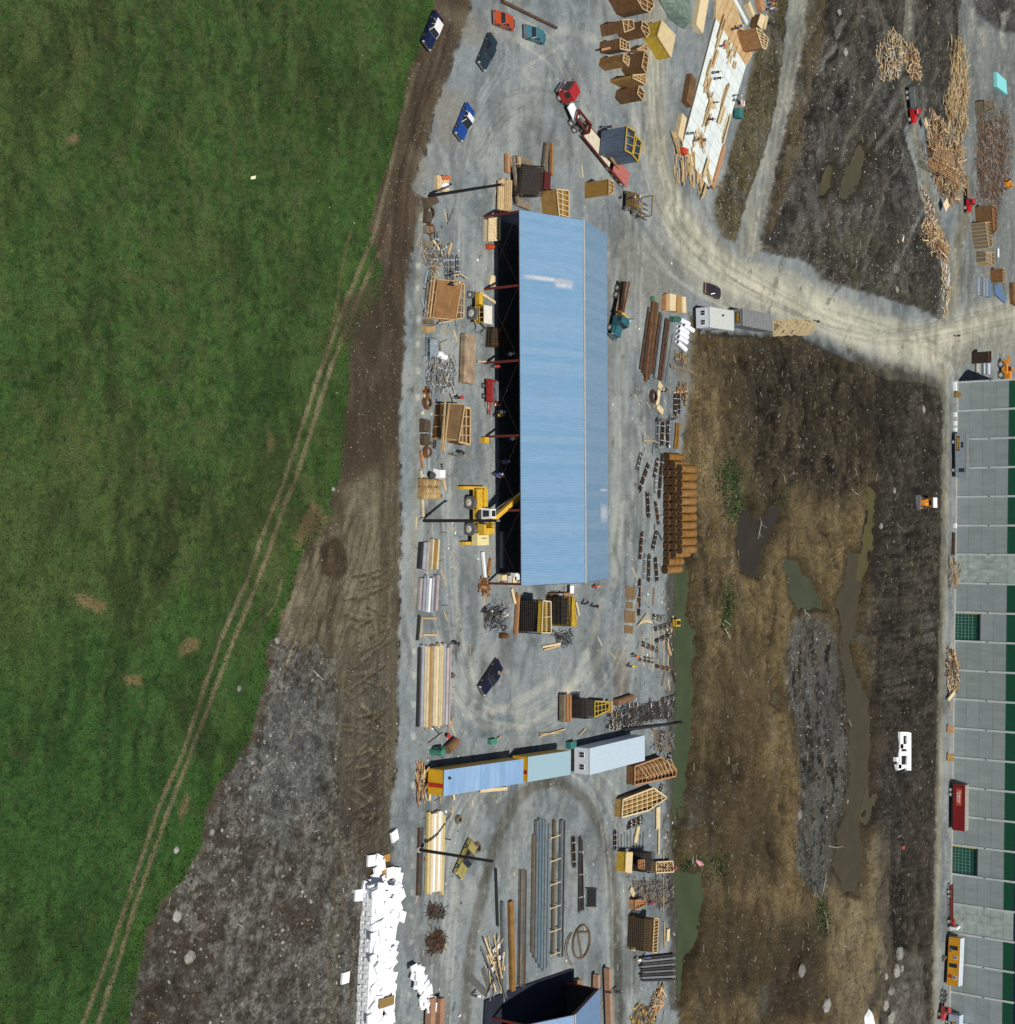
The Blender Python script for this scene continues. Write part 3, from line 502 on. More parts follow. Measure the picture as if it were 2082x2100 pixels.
gmats = {'dark_soil': groundmat('dark_soil', 2.6, .8, .025, 1.0, speckcol=(.42, .41, .38), sps=2.0, bs=3), 'grass': groundmat('grass', 6, .8, 0, 1.0, bs=6),
         'gravel': groundmat('gravel', 5, .34, .02, .4, speckcol=(.5, .5, .48), sps=2.6, bs=12), 'road_gravel': groundmat('road_gravel', 4.5, .30, .02, .4, speckcol=(.5, .5, .48), sps=2.2),
         'mud': groundmat('mud', 2.8, .75, .02, 1.0, speckcol=(.42, .36, .24), sps=2.6, bs=3.5), 'rubble': groundmat('rubble', 3, .75, .04, 1.0, speckcol=(.4, .41, .4), sps=2.6, bs=5),
         'dirt': groundmat('dirt', 4, .5, .04, .9, speckcol=(.4, .36, .28), sps=2.2, bs=7)}
I = np.arange(NX * NT).reshape(NX, NT)
quads = np.stack([I[:-1, :-1], I[1:, :-1], I[1:, 1:], I[:-1, 1:]], -1).reshape(-1, 4)
fz = ZONE2[:-1, :-1].ravel()
for z_, (nm, mn) in names.items():
    q = quads[fz == z_]
    if not len(q): continue
    used, inv = np.unique(q, return_inverse=True); q = inv.reshape(-1, 4)
    me = bpy.data.meshes.new(nm); nv = len(used); nf = len(q)
    me.vertices.add(nv); co = np.stack([gx[used], gy[used], Z[used]], -1).astype(np.float32); me.vertices.foreach_set('co', co.ravel())
    me.loops.add(nf * 4); me.loops.foreach_set('vertex_index', q.ravel().astype(np.int32))
    me.polygons.add(nf); me.polygons.foreach_set('loop_start', np.arange(0, nf * 4, 4, dtype=np.int32)); me.polygons.foreach_set('loop_total', np.full(nf, 4, np.int32))
    me.polygons.foreach_set('use_smooth', np.ones(nf, bool))
    me.update(); at = me.attributes.new('soil', 'FLOAT_COLOR', 'POINT')
    cc = np.ones((nv, 4), np.float32); cc[:, :3] = np.clip(C[used], 0, 1); at.data.foreach_set('color', cc.ravel())
    me.materials.append(gmats[mn]); me.validate()
    o = bpy.data.objects.new(nm, me); COL.objects.link(o); tag(o, kind='structure')
def zat(x, y):
    """terrain height at a world point (nearest grid vertex)"""
    i = int(np.clip(np.searchsorted(xs, x), 0, NX - 1)); j = int(np.clip(np.searchsorted(ts, y / hw[i]), 0, NT - 1)); return float(Z[i * NT + j])
def watermat(name, col):
    m, n, l, b = newmat(name); b.inputs['Base Color'].default_value = (*col, 1); b.inputs['Roughness'].default_value = .12
    b.inputs['IOR'].default_value = 1.33
    g = n.new('ShaderNodeNewGeometry'); nz = n.new('ShaderNodeTexNoise'); nz.inputs['Scale'].default_value = .25; nz.inputs['Detail'].default_value = 5; l.new(g.outputs['Position'], nz.inputs['Vector'])
    mx = n.new('ShaderNodeMix'); mx.data_type = 'RGBA'; mx.inputs[6].default_value = (*[c * .7 for c in col], 1); mx.inputs[7].default_value = (*[c * 1.3 for c in col], 1); l.new(nz.outputs[0], mx.inputs[0]); l.new(mx.outputs[2], b.inputs['Base Color'])
    n2 = n.new('ShaderNodeTexNoise'); n2.inputs['Scale'].default_value = 3; l.new(g.outputs['Position'], n2.inputs['Vector']); bp = n.new('ShaderNodeBump'); bp.inputs['Strength'].default_value = .05; l.new(n2.outputs[0], bp.inputs['Height']); l.new(bp.outputs[0], b.inputs['Normal'])
    return m
wcols = {'moat': (.052, .066, .030), 'dark_pond': (.035, .028, .018), 'green_pond': (.055, .06, .03), 'long_pond': (.058, .048, .024), 'edge_pond': (.08, .07, .02)}
for k, (pts, lv) in WATER.items():
    c = np.mean(pts, 0); out = [(c[0] + (p[0] - c[0]) * 1.0, c[1] + (p[1] - c[1]) * 1.0) for p in pts]
    w = [P(p[0] , p[1], lv) for p in out]; n_ = len(w); big = []
    for i in range(n_):                                  # push the outline out a little, the banks cut it
        a = w[i - 1]; b = w[(i + 1) % n_]; t_ = (b - a).normalized(); nrm = Vector((t_.y, -t_.x, 0)); big.append(w[i] + nrm * 3.2)
    ar = sum(w[i].x * w[(i + 1) % n_].y - w[(i + 1) % n_].x * w[i].y for i in range(n_))
    if ar < 0: big = [w[i] - (big[i] - w[i]) for i in range(n_)]
    me = bpy.data.meshes.new('water'); import bmesh
    bm = bmesh.new(); vs = [bm.verts.new(p) for p in big]; f = bm.faces.new(vs); bmesh.ops.triangulate(bm, faces=[f]); bmesh.ops.recalc_face_normals(bm, faces=bm.faces)
    for f in bm.faces:
        if f.normal.z < 0: f.normal_flip()
    bm.to_mesh(me); bm.free(); me.materials.append(watermat('water_' + k, wcols.get(k, (.07, .06, .028))))
    o = bpy.data.objects.new('water', me); COL.objects.link(o); tag(o, kind='structure')
# ------------------------------------------------------------- shared materials
WOOD = mat('new_lumber', (.56, .40, .205), rnd=.22, sc=2, var=.3, bump=.2, bsc=8)
WOODP = mat('pale_plywood', (.66, .53, .31), rnd=.12, sc=1.2, var=.15)
WOODO = mat('orange_plywood', (.40, .20, .085), rnd=.18, sc=1.5, var=.35)
PLY = mat('brown_form_plywood', (.165, .083, .030), rnd=.22, sc=1.6, var=.45, stretch=(.4, .4, 2))
PLYO = mat('ochre_form_plywood', (.33, .19, .05), rnd=.15, sc=1.4, var=.3)
WOODG = mat('weathered_timber', (.20, .16, .11), rnd=.35, sc=2, var=.4)
YEL = mat('yellow_paint', (.62, .38, .035), sc=1.5, var=.25, rough=.45)
YELD = mat('yellow_film_plywood', (.50, .33, .03), sc=1.5, var=.3, rough=.6)
ORG = mat('orange_paint', (.72, .27, .02), sc=1.5, var=.25, rough=.45)
DARK = mat('dark_steel', (.028, .028, .03), rough=.6, sc=2, var=.3)
BLK = mat('black_rubber', (.018, .018, .018), rough=.85, sc=3, var=.2)
TYRE = mat('dusty_tyre', (.11, .11, .105), rough=.9, sc=3, var=.4)
RIM = mat('pale_rim', (.62, .60, .52), rough=.5, sc=3, var=.2)
RUST = mat('rusty_steel', (.17, .070, .022), rough=.85, sc=1.3, var=.5, rnd=.3, bump=.2)
RUSTD = mat('dark_rusty_steel', (.085, .045, .025), rough=.85, sc=1.3, var=.5, rnd=.35)
REBAR = mat('reinforcing_steel', (.055, .045, .038), rough=.7, sc=2, var=.5, rnd=.4)
GALV = mat('galvanised_steel', (.34, .40, .44), rough=.45, metal=.3, sc=1.5, var=.3, rnd=.15)
STEELG = mat('grey_steel', (.17, .19, .20), rough=.55, sc=1.5, var=.35, rnd=.25)
WHITE = mat('white_paint', (.78, .79, .80), rough=.6, sc=1, var=.08)
FOAM = mat('white_foam', (.84, .86, .88), rough=.9, sc=2, var=.06, rnd=.04)
GLASS = mat('dark_glass', (.02, .025, .03), rough=.08, sc=1, var=.1, spec=.6)
CHROME = mat('chrome', (.55, .56, .57), rough=.2, metal=.9, sc=2, var=.1)
REDS = mat('red_oxide_steel', (.13, .018, .010), rough=.6, sc=1.5, var=.3)
REDP = mat('red_truck_paint', (.36, .022, .022), rough=.35, sc=1, var=.2)
SKIN = mat('skin', (.45, .24, .15), rough=.6, sc=3, var=.1)
CONC = mat('bare_concrete', (.42, .41, .38), rough=.9, sc=1.5, var=.25, rnd=.1)
NAVY = mat('navy_cloth', (.02, .03, .07), sc=4); LAMPR = mat('red_lens', (.4, .01, .01), rough=.3); LAMPW = mat('clear_lens', (.7, .7, .65), rough=.2)
GREENP = mat('dark_green_paint', (.03, .14, .09), rough=.5, sc=1.5, var=.25)
TARP = mat('grey_green_tarpaulin', (.15, .21, .17), rough=.7, sc=1.2, var=.45)
STONE = mat('pale_stone', (.25, .245, .22), sc=2, rnd=.35, var=.35)
_wheels = {}
def wheel(parent, x, y, r=.34, w=.22, axis='y', name='wheel', z=None, dual=False):
    k = (round(r, 2), round(w, 2), axis)
    if k not in _wheels:
        ax = Vector((0, 1, 0)) if axis == 'y' else Vector((1, 0, 0)); h = ax * w / 2
        t = MB().pipe(-h, h, r, r * .42, 16).mesh('tyre', TYRE if r > .45 else BLK); q = MB().cyl(-h * .75, h * .75, r * .58, n=12).cyl(-h * 1.02, h * 1.02, r * .2, n=8).mesh('rim', RIM if r > .4 else CHROME)
        _wheels[k] = (t, q)
    t, q = _wheels[k]; z = r if z is None else z
    o = bpy.data.objects.new(name, t); COL.objects.link(o); o.parent = parent; o.location = (x, y, z)
    p = bpy.data.objects.new('rim', q); COL.objects.link(p); p.parent = o
    return o
# ------------------------------------------------------------- cars
def car(label, c, a, b, L, paint_, roof=None, Wd=1.95, style='sedan', vinyl=None):
    """c: photo centre, a->b photo direction towards the front"""
    p = P(c[0], c[1], .7); t = thing('parked_car', label, 'car', (p.x, p.y, zat(p.x, p.y) * .5), ang(a, b), 'cars parked on the site')
    h = L / 2; w = Wd / 2
    pm = mat('car_paint_' + str(len(MATS)), paint_, rough=.25, sc=.8, var=.12, spec=.6)
    body = MB()
    body.side([(-h, .30), (-h, .62, .10), (-h + .12, .80, .14), (-h * .45, .86, .10), (h * .22, .86, .10), (h * .9, .78, .14), (h, .62, .12), (h, .30), (h * .78, .24), (-h * .75, .24)], -w, w)
    body.build('body', pm, t)
    g0, g1, r0, r1 = -h * .50, h * .30, -h * .30, h * .06
    cab = MB(); cab.add([(g0, -w + .14, .85), (g1, -w + .14, .85), (g1, w - .14, .85), (g0, w - .14, .85), (r0, -w + .32, 1.34), (r1, -w + .32, 1.34), (r1, w - .32, 1.34), (r0, w - .32, 1.34)], [(4, 5, 6, 7), (0, 1, 5, 4), (1, 2, 6, 5), (2, 3, 7, 6), (3, 0, 4, 7)])
    cab.build('window_glass', GLASS, t)
    rm = mat('car_roof_' + str(len(MATS)), roof, rough=.5, sc=2, var=.1) if roof else pm
    rx0, rx1 = (r0 - .12, r1 + .04) if not vinyl else vinyl
    MB().box(rx0, rx1, -w + .30, w - .30, 1.335, 1.39, tx=.06, ty=.06).build('roof', rm, t)
    for s in (-1, 1):
        for a_, b_, w_ in (((g0 + .05, s * (w - .15), .86), (r0, s * (w - .32), 1.35), .07), ((g1, s * (w - .15), .86), (r1, s * (w - .32), 1.35), .06), (((r0 + r1) / 2, s * (w - .17), .86), ((r0 + r1) / 2, s * (w - .32), 1.35), .06)): MB().bar(a_, b_, w_).build('pillar', pm if not roof else rm, t)
    MB().box(h - .02, h + .10, -w + .02, w - .02, .38, .58).build('front_bumper', CHROME, t); MB().box(-h - .10, -h + .02, -w + .02, w - .02, .38, .58).build('rear_bumper', CHROME, t)
    MB().box(g1 + .02, h * .88, -.012, .012, .84, .875).box(g1 + .02, g1 + .10, -w + .2, w - .2, .85, .875).build('hood_trim', CHROME, t)
    MB().box(h - .03, h + .03, -w + .35, w - .35, .58, .72).build('grille', DARK, t)
    for s in (-1, 1):
        MB().box(h - .04, h + .04, s * (w - .2) - .13, s * (w - .2) + .13, .58, .72).build('headlight', LAMPW, t)
        MB().box(-h - .04, -h + .04, s * (w - .25) - .18, s * (w - .25) + .18, .58, .72).build('taillight', LAMPR, t)
        MB().box(g1 - .35, g1 - .2, s * (w + .02) - .08, s * (w + .02) + .08, .86, .97).build('door_mirror', CHROME, t)
        for x in (-h * .58, h * .60): wheel(t, x, s * (w - .10))
    return t
car('navy car with a white vinyl roof at the field edge', (889, 62), (905, 24), (873, 102), 5.3, (.008, .014, .055), roof=(.72, .70, .68), vinyl=(-1.45, .25))
car('orange-red compact car beside the fallen dark pole', (1036, 41), (1022, 33), (1062, 48), 4.6, (.42, .065, .015))
car('teal sedan parked right of the orange-red car', (1099, 70), (1080, 60), (1122, 76), 4.9, (.05, .16, .20))
car('dark slate sedan parked between the navy car and the teal sedan', (1002, 106), (1017, 68), (987, 142), 5.3, (.018, .035, .048))
car('bright blue car with a white striped vinyl roof', (955, 250), (971, 214), (942, 286), 5.2, (.012, .06, .26), roof=(.7, .72, .78), vinyl=(-1.05, -.25))
car('black car with a person leaning on it, below the long shed', (1009, 1389), (1034, 1352), (986, 1426), 5.3, (.010, .013, .028))
car('olive yellow hardtop car crossed by the leaning look of a pole', (957, 1763), (975, 1722), (938, 1806), 5.0, (.33, .28, .085), roof=(.09, .09, .09))
car('dark brown car parked below the pale haul road', (1464, 596), (1450, 590), (1482, 604), 5.1, (.035, .024, .028))
for o in S.objects:
    if o.get('label', '').startswith('olive yellow'): o['label'] = 'olive yellow car with a dark roof beside the tall lower pole'
# ------------------------------------------------------------- light poles
def pole(label, base, top, r=.22, h=12.0):
    b = P(*base); b.z = 0
    t = thing('light_pole', label, 'pole', b, 0, 'tall dark poles along the yard')
    MB().cyl((0, 0, 0), (0, 0, h), r, r * .8, n=10).build('shaft', mat('creosoted_pole', (.016, .014, .012), rough=.8), t); MB().cyl((0, 0, 0), (0, 0, .5), r * 1.7, n=10).build('footing', CONC, t)
    MB().bar((-.1, 0, h - .3), (.1, 0, h - .3), .3).box(-.15, .5, -.12, .12, h - .1, h + .05).build('lamp_head', STEELG, t)
pole('tall dark pole standing in front of the yellow crane', (862, 1068), (1010, 1069))
pole('tall dark pole standing beside the upper end of the yard clutter', (872, 403), (1018, 381))
pole('tall dark pole whose top reaches over the olive yellow car', (855, 1742), (998, 1770))
a_ = P(1030, 2, .3); b_ = P(1142, 57, .3); tag(MB().cyl(a_, b_, .24, .2, n=10).build('fallen_pole', RUSTD), 'long dark pole lying on gravel above the orange and teal cars', 'pole')
a_ = P(1278, 1497, .35); b_ = P(1404, 1482, .35); tag(MB().cyl(a_, b_, .30, .12, n=10).build('steel_pipe', DARK), 'long black tapered bar standing in for the shadow strip above the trailers', 'pipe')  # black bar added in place of the trailer row's shadow strip
# ------------------------------------------------------------- long shed
def shed(label, px_top, px_bot, roofmat, ridge_z=9.1, eave_z=6.0, ncol=6, stains=()):
    e1 = P(1075, 433, eave_z); e2 = P(1065, 1201, eave_z); x0 = (e1.x + e2.x) / 2
    xr = (P(1203, 455, ridge_z).x + P(1195, 1201, ridge_z).x) / 2; x1 = (P(1250, 487, eave_z).x + P(1240, 1201, eave_z).x) / 2
    if px_top is not None: yt, yb = e1.y, e2.y
    else: x0, x1, xr, yt, yb = px_bot
    t = thing('steel_shed', label, 'shed', (x0, yb, 0)); Lh = yt - yb; wr = xr - x0; wt = x1 - x0
    n = int(round(Lh / .9)); st = Lh / n
    def sheet(sgn):
        m = MB(); hx = wr if sgn < 0 else wt - wr; rz_ = ridge_z - eave_z
        P0 = []; k = 4
        for i in range(k + 1):
            for j in (0, .22, .34, .66, .78):
                if i == k and j > 0: break
                y = (i + j) * st / k; P0.append((y, .055 if j in (.34, .66) else 0))
        v = []; f = []
        for (y, dz) in P0: v += [(-.25 if sgn < 0 else 0, y, dz - .0), (hx if sgn < 0 else hx + .25, y, dz)]
        vs = []
        for i, (x, y, z) in enumerate(v):
            fr = x / hx if sgn < 0 else 1 - x / hx; vs.append((x, y, z + fr * rz_))
        for i in range(len(P0) - 1): f.append((2 * i, 2 * i + 1, 2 * i + 3, 2 * i + 2))
        b = [(x, y, z - .04) for x, y, z in vs]; m.add(vs + b, f + [tuple(len(vs) + q for q in reversed(ff)) for ff in f]); return m.mesh('roof_panel', roofmat)
    for sgn, off in ((-1, 0), (1, wr)):
        if sgn > 0 and px_top is not None: roofmat = mat('grey_blue_roof_sheet', (.215, .335, .46), rough=.45, sc=1.6, col2=(.18, .29, .41), stretch=(.09, 1.6, 1), rnd=.035)
        me = sheet(sgn)
        for i in range(n):
            o = bpy.data.objects.new('roof_panel', me); COL.objects.link(o); o.parent = t; o.location = (off, i * st, eave_z + random.uniform(0, .012))
    MB().box(wr - .16, wr + .16, -.1, Lh + .1, ridge_z - eave_z + .03, ridge_z - eave_z + .09).build('ridge_cap', mat('ridge_cap', (.42, .40, .36), rough=.6), t, loc=(0, 0, eave_z))
    for i in range(ncol):
        y = Lh * i / (ncol - 1); y = min(max(y, .15), Lh - .15)
        MB().box(-.12, .12, y - .15, y + .15, 0, eave_z - .1).build('column', REDS, t); MB().box(wt - .12, wt + .12, y - .15, y + .15, 0, eave_z - .1).build('column', REDS, t)
        MB().bar((0, y, eave_z - .35), (wr, y, ridge_z - .4), .16, .35).bar((wr, y, ridge_z - .4), (wt, y, eave_z - .35), .16, .35).build('rafter', REDS, t)
        if i < ncol - 1:
            y2 = Lh * (i + 1) / (ncol - 1)
            MB().bar((0, y, .3), (0, y2, eave_z - .4), .022).bar((0, y, eave_z - .4), (0, y2, .3), .022).build('cross_brace', mat('brace_rod', (.05, .02, .015)), t)
    MB().box(-.1, .1, 0, Lh, eave_z - .32, eave_z - .1).build('eave_beam', REDS, t)
    wm = mat('shed_wall_sheet', (.10, .13, .17), rough=.5, sc=1) if px_top is not None else mat('shade_black_wall', (.012, .014, .02), sc=1)  # second shed's walls get their interior shade as a near-black colour
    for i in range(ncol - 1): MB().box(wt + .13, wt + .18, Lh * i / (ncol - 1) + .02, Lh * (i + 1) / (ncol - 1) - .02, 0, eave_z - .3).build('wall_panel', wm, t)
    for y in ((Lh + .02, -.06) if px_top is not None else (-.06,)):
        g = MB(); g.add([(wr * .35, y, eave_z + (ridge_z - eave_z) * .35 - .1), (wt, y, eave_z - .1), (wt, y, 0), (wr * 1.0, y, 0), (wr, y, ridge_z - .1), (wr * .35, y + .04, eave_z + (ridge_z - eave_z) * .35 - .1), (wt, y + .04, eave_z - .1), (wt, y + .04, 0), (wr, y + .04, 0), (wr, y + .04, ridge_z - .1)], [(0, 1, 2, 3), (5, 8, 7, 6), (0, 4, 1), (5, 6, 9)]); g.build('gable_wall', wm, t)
    tag(MB().box(3.2, wt - .1, .1, Lh - .1, 0, .02).build('shade_floor', mat('shade_dark_floor', (.06, .06, .058), sc=1.2, var=.4), t))  # dark floor with the roof's shade painted in, begins at the shadow edge
    for (x, y, w, l) in stains:
        fr = x / wr; z = eave_z + (ridge_z - eave_z) * (x / wr if x < wr else (wt - x) / (wt - wr)) + .11
        sl = (ridge_z - eave_z) / wr * (1 if x < wr else -wr / (wt - wr))
        MB().quad((x, y - w / 2, z), (x + l, y - w / 2, z + l * sl), (x + l, y + w / 2, z + l * sl), (x, y + w / 2, z), .004).build('paint_stain', STAIN, t)
    return t
# dusty streak with ragged see-through edge
STAIN, n_, l_, b_ = newmat('dust_stain'); b_.inputs['Base Color'].default_value = (.62, .68, .74, 1)
g_ = n_.new('ShaderNodeTexCoord'); sp_ = n_.new('ShaderNodeSeparateXYZ'); l_.new(g_.outputs['Generated'], sp_.inputs[0])
def mth(op, a, b=None, c=None):
    q = n_.new('ShaderNodeMath'); q.operation = op
    for i_, v_ in enumerate((a, b, c)):
        if v_ is None: continue
        if isinstance(v_, (int, float)): q.inputs[i_].default_value = v_
        else: l_.new(v_, q.inputs[i_])
    return q.outputs[0]
e_ = mth('MULTIPLY', mth('MULTIPLY', sp_.outputs[1], mth('SUBTRACT', 1.0, sp_.outputs[1])), 4.0); f_ = mth('MULTIPLY', mth('MULTIPLY', sp_.outputs[0], mth('SUBTRACT', 1.0, sp_.outputs[0])), 4.0)
z_ = n_.new('ShaderNodeTexNoise'); z_.inputs['Scale'].default_value = 2.5; z_.inputs['Detail'].default_value = 6; l_.new(g_.outputs['Object'], z_.inputs['Vector'])
l_.new(mth('MULTIPLY', mth('MULTIPLY', mth('POWER', e_, 1.4), mth('POWER', f_, .6)), mth('MULTIPLY', z_.outputs[0], 1.1)), b_.inputs['Alpha'])
ROOFB = mat('blue_roof_sheet', (.20, .335, .48), rough=.42, sc=1.6, var=.10, col2=(.165, .29, .44), stretch=(.09, 1.6, 1), spec=.6, rnd=.035)
shed('long open-sided steel shed with a light blue ribbed roof', 1, None, ROOFB, stains=((.1, 41.0, .8, 8.2), (5.4, 40.6, 1.5, 3.4), (17.4, 12.8, .5, 4.3), (17.6, 9.5, 3.2, 4)))
sr = P(1203, 455, 9.1); e1 = P(1075, 433, 6)
ye = P(1180, 2081, 9.1).y
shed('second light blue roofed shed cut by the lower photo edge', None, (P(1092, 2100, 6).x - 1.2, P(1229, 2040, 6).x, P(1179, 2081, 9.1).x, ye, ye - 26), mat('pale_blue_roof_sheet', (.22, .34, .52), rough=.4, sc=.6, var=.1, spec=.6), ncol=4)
t = thing('tarpaulin', 'dark navy sheets painting the shade on the ground at the lower shed end', 'tarpaulin', (0, 0, 0))  # near-black sheets that paint the shed end's shade onto the ground
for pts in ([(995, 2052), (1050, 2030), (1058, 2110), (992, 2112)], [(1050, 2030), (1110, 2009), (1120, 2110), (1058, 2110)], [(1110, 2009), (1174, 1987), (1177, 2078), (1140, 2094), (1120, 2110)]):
    MB().prism([P(a, b, .25).to_2d() for a, b in pts], .05, .30 + random.uniform(0, .05)).build('sheet', mat('navy_shade_sheet', (.010, .014, .028), rough=.75, sc=1.5, var=.5), t)
# ------------------------------------------------------------- factory wall on the right
ys = [783, 845, 904, 963, 1022, 1082, 1141, 1200, 1260, 1320, 1380, 1440, 1500, 1560, 1620, 1680, 1738, 1797, 1855, 1915, 1975, 2033, 2092, 2151]
b0 = P(1963.5, 783); b1 = P(1947, 2092); wa = math.atan2(b1.y - b0.y, b1.x - b0.x)
fac = thing('factory_building', 'long grey panelled factory wall with green siding at right', 'building', b0, wa)
Lf = (b1 - b0).length; nb = 22; bw = Lf / nb
PAN = mat('grey_green_wall_panel', (.265, .315, .31), rough=.8, sc=.6, var=.16, rnd=.07, stretch=(1, 1, .3)); PANB = mat('blue_grey_wall_panel', (.265, .315, .32), rough=.8, sc=.6, var=.1, rnd=.05)
PANW = mat('weathered_wall_panel', (.37, .44, .41), rough=.9, sc=.7, var=.35, rnd=.08)
COLM = mat('pale_concrete_column', (.50, .55, .54), rough=.8, sc=1.5, var=.2); GRS = mat('green_siding', (.006, .085, .042), rough=.5, sc=1, var=.15); GRD = mat('dark_band_glazing', (.012, .022, .05), rough=.3, sc=1, var=.2)
pm_ = {}
def boxmesh(key, m, *a):
    if key not in pm_: pm_[key] = MB().box(*a).mesh(key, m)
    return pm_[key]
DOORM = mat('green_door_glass', (.010, .075, .055), rough=.4, sc=1.4, var=.4); MULL = mat('pale_green_mullion', (.20, .42, .33), rough=.5)
SIDE = None
for i in range(nb + 3):
    x = i * bw
    MB().box(x - .05, x + .42, -.20, .05, 0, 14.9).build('column', COLM, fac)
    MB().box(x + .10, x + .32, -.30, -.20, 7.9, 8.15).build('bracket', DARK, fac)
    if i >= nb + 2: break
    door = i in (8, 16); wb = i in (6, 18)
    for k in range(4):
        for q in range(2 if not wb else 4):
            if door and k < 2: continue
            if q >= 1 and not wb: continue
            n_p = 4 if wb else 1; w_ = (bw - .47) / n_p
            m = PANW if wb else (PANB if (i * 7 + k * 3) % 5 == 0 else PAN); key = 'wall_panel%d%s' % (n_p, m.name)
            if key not in pm_: pm_[key] = MB().box(0, w_ - .03, -.02, .08, 0, 3.07).mesh('wall_panel', m)
            o = bpy.data.objects.new('wall_panel', pm_[key]); COL.objects.link(o); o.parent = fac; o.location = (x + .43 + q * w_, random.uniform(-.012, .012), k * 3.12 + .04)
    if not wb:
        if SIDE is None:
            mm = MB(); mm.box(0, bw - .5, .02, .10, 0, 2.15)
            for r in range(22): mm.box(r * .29 + .05, r * .29 + .15, -.05, .02, 0, 2.15)
            mm.box(0, bw - .5, -.09, .02, -.04, .04, 0); SIDE = mm.mesh('siding_panel', GRS)
        o = bpy.data.objects.new('siding_panel', SIDE); COL.objects.link(o); o.parent = fac; o.location = (x + .44, 0, 12.52)
    else:
        MB().box(x + .43, x + bw - .06, -.03, .08, 12.5, 14.6).build('wall_panel', PANW, fac)
    MB().box(x + .43, x + bw - .06, .12, .2, 14.7, 17.6).build('window_band', GRD, fac)
    if door:
        d = MB().box(x + .6, x + bw - .2, .20, .3, 0, 5.9).build('roller_door', DOORM, fac)
        for k in range(1, 8): MB().box(x + .6 + k * (bw - .8) / 8 - .03, x + .6 + k * (bw - .8) / 8 + .03, .15, .2, 0, 4.6).build('mullion', MULL, d)
        for k in range(1, 6): MB().box(x + .6, x + bw - .2, .13, .18, k * .85 - .03, k * .85 + .03).build('mullion', MULL, d)
        MB().box(x + .45, x + bw - .06, -.1, .15, 6.0, 6.2).build('door_lintel', DARK, fac); MB().box(x + .44, x + .6, .0, .2, 0, 5.9).build('door_jamb', YELD, fac)
MB().box(0, Lf + 2.2 * bw, .22, 55, .0, 17.4).build('hall_block', mat('roof_gravel', (.12, .12, .12)), fac)
MB().box(-.5, Lf + 2.2 * bw, -.45, -.05, .0, .25).build('plinth', CONC, fac)
# ------------------------------------------------------------- lettering
def letters(txt, size, m, parent, loc, rot, name='lettering', label=None):
    cu = bpy.data.curves.new(name, 'FONT'); cu.body = txt; cu.size = size; cu.extrude = .01; cu.align_x = 'CENTER'; cu.align_y = 'CENTER'; cu.offset = size * .02
    o = bpy.data.objects.new(name, cu); COL.objects.link(o); dg = bpy.context.evaluated_depsgraph_get(); me = bpy.data.meshes.new_from_object(o.evaluated_get(dg))
    bpy.data.objects.remove(o); me.materials.clear(); me.materials.append(m); o = bpy.data.objects.new(name, me); COL.objects.link(o); o.parent = parent; o.location = loc; o.rotation_euler = rot
    return o
# ------------------------------------------------------------- box trailers and site offices
def office(name, label, cat, p0, p1, h, Wd, wallm, roofm, floor=.75, npan=8, ribs=True, windows=0, stripe=None, sign=None, group=None, hitch=True, vent=None, wheels=True, proof=None):
    """p0 near end centre and p1 far end centre, both photo points at roof height h"""
    a = P(*p0, h); b = P(*p1, h); L = (b - a).to_2d().length; rz = math.atan2(b.y - a.y, b.x - a.x)
    t = thing(name, label, cat, (a.x, a.y, 0), rz, group); w = Wd / 2
    for s in (-1, 1): MB().box(0.02, L - .02, s * w - .03, s * w + .03, floor, h - .05).build('side_wall', wallm, t)
    MB().box(-.03, .03, -w + .03, w - .03, floor, h - .05).build('end_wall', wallm, t); MB().box(L - .03, L + .03, -w + .03, w - .03, floor, h - .05).build('end_wall', wallm, t)
    MB().box(0, L, -w + .05, w - .05, floor - .15, floor).build('floor_frame', DARK, t)
    pw = (L + .16) / npan
    me = MB().box(0, pw - .02, -w - .06, w + .06, 0, .06)
    if ribs: me.box(-.03, .03, -w - .06, w + .06, .06, .10)
    me = me.mesh('roof_panel', roofm)
    for i in range(npan):
        o = bpy.data.objects.new('roof_panel', me); COL.objects.link(o); o.parent = t; o.location = (-.08 + i * pw, 0, h - .05)
    for k in range(windows):
        y = (k - (windows - 1) / 2) * w * .95
        f = MB().box(-.07, -.03, y - .42, y + .42, floor + .85, floor + 1.75).build('window', WHITE, t)
        for s in (-.2, .2): MB().box(-.085, -.07, y + s - .17, y + s + .17, floor + .93, floor + 1.67).build('pane', GLASS, f)
    if stripe: MB().box(-.05, -.03, -w * .25 - .28, -w * .25 + .28, floor, h - .06).build('stripe', stripe, t)
    if vent: MB().cyl((vent, w * .35, h), (vent, w * .35, h + .35), .16, n=10).build('roof_vent', DARK, t)
    if wheels:
        for x in (L * .62, L * .62 + .95):
            for s in (-1, 1): wheel(t, x, s * (w - .2), .42, .25)
    MB().box(.3, .5, -w + .2, w - .2, 0, floor - .15).build('support_jack', WOODG, t)
    if hitch: MB().bar((0, -.4, floor - .2), (-1.1, 0, floor - .25), .09).bar((0, .4, floor - .2), (-1.1, 0, floor - .25), .09).build('hitch', DARK, t)
    f = MB().box(L * .4, L * .4 + .9, -w - .06, -w - .03, floor + .05, floor + 2.0).build('door', STEELG, t); MB().box(L * .4 + .75, L * .4 + .82, -w - .10, -w - .06, floor + .95, floor + 1.05).build('handle', CHROME, f)
    return t, L, w
BLR = mat('blue_trailer_roof', (.20, .34, .55), rough=.45, sc=.8, col2=(.28, .42, .60), stretch=(1, .3, 1), rnd=.1)
BLR2 = mat('pale_blue_trailer_roof', (.30, .44, .50), rough=.6, sc=6, var=.12)
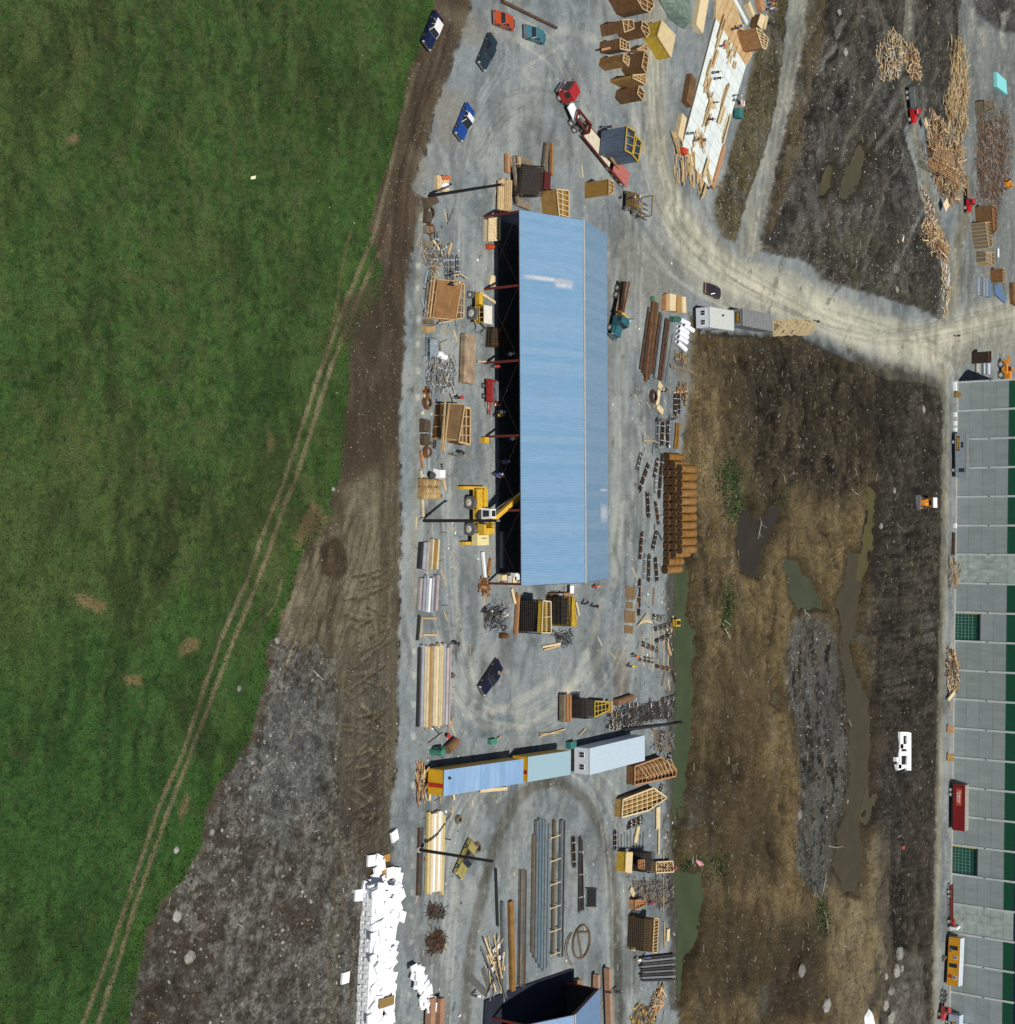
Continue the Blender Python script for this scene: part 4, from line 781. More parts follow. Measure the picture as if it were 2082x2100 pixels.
OFFY = mat('chrome_yellow_paint', (.66, .36, .012), rough=.5, sc=1, var=.12)
REDST = mat('red_stripe', (.42, .03, .012), rough=.5)
office('office_trailer', 'yellow office trailer with a red stripe and ribbed blue roof', 'trailer', (911, 1606), (1073, 1581), 3.3, 3.15, OFFY, BLR, npan=16, stripe=REDST, vent=.9, group='row of site trailers')
office('office_trailer', 'yellow office trailer with a flat pale blue roof between two others', 'trailer', (1083, 1578), (1170, 1564), 3.3, 3.3, OFFY, BLR2, npan=1, ribs=False, stripe=REDST, group='row of site trailers')
WHT = mat('white_trailer_skin', (.66, .70, .76), rough=.5, sc=1, var=.06); WHR = mat('white_blue_roof', (.46, .56, .64), rough=.5, sc=3, var=.1)
office('office_trailer', 'long white office trailer at the right end of the trailer row', 'trailer', (1210, 1562), (1322, 1534), 3.4, 3.75, WHT, WHR, npan=3, ribs=False, windows=2, group='row of site trailers')
office('office_trailer', 'short white site office with two windows left of the grey container', 'trailer', (1456, 650), (1505, 658), 3.3, 3.3, WHT, mat('stained_pale_roof', (.48, .56, .58), sc=1.5, col2=(.50, .47, .38), rough=.7), npan=2, ribs=False, windows=2, vent=4.5)
t, L, w = office('storage_container', 'grey storage container lettered ARGO beside the white site office', 'container', (1523, 650), (1584, 662), 3.0, 2.9, mat('grey_container', (.20, .22, .24), rough=.7, sc=2, rnd=.05), mat('grey_ribbed_roof', (.20, .21, .21), rough=.7, sc=2, var=.4, stretch=(3, .4, 1)), floor=.35, npan=10, hitch=False, wheels=False)
s_ = MB().box(-.07, -.03, -.95, .95, 1.7, 2.5).build('sign_board', DARK, t); letters('ARGO', .62, OFFY, s_, (-.085, 0, 2.1), (math.pi / 2, 0, -math.pi / 2))
# ------------------------------------------------------------- vehicles in front of the factory wall (they run along the photo's height)
def longtrailer(name, label, p0, p1, h, Wd, sidem, roofm, floor=1.0, wheels=((.12,),), cat='trailer', npan=6):
    a = P(*p0); b = P(*p1); L = (b - a).length; rz = math.atan2(b.y - a.y, b.x - a.x)
    t = thing(name, label, cat, (a.x, a.y, 0), rz)       # local x runs down the photo, local y runs away from the wall? (+y = away from camera)
    m = MB().box(0, L, 0, .06, floor, h); m.build('near_side', sidem, t)
    MB().box(0, L, Wd - .06, Wd, floor, h).build('far_side', sidem, t); MB().box(0.0, .06, .06, Wd - .06, floor, h).build('front_wall', sidem, t); MB().box(L - .06, L, .06, Wd - .06, floor, h).build('rear_door', sidem, t)
    pw = L / npan
    for i in range(npan): MB().box(i * pw + .01, (i + 1) * pw - .01, -.03, Wd + .03, h, h + .05).build('roof_panel', roofm, t)
    for k in range(int(L / 1.2)): MB().box(k * 1.2 + .4, k * 1.2 + .45, -.03, 0, floor, h).build('rib', sidem, t)
    MB().box(.2, L - .2, .2, Wd - .2, floor - .25, floor).build('chassis', DARK, t)
    return t, L
AR = mat('silver_van_side', (.26, .30, .34), rough=.5, sc=1.5, var=.15, rnd=.1)
t, L = longtrailer('van_trailer', 'grey van trailer lettered ARGO parked against the factory wall', (1950.5, 890), (1951, 979), 3.5, 2.5, AR, mat('worn_van_roof', (.17, .19, .19), sc=2, var=.6), floor=1.0)
s_ = MB().box(.6, 4.0, -.06, -.03, 1.35, 2.1).build('sign_board', DARK, t); letters('ARGO', 1.0, OFFY, s_, (2.3, -.075, 1.72), (math.pi / 2, 0, 0))
for x in (2.3, 3.0): MB().box(x - .3 - 0, x + .3, -.07, -.03, 2.45, 2.95).build('window', GLASS, t)
MB().box(8.2, 9.1, -.07, -.03, 1.9, 3.2).build('panel_patch', DARK, t)
for x in (1.9, 8.6): wheel(t, x, .25, .5, .3); wheel(t, x, 2.2, .5, .3)
t, L = longtrailer('van_trailer', 'dark red van trailer with faded lettering by the factory wall', (1945, 1607), (1944, 1701), 4.0, 2.6, mat('deep_red_trailer', (.20, .006, .010), rough=.45, sc=1, var=.15), mat('worn_white_roof', (.34, .32, .28), sc=3, var=.7), floor=1.15, npan=9)
s_ = MB().box(.9, 4.9, -.06, -.03, 1.9, 3.2).build('sign_panel', mat('faded_red_sign', (.45, .07, .025), sc=2, var=.3), t)
letters('Kingsway', .75, mat('faded_white_letters', (.72, .62, .58)), s_, (2.9, -.075, 2.75), (math.pi / 2, 0, 0)); letters('TRANSPORT', .42, mat('faded_white_letters', (.7, .6, .6)), s_, (2.9, -.075, 2.2), (math.pi / 2, 0, 0))
for x in (1.4, 2.5): wheel(t, x, .25, .5, .3); wheel(t, x, 2.3, .5, .3)
t, L = longtrailer('office_trailer', 'orange yellow office trailer with dark openings near the lower right', (1938.5, 1920), (1934, 2018), 3.6, 2.9, mat('orange_yellow_wall', (.62, .28, .012), rough=.5, sc=1, var=.15), mat('white_blue_roof2', (.52, .60, .66), sc=2), floor=.9, npan=2)
for x, wd, m in ((1.9, .95, GLASS), (5.9, .9, GLASS)): MB().box(x, x + wd, -.07, -.02, 1.3, 3.1).build('door', m, t)
for x, m in ((4.1, STEELG), (8.6, STEELG)): f = MB().box(x, x + .8, -.07, -.02, 2.2, 3.1).build('window', WHITE, t); MB().box(x + .08, x + .72, -.09, -.07, 2.28, 3.02).build('pane', m, f)
MB().box(8.4, 9.2, -.065, -.035, 1.2, 2.0).build('stripe', REDST, t); MB().box(2.6, 3.4, -.10, -.07, 1.3, 1.8).build('step', STEELG, t)
st_ = MB()
for k in range(5): st_.box(4.4 + k * .28, 4.66 + k * .28, -1.6, -.7, .1, .9 - k * .16)
tag(st_.build('wooden_steps', WOODG, None, (t.location.x, t.location.y, 0), t.rotation_euler[2]), 'small wooden steps at the orange yellow office trailer', 'steps')
t, L = longtrailer('van_trailer', 'pale grey trailer with a black sign at the bottom edge', (1938, 2078), (1935, 2165), 3.4, 2.7, mat('pale_grey_trailer', (.34, .37, .45), rough=.5, sc=1), WHR, floor=.9, npan=4)
s_ = MB().box(1.6, 4.6, -.06, -.03, 1.5, 2.6).build('sign_board', DARK, t); letters('ARGO', 1.1, OFFY, s_, (3.1, -.075, 2.05), (math.pi / 2, 0, 0))
for x in (1.9, 6.6): wheel(t, x, .25, .5, .3)
# ------------------------------------------------------------- trucks
def truckcab(t, x0, m, w=2.4, floor=.75, h=2.7, roofm=None):
    """forward control cab, front at x0+2"""
    MB().side([(x0, floor), (x0 + 2.0, floor), (x0 + 2.05, 1.45), (x0 + 1.85, h), (x0, h)], -w / 2, w / 2).build('cab', m, t)
    MB().box(x0 + .02, x0 + 1.8, -w / 2 + .06, w / 2 - .06, h, h + .07, tx=.08, ty=.08).build('cab_roof', roofm or m, t)
    MB().quad((x0 + 2.075, -w / 2 + .15, 1.55), (x0 + 2.075, w / 2 - .15, 1.55), (x0 + 1.90, w / 2 - .15, h - .15), (x0 + 1.90, -w / 2 + .15, h - .15), .03).build('windscreen', GLASS, t)
    for s in (-1, 1):
        MB().box(x0 + .7, x0 + 1.6, s * (w / 2 + .01) - .015, s * (w / 2 + .01) + .015, 1.6, h - .25).build('side_window', GLASS, t)
        MB().box(x0 + 2.03, x0 + 2.1, s * (w / 2 - .3) - .14, s * (w / 2 - .3) + .14, .95, 1.2).build('headlight', LAMPW, t)
        MB().bar((x0 + 1.9, s * w / 2, 2.2), (x0 + 2.0, s * (w / 2 + .3), 2.2), .05).box(x0 + 1.95, x0 + 2.05, s * (w / 2 + .3) - .1, s * (w / 2 + .3) + .1, 1.9, 2.4).build('mirror', CHROME, t)
    MB().box(x0 + 2.0, x0 + 2.2, -w / 2, w / 2, .45, .75).build('bumper', CHROME, t)
    MB().box(x0 + 2.07, x0 + 2.12, -.45, .45, .85, 1.4).build('grille', STEELG, t)
def haul_truck(label, front, rear, cabm, L, bed=None, load=None, bonnet=True, name='truck', hb=.9, cat='truck', stack=True):
    a = P(*front, .6); b = P(*rear, .6); rz = math.atan2(a.y - b.y, a.x - b.x)
    t = thing(name, label, cat, (b.x, b.y, 0), rz)
    MB().box(0, L - .3, -.45, .45, .6, .85).build('chassis', DARK, t)
    if bonnet:
        MB().side([(L - 1.6, .7), (L, .7), (L, 1.35), (L - 1.6, 1.6)], -.85, .85).build('bonnet', cabm, t)
        for s in (-1, 1): MB().side([(L - 1.5, .9), (L - .2, .9), (L - .35, 1.2), (L - 1.3, 1.25)], s * 1.0 - .2, s * 1.0 + .2).build('fender', cabm, t); MB().box(L - .02, L + .06, s * .95 - .12, s * .95 + .12, .95, 1.2).build('headlight', LAMPW, t)
        MB().box(L, L + .2, -1.15, 1.15, .45, .7).build('bumper', CHROME, t)
        MB().side([(L - 3.0, .75), (L - 1.6, .75), (L - 1.6, 1.65), (L - 1.85, 2.4), (L - 3.0, 2.4)], -1.1, 1.1).build('cab', cabm, t)
        MB().quad((L - 1.58, -.95, 1.7), (L - 1.58, .95, 1.7), (L - 1.82, .95, 2.32), (L - 1.82, -.95, 2.32), .03).build('windscreen', GLASS, t)
        MB().box(L - 2.9, L - 1.95, -1.02, 1.02, 2.4, 2.46, tx=.06, ty=.06).build('cab_roof', cabm, t)
        for s in (-1, 1): MB().box(L - 2.7, L - 2.0, s * 1.11 - .015, s * 1.11 + .015, 1.65, 2.2).build('side_window', GLASS, t)
        ce = L - 3.1
    else: truckcab(t, L - 2.1, cabm); ce = L - 2.3
    if stack: MB().cyl((ce - .1, .9, .8), (ce - .1, .9, 3.2), .08, n=8).build('exhaust', CHROME, t)
    for s in (-1, 1):
        wheel(t, L - (1.0 if bonnet else 1.2), s * 1.0, .52, .3)
        for x in (.9, 2.1): wheel(t, x, s * .98, .52, .5)
    if bed == 'dump':
        m = MB().box(0, ce - .2, -1.2, 1.2, .95, 1.05)
        for s in (-1, 1): m.box(0, ce - .2, s * 1.2 - .05, s * 1.2 + .05, 1.05, 2.1)
        m.box(ce - .3, ce - .2, -1.2, 1.2, 1.05, 2.4).box(-.05, .05, -1.2, 1.2, 1.05, 1.9); m.build('dump_body', STEELG, t)
        MB().box(.1, ce - .35, -1.1, 1.1, 1.05, 1.6, tx=.3, ty=.2).build('load_of_soil', mat('load_soil', (.17, .15, .10), sc=2, var=.5), t)
    if bed == 'flat':
        for k in range(8): MB().box(-.1, ce - .2, -1.2 + k * .3 + .01, -.9 + k * .3 - .01, 1.0, 1.1).build('deck_plank', load or WOODG, t)
    return t
t = haul_truck('red tractor unit hitched to a low trailer carrying blue boxes', (1152, 186), (1190, 268), REDP, 7.6, bonnet=False)
MB().box(1.9, 4.6, -.9, .9, .85, 1.0).build('deck_plate', WHITE, t); MB().cyl((4.2, -1.05, .8), (5.2, -1.05, .8), .3, n=12).build('fuel_tank', GALV, t)
# low loader trailer with its load
a = P(1199, 262, .9); b = P(1288, 372, .9); rz = math.atan2(b.y - a.y, b.x - a.x); L = (b - a).length
t = thing('low_loader_trailer', 'red low loader trailer under the blue boxed forms', 'trailer', (a.x, a.y, 0), rz)
PINK = mat('worn_red_deck', (.42, .13, .11), sc=1.5, var=.3); CREAM = mat('cream_deck', (.60, .55, .42), sc=1.5, var=.25)
for s in (-1, 1): MB().box(0, L - 1.5, s * 1.25 - .08, s * 1.25 + .08, .55, .85).build('side_rail', REDS, t)
for k in range(7): MB().box(.6 + k * (L - 6) / 7, .6 + (k + 1) * (L - 6) / 7 - .03, -1.17, 1.17, .7, .8).build('deck_plank', CREAM, t)
MB().box(L - 4.6, L, -1.25, 1.25, .95, 1.1, tx=.3).build('rear_deck', PINK, t)
m = MB()
for s in (-1, 1): m.bar((-3.2, s * .8, 1.5), (.4, s * .8, 1.5), .22, .3)
m.bar((-3.2, -.8, 1.5), (-3.2, .8, 1.5), .2, .3).bar((.4, -.8, 1.5), (.4, .8, 1.5), .2, .5).bar((.4, -.8, 1.5), (.4, -.8, .7), .2).bar((.4, .8, 1.5), (.4, .8, .7), .2); m.build('gooseneck', REDS, t)
for x in (L - 3.4, L - 2.2, L - 1.0):
    for s in (-1, 1): wheel(t, x, s * 1.0, .5, .45)
BLF = mat('blue_grey_form_sheet', (.085, .12, .18), sc=1.5, var=.5, stretch=(1, 3, .6)); GRF = mat('green_form_edge', (.10, .22, .09), sc=2, var=.3)
# ------------------------------------------------------------- timber forms
def formbox(name, label, cat, top, h, m=None, rim=WOOD, z0=0.0, lattice=(3, 3), lid=None, group=None, inset=.45, rimw=.17, ribs=0, floor=True, sidemats=None, skip=()):
    """upright form: top = outline of its top edge in the photo, h = height of that edge"""
    m = m or PLY
    W_ = [P(a, b, h) for a, b in top]; c = sum(W_, Vector()) / len(W_); c.z = 0
    t = thing(name, label, cat, c, 0, group); pts = [(p - c).to_2d() for p in W_]; n = len(pts)
    ar = sum(pts[i].x * pts[(i + 1) % n].y - pts[(i + 1) % n].x * pts[i].y for i in range(n))
    if ar < 0: pts = pts[::-1]
    for i in range(n):
        a = pts[i]; b = pts[(i + 1) % n]
        if i not in skip:
            mm = (sidemats or {}).get(i, m)
            MB().quad((a.x, a.y, z0), (b.x, b.y, z0), (b.x, b.y, h - .04), (a.x, a.y, h - .04), .05).build('side_panel', mm, t)
        MB().bar((a.x, a.y, h), (b.x, b.y, h), rimw, .09).build('top_rail', rim, t)
        if ribs:
            k = max(2, int((b - a).length / ribs))
            for q in range(k + 1):
                p = a.lerp(b, q / k); o_ = Vector((b.y - a.y, a.x - b.x)).normalized() * .07
                MB().box(p.x + o_.x - .05, p.x + o_.x + .05, p.y + o_.y - .05, p.y + o_.y + .05, z0, h - .06).build('stud', rim, t)
    if lid is not None: MB().prism(pts, h + .05, h + .10).build('lid', lid, t)
    else:
        MB().prism([p * .97 for p in pts], h - inset - .05, h - inset).build('inner_floor', m, t)
        ux = (pts[1] - pts[0]); uy = pts[-1] - pts[0]
        lo = [min(p.x for p in pts), min(p.y for p in pts)]; hi = [max(p.x for p in pts), max(p.y for p in pts)]
        def clip(y, ax):
            r = []
            for i in range(n):
                a = pts[i]; b = pts[(i + 1) % n]
                u0, v0 = (a.y, a.x) if ax else (a.x, a.y); u1, v1 = (b.y, b.x) if ax else (b.x, b.y)
                if (v0 - y) * (v1 - y) < 0: r.append(u0 + (u1 - u0) * (y - v0) / (v1 - v0))
            return (min(r), max(r)) if len(r) >= 2 else None
        for q in range(1, lattice[0]):
            x = lo[0] + (hi[0] - lo[0]) * q / lattice[0]; r = clip(x, 1)
            if r: MB().bar((x, r[0], h - .06), (x, r[1], h - .06), .10, .09).build('cross_brace', rim, t)
        for q in range(1, lattice[1]):
            y = lo[1] + (hi[1] - lo[1]) * q / lattice[1]; r = clip(y, 0)
            if r: MB().bar((r[0], y, h - .09), (r[1], y, h - .09), .10, .09).build('cross_brace', rim, t)
    return t
GF = 'upright timber forms standing by the haul road'
formbox('timber_form', 'largest brown plywood form at the top edge of the form group', 'form', [(1300, -14), (1336, -4), (1342, 10), (1333, 25), (1318, 18)], 4.6, group=GF)
formbox('timber_form', 'brown form with a white rimmed window-like top left of the group', 'form', [(1277, 41), (1298, 40), (1301, 58), (1281, 66)], 4.0, group=GF, lattice=(2, 2), rimw=.14)
formbox('timber_form', 'brown form with a pointed hexagonal top touching the yellow crate', 'form', [(1318, 42), (1330, 54), (1332, 68), (1326, 76), (1315, 58)], 4.3, group=GF, lattice=(1, 3))
formbox('timber_form', 'brown form with an orange plank leaning on its face', 'form', [(1272, 78), (1290, 88), (1292, 104), (1272, 100)], 3.6, group=GF)
beam('plank', WOODO, P(1234, 102, 1.5), P(1252, 98, 2.0), .3, .06).update_tag()
formbox('timber_form', 'small triangular timber form between two brown forms', 'form', [(1305, 102), (1326, 90), (1329, 104)], 2.2, m=WOODO, group=GF)
formbox('timber_form', 'orange brown form with a pale lattice top at far left', 'form', [(1280, 110), (1291, 118), (1289, 136), (1277, 124)], 4.2, m=mat('light_brown_plywood', (.27, .14, .045), rnd=.2, sc=1.4, var=.4), group=GF)
formbox('timber_form', 'brown form whose tall top shows four dark cells', 'form', [(1322, 105), (1330, 115), (1326, 150), (1316, 136)], 3.6, group=GF, lattice=(1, 4))
formbox('timber_form', 'tan wedge shaped form with a triangular lattice top', 'form', [(1298, 154), (1324, 152), (1325, 174), (1298, 160)], 4.0, m=PLYO, group=GF, lattice=(5, 3))
formbox('timber_form', 'lowest brown form of the group with a dark open top', 'form', [(1311, 176), (1322, 190), (1319, 206), (1307, 192)], 4.0, group=GF, lattice=(1, 2))
formbox('timber_crate', 'big yellow and pale crate beside the brown forms', 'crate', [(1357, 42), (1385, 72), (1376, 118), (1348, 73)], 2.5, m=YELD, lid=WOODP, rim=WOOD)
t_ = thing('tarpaulin', 'grey green tarpaulin draped over a heap above the yellow crate', 'tarpaulin', P(1365, 20, 0))
m = MB(); N = 14
vs = []; fs = []
cc_ = [P(1345, -10, 0), P(1398, -30, 0), P(1402, 60, 0), P(1372, 40, 0)]
for i in range(N + 1):
    for j in range(N + 1):
        u = i / N; v = j / N; p = cc_[0] * (1 - u) * (1 - v) + cc_[1] * u * (1 - v) + cc_[2] * u * v + cc_[3] * (1 - u) * v - t_.location
        e = min(u, 1 - u, v, 1 - v); vs.append((p.x, p.y, min(1.8, e * 14) + random.uniform(0, .25)))
for i in range(N):
    for j in range(N): a = i * (N + 1) + j; fs.append((a, a + 1, a + N + 2, a + N + 1))
m.add(vs, fs).build('sheet', TARP, t_)
formbox('timber_form', 'ochre form half hidden behind the top end of the long shed', 'form', [(1142, 388), (1167, 391), (1167, 452), (1148, 450)], 2.8, m=PLYO, lattice=(2, 6), rim=WOODP)
formbox('timber_form', 'ochre plywood form standing above the long shed near a loader', 'form', [(1249, 367), (1259, 373), (1258, 396), (1249, 400)], 4.2, m=PLYO, lattice=(2, 4), rim=WOOD)
formbox('timber_form', 'large brown form with pale lattice end on the plywood deck', 'form', [(1551, 57), (1562, 64), (1576, 80), (1571, 100), (1564, 98)], 4.2, m=mat('mid_brown_plywood', (.27, .135, .05), sc=1.5, var=.35), lattice=(3, 6), rim=WOODP)
formbox('timber_form', 'small brown form leaning behind the large deck form', 'form', [(1560, 28), (1570, 34), (1562, 60), (1553, 50)], 1.6, lattice=(1, 2), lid=WOODP)
formbox('timber_form', 'dark brown form beside white pipes above the factory corner', 'form', [(2026, 721), (2033, 720), (2033, 742), (2026, 744)], 4.0, m=mat('dark_brown_plywood', (.035, .018, .010), sc=1.5, var=.5), rim=RUSTD, lattice=(1, 4))
formbox('timber_form', 'brown form on the gravel at the right, casting a long shadow', 'form', [(2057, 550), (2061, 552), (2061, 578), (2057, 578)], 3.2, m=mat('red_brown_plywood', (.22, .10, .03), sc=1.5, var=.3), lattice=(1, 5))
formbox('timber_form', 'tall brown stacked form right of the small red flatbed truck', 'form', [(2034, 420), (2045, 428), (2045, 470), (2038, 480)], 4.2, m=PLY, lattice=(1, 6), rim=WOODO)
formbox('timber_crate', 'open ribbed crate with dark cells below the brown stacked form', 'crate', [(2021, 456), (2032, 456), (2036, 505), (2028, 508)], 3.6, m=WOODG, lattice=(1, 8), rim=WOOD, ribs=.8)
formbox('timber_crate', 'small open ribbed crate below the larger ribbed crate', 'crate', [(2022, 518), (2039, 518), (2039, 544), (2022, 536)], 2.4, m=WOODG, lattice=(3, 3), rim=WOOD, ribs=.8)
formbox('site_hut', 'little dark roofed timber hut at the top of the rod heap', 'hut', [(2018, 206), (2037, 204), (2040, 222), (2020, 232)], 2.4, m=WOODG, lattice=(2, 2), rim=WOODG)
# closed lid forms in the left yard
t = formbox('plywood_form', 'brown plywood topped form with railings left of the yellow tractor', 'form', [(899, 574), (950, 578), (934, 655), (888, 651)], 1.3, m=WOODO, lid=mat('tan_brown_plywood', (.25, .125, .042), sc=.9, var=.35), rim=WOOD, ribs=1.3)
for q in ((886, 566, 876, 650), (892, 566, 882, 650)):
    tag(beam('rail', WOOD, P(q[0], q[1], 1.0), P(q[2], q[3], 1.0), .12), 'timber rail lying along the left side of the brown topped form' if q[0] == 886 else 'timber rail closest to the brown topped form on its left side', 'timber')
for k, q in enumerate(((880, 575, 902, 583), (880, 615, 900, 618), (871, 638, 888, 645), (943, 562, 960, 572), (918, 565, 942, 563), (900, 662, 930, 657))):
    beam('timber', WOOD, P(q[0], q[1], .5), P(q[2], q[3], .8), .14)
formbox('plywood_form', 'narrow lattice wall of pale timber on the brown topped form', 'form', [(947, 582), (952, 582), (951, 652), (935, 654)], 1.5, m=PLY, lattice=(1, 5), rim=WOOD, z0=1.3)
t = formbox('plywood_form', 'brown barred form with a bright pale lattice side, mid left yard', 'form', [(913, 828), (951, 830), (938, 902), (906, 898)], 1.6, m=PLY, lid=mat('dark_tan_plywood', (.15, .085, .035), sc=.9, var=.4), rim=WOOD, ribs=1.2)
formbox('timber_lattice', 'bright pale timber lattice with dark cells beside the barred form', 'form', [(953, 835), (965, 838), (964, 912), (941, 906)], 1.9, m=PLY, rim=WOOD, lattice=(3, 4), rimw=.24)
for q in ((913, 823, 907, 925), (921, 828, 910, 926)): beam('timber', WOOD, P(q[0], q[1], 2.1), P(q[2], q[3], 2.1), .2)
formbox('timber_crate', 'light slatted crate at the upper left corner of the long shed', 'crate', [(1003, 449), (1026, 446), (1026, 492), (1002, 494)], .8, m=WOODP, rim=WOODP, lattice=(1, 8), inset=.15)
# ------------------------------------------------------------- reinforcing cages
def cage(label, top, h, z0=.1, sp=.33, m=REBAR, group='reinforcing cages waiting in the yard', r=.045, back=True):
    W_ = [P(a, b, h) for a, b in top]; c = sum(W_, Vector()) / 4; c.z = 0
    t = thing('rebar_cage', label, 'rebar cage', c, 0, group); p = [(q - c).to_2d() for q in W_]
    for i in range(4):
        a = p[i]; b = p[(i + 1) % 4]; g = MB(); k = max(2, int((b - a).length / sp)); v = max(2, int((h - z0) / sp))
        for q in range(k + 1): s = a.lerp(b, q / k); g.bar((s.x, s.y, z0), (s.x, s.y, h), r)
        for q in range(v + 1): z = z0 + (h - z0) * q / v; g.bar((a.x, a.y, z), (b.x, b.y, z), r)
        o = g.build('bar_grid', m, t); o['kind'] = 'stuff'
    g = MB(); k = max(2, int((p[1] - p[0]).length / sp)); v = max(2, int((p[3] - p[0]).length / sp))
    for q in range(k + 1): s = p[0].lerp(p[1], q / k); e = p[3].lerp(p[2], q / k); g.bar((s.x, s.y, h), (e.x, e.y, h), r)
    for q in range(v + 1): s = p[0].lerp(p[3], q / v); e = p[1].lerp(p[2], q / v); g.bar((s.x, s.y, h), (e.x, e.y, h), r)
    o = g.build('bar_grid', m, t); o['kind'] = 'stuff'
    if back: MB().prism([q * .9 for q in p], z0, h * .8).build('dark_core', mat('dark_form_face', (.022, .017, .012), sc=1.5, var=.5), t)
    return t
cage('dark rebar cage standing in pale timber above the long shed', [(1072, 338), (1116, 341), (1112, 402), (1066, 400)], 1.8)
for q, w_ in (((1053, 321), (1062, 418)), ((1064, 322), (1068, 400))): beam('timber', WOODG if w_[0] == 1062 else WOOD, P(*q, .9), P(*w_, .9), .35)
tag(beam('timber', WOODG, P(1055, 412, .3), P(1086, 424, .3), 1.0, .4), 'thick grey brown timber under the lower left of the upper cage', 'timber')
tag(beam('timber', WOODG, P(1056, 325, .3), P(1090, 335, .3), .9, .4), 'pale grey timber wedge over the top left of the upper cage', 'timber')
tag(MB().prism([P(a, b, 1.2).to_2d() for a, b in [(1118, 352), (1130, 354), (1129, 394), (1116, 386)]], .1, 1.2).build('steel_form', mat('dark_red_panel', (.09, .008, .008), sc=1.5, var=.4)), 'dark red steel form right of the upper rebar cage', 'form')
tag(beam('timber', WOODG, P(1122, 293, .4), P(1116, 350, .4), .9, .4), 'dark weathered timber standing clear above the upper rebar cage', 'timber'); tag(beam('timber', WOODO, P(1132, 294, .5), P(1131, 360, .5), .5, .4), 'orange timber along the right of the dark weathered timber', 'timber')
tag(beam('timber', WOODO, P(1041, 316, .4), P(1041, 354, .4), .7, .5), 'short orange timber block at the upper left of the cages', 'timber')
for k in range(7): beam('plank', WOOD, P(1024 + k * 4, 370 - k % 3 * 2, .5), P(1022 + k * 4, 432 + k % 2 * 3, .5), .33, .25)
t = cage('widest dark rebar cage below the end of the long shed', [(1112, 1230), (1130, 1233), (1131, 1300), (1112, 1300)], 4.2)
formbox('timber_form', 'narrow yellow lined form on the right of the widest cage', 'form', [(1114, 1232), (1130, 1234), (1131, 1298), (1111, 1298)], 4.35, m=YELD, rim=WOODP, lattice=(2, 2), z0=3.6, inset=.5)
tag(beam('timber', WOODO, P(1063, 1217, .4), P(1058, 1302, .4), .35, .5), 'thin orange timber along the left side of the widest cage', 'timber')
cage('dark cage with yellow edge right of the widest cage', [(1160, 1223), (1173, 1224), (1172, 1284), (1160, 1284)], 3.4, sp=.6)
formbox('timber_form', 'narrow yellow form wedge at the right end of the twin cages', 'form', [(1174, 1224), (1177, 1224), (1183, 1283), (1171, 1284)], 3.2, m=YELD, rim=YELD, lattice=(1, 9), inset=.1)
tag(beam('timber', WOODO, P(1128, 1220, .5), P(1172, 1219, .5), .5, .5), 'orange brown beam with two white blocks above the twin cages', 'timber')
for x in (1147, 1152): tag(piece('block', WHITE, P(x, 1221, 1.0), (.35, .5, .35)), 'left white block on the orange brown beam' if x == 1147 else 'right white block on the orange brown beam', 'block')
tag(piece('sheet', FOAM, P(1173, 1209, .8), (.9, 1.1, .1)), 'white sheet sticking out from under the shed end', 'sheet')
cage('brown rebar cage between a plank wall and an open yellow frame', [(1200, 1433), (1218, 1433), (1218, 1472), (1200, 1474)], 3.2)
for x in (1154, 1160, 1166): tag(beam('timber', WOODG if x == 1154 else WOODO, P(x, 1424, .8), P(x, 1480, .8), .5, .8), {1154: 'leftmost upright plank bundle of the small brown cage', 1160: 'middle plank bundle left of the small brown cage', 1166: 'plank bundle touching the small brown cage'}[x], 'timber')
formbox('timber_form', 'open yellow timber frame right of the small brown cage', 'form', [(1220, 1438), (1250, 1440), (1248, 1457), (1220, 1470)], 1.6, m=DARK, rim=YELD, lattice=(4, 3), rimw=.2)
tag(beam('timber', WOOD, P(1251, 1437, .8), P(1251, 1462, .8), .4, .8), 'pale board closing the open yellow frame', 'timber')
formbox('timber_form', 'open orange timber form full of battens by the water edge', 'form', [(1302, 1572), (1356, 1553), (1388, 1578), (1386, 1592), (1302, 1610)], 1.5, m=PLY, rim=WOODO, lattice=(11, 3), inset=1.0, rimw=.25)
for k in range(9):
    a_, b_ = (1312 + k * 8, 1572 - k * 2), (1330 + k * 7, 1598 - k * 2); beam('batten', WOOD, P(*a_, 1.7), P(*b_, 1.5), .12)
formbox('timber_form', 'pale timber form with many cross pieces below the orange one', 'form', [(1278, 1640), (1340, 1616), (1368, 1636), (1330, 1662), (1276, 1676)], 1.4, m=PLYO, rim=WOODP, lattice=(9, 5), inset=.8, rimw=.24)
cage('dark cage with yellow end left of the open pale frame, right yard', [(1318, 1748), (1344, 1748), (1342, 1790), (1316, 1788)], 2.6)
formbox('timber_form', 'yellow ended pale block at the left of the right-yard cage', 'form', [(1284, 1748), (1297, 1748), (1295, 1790), (1282, 1788)], 1.6, m=YELD, rim=YEL, lid=WOODP)
formbox('timber_form', 'small ladder shaped timber grille on the right-yard cage', 'form', [(1310, 1764), (1322, 1764), (1322, 1781), (1310, 1781)], 2.9, m=DARK, rim=WOODO, lattice=(3, 3), z0=2.6, inset=.1, rimw=.12)
formbox('timber_form', 'pale framed tray with clutter at the water edge, right yard', 'form', [(1346, 1768), (1380, 1766), (1382, 1788), (1346, 1790)], 1.0, m=PLYO, rim=WOODP, lattice=(6, 2), inset=.6)
cage('tall brown rebar cage with a pale celled end, right yard', [(1320, 1882), (1342, 1885), (1338, 1952), (1318, 1950)], 2.8, m=mat('brown_bar', (.12, .075, .03), rnd=.3))
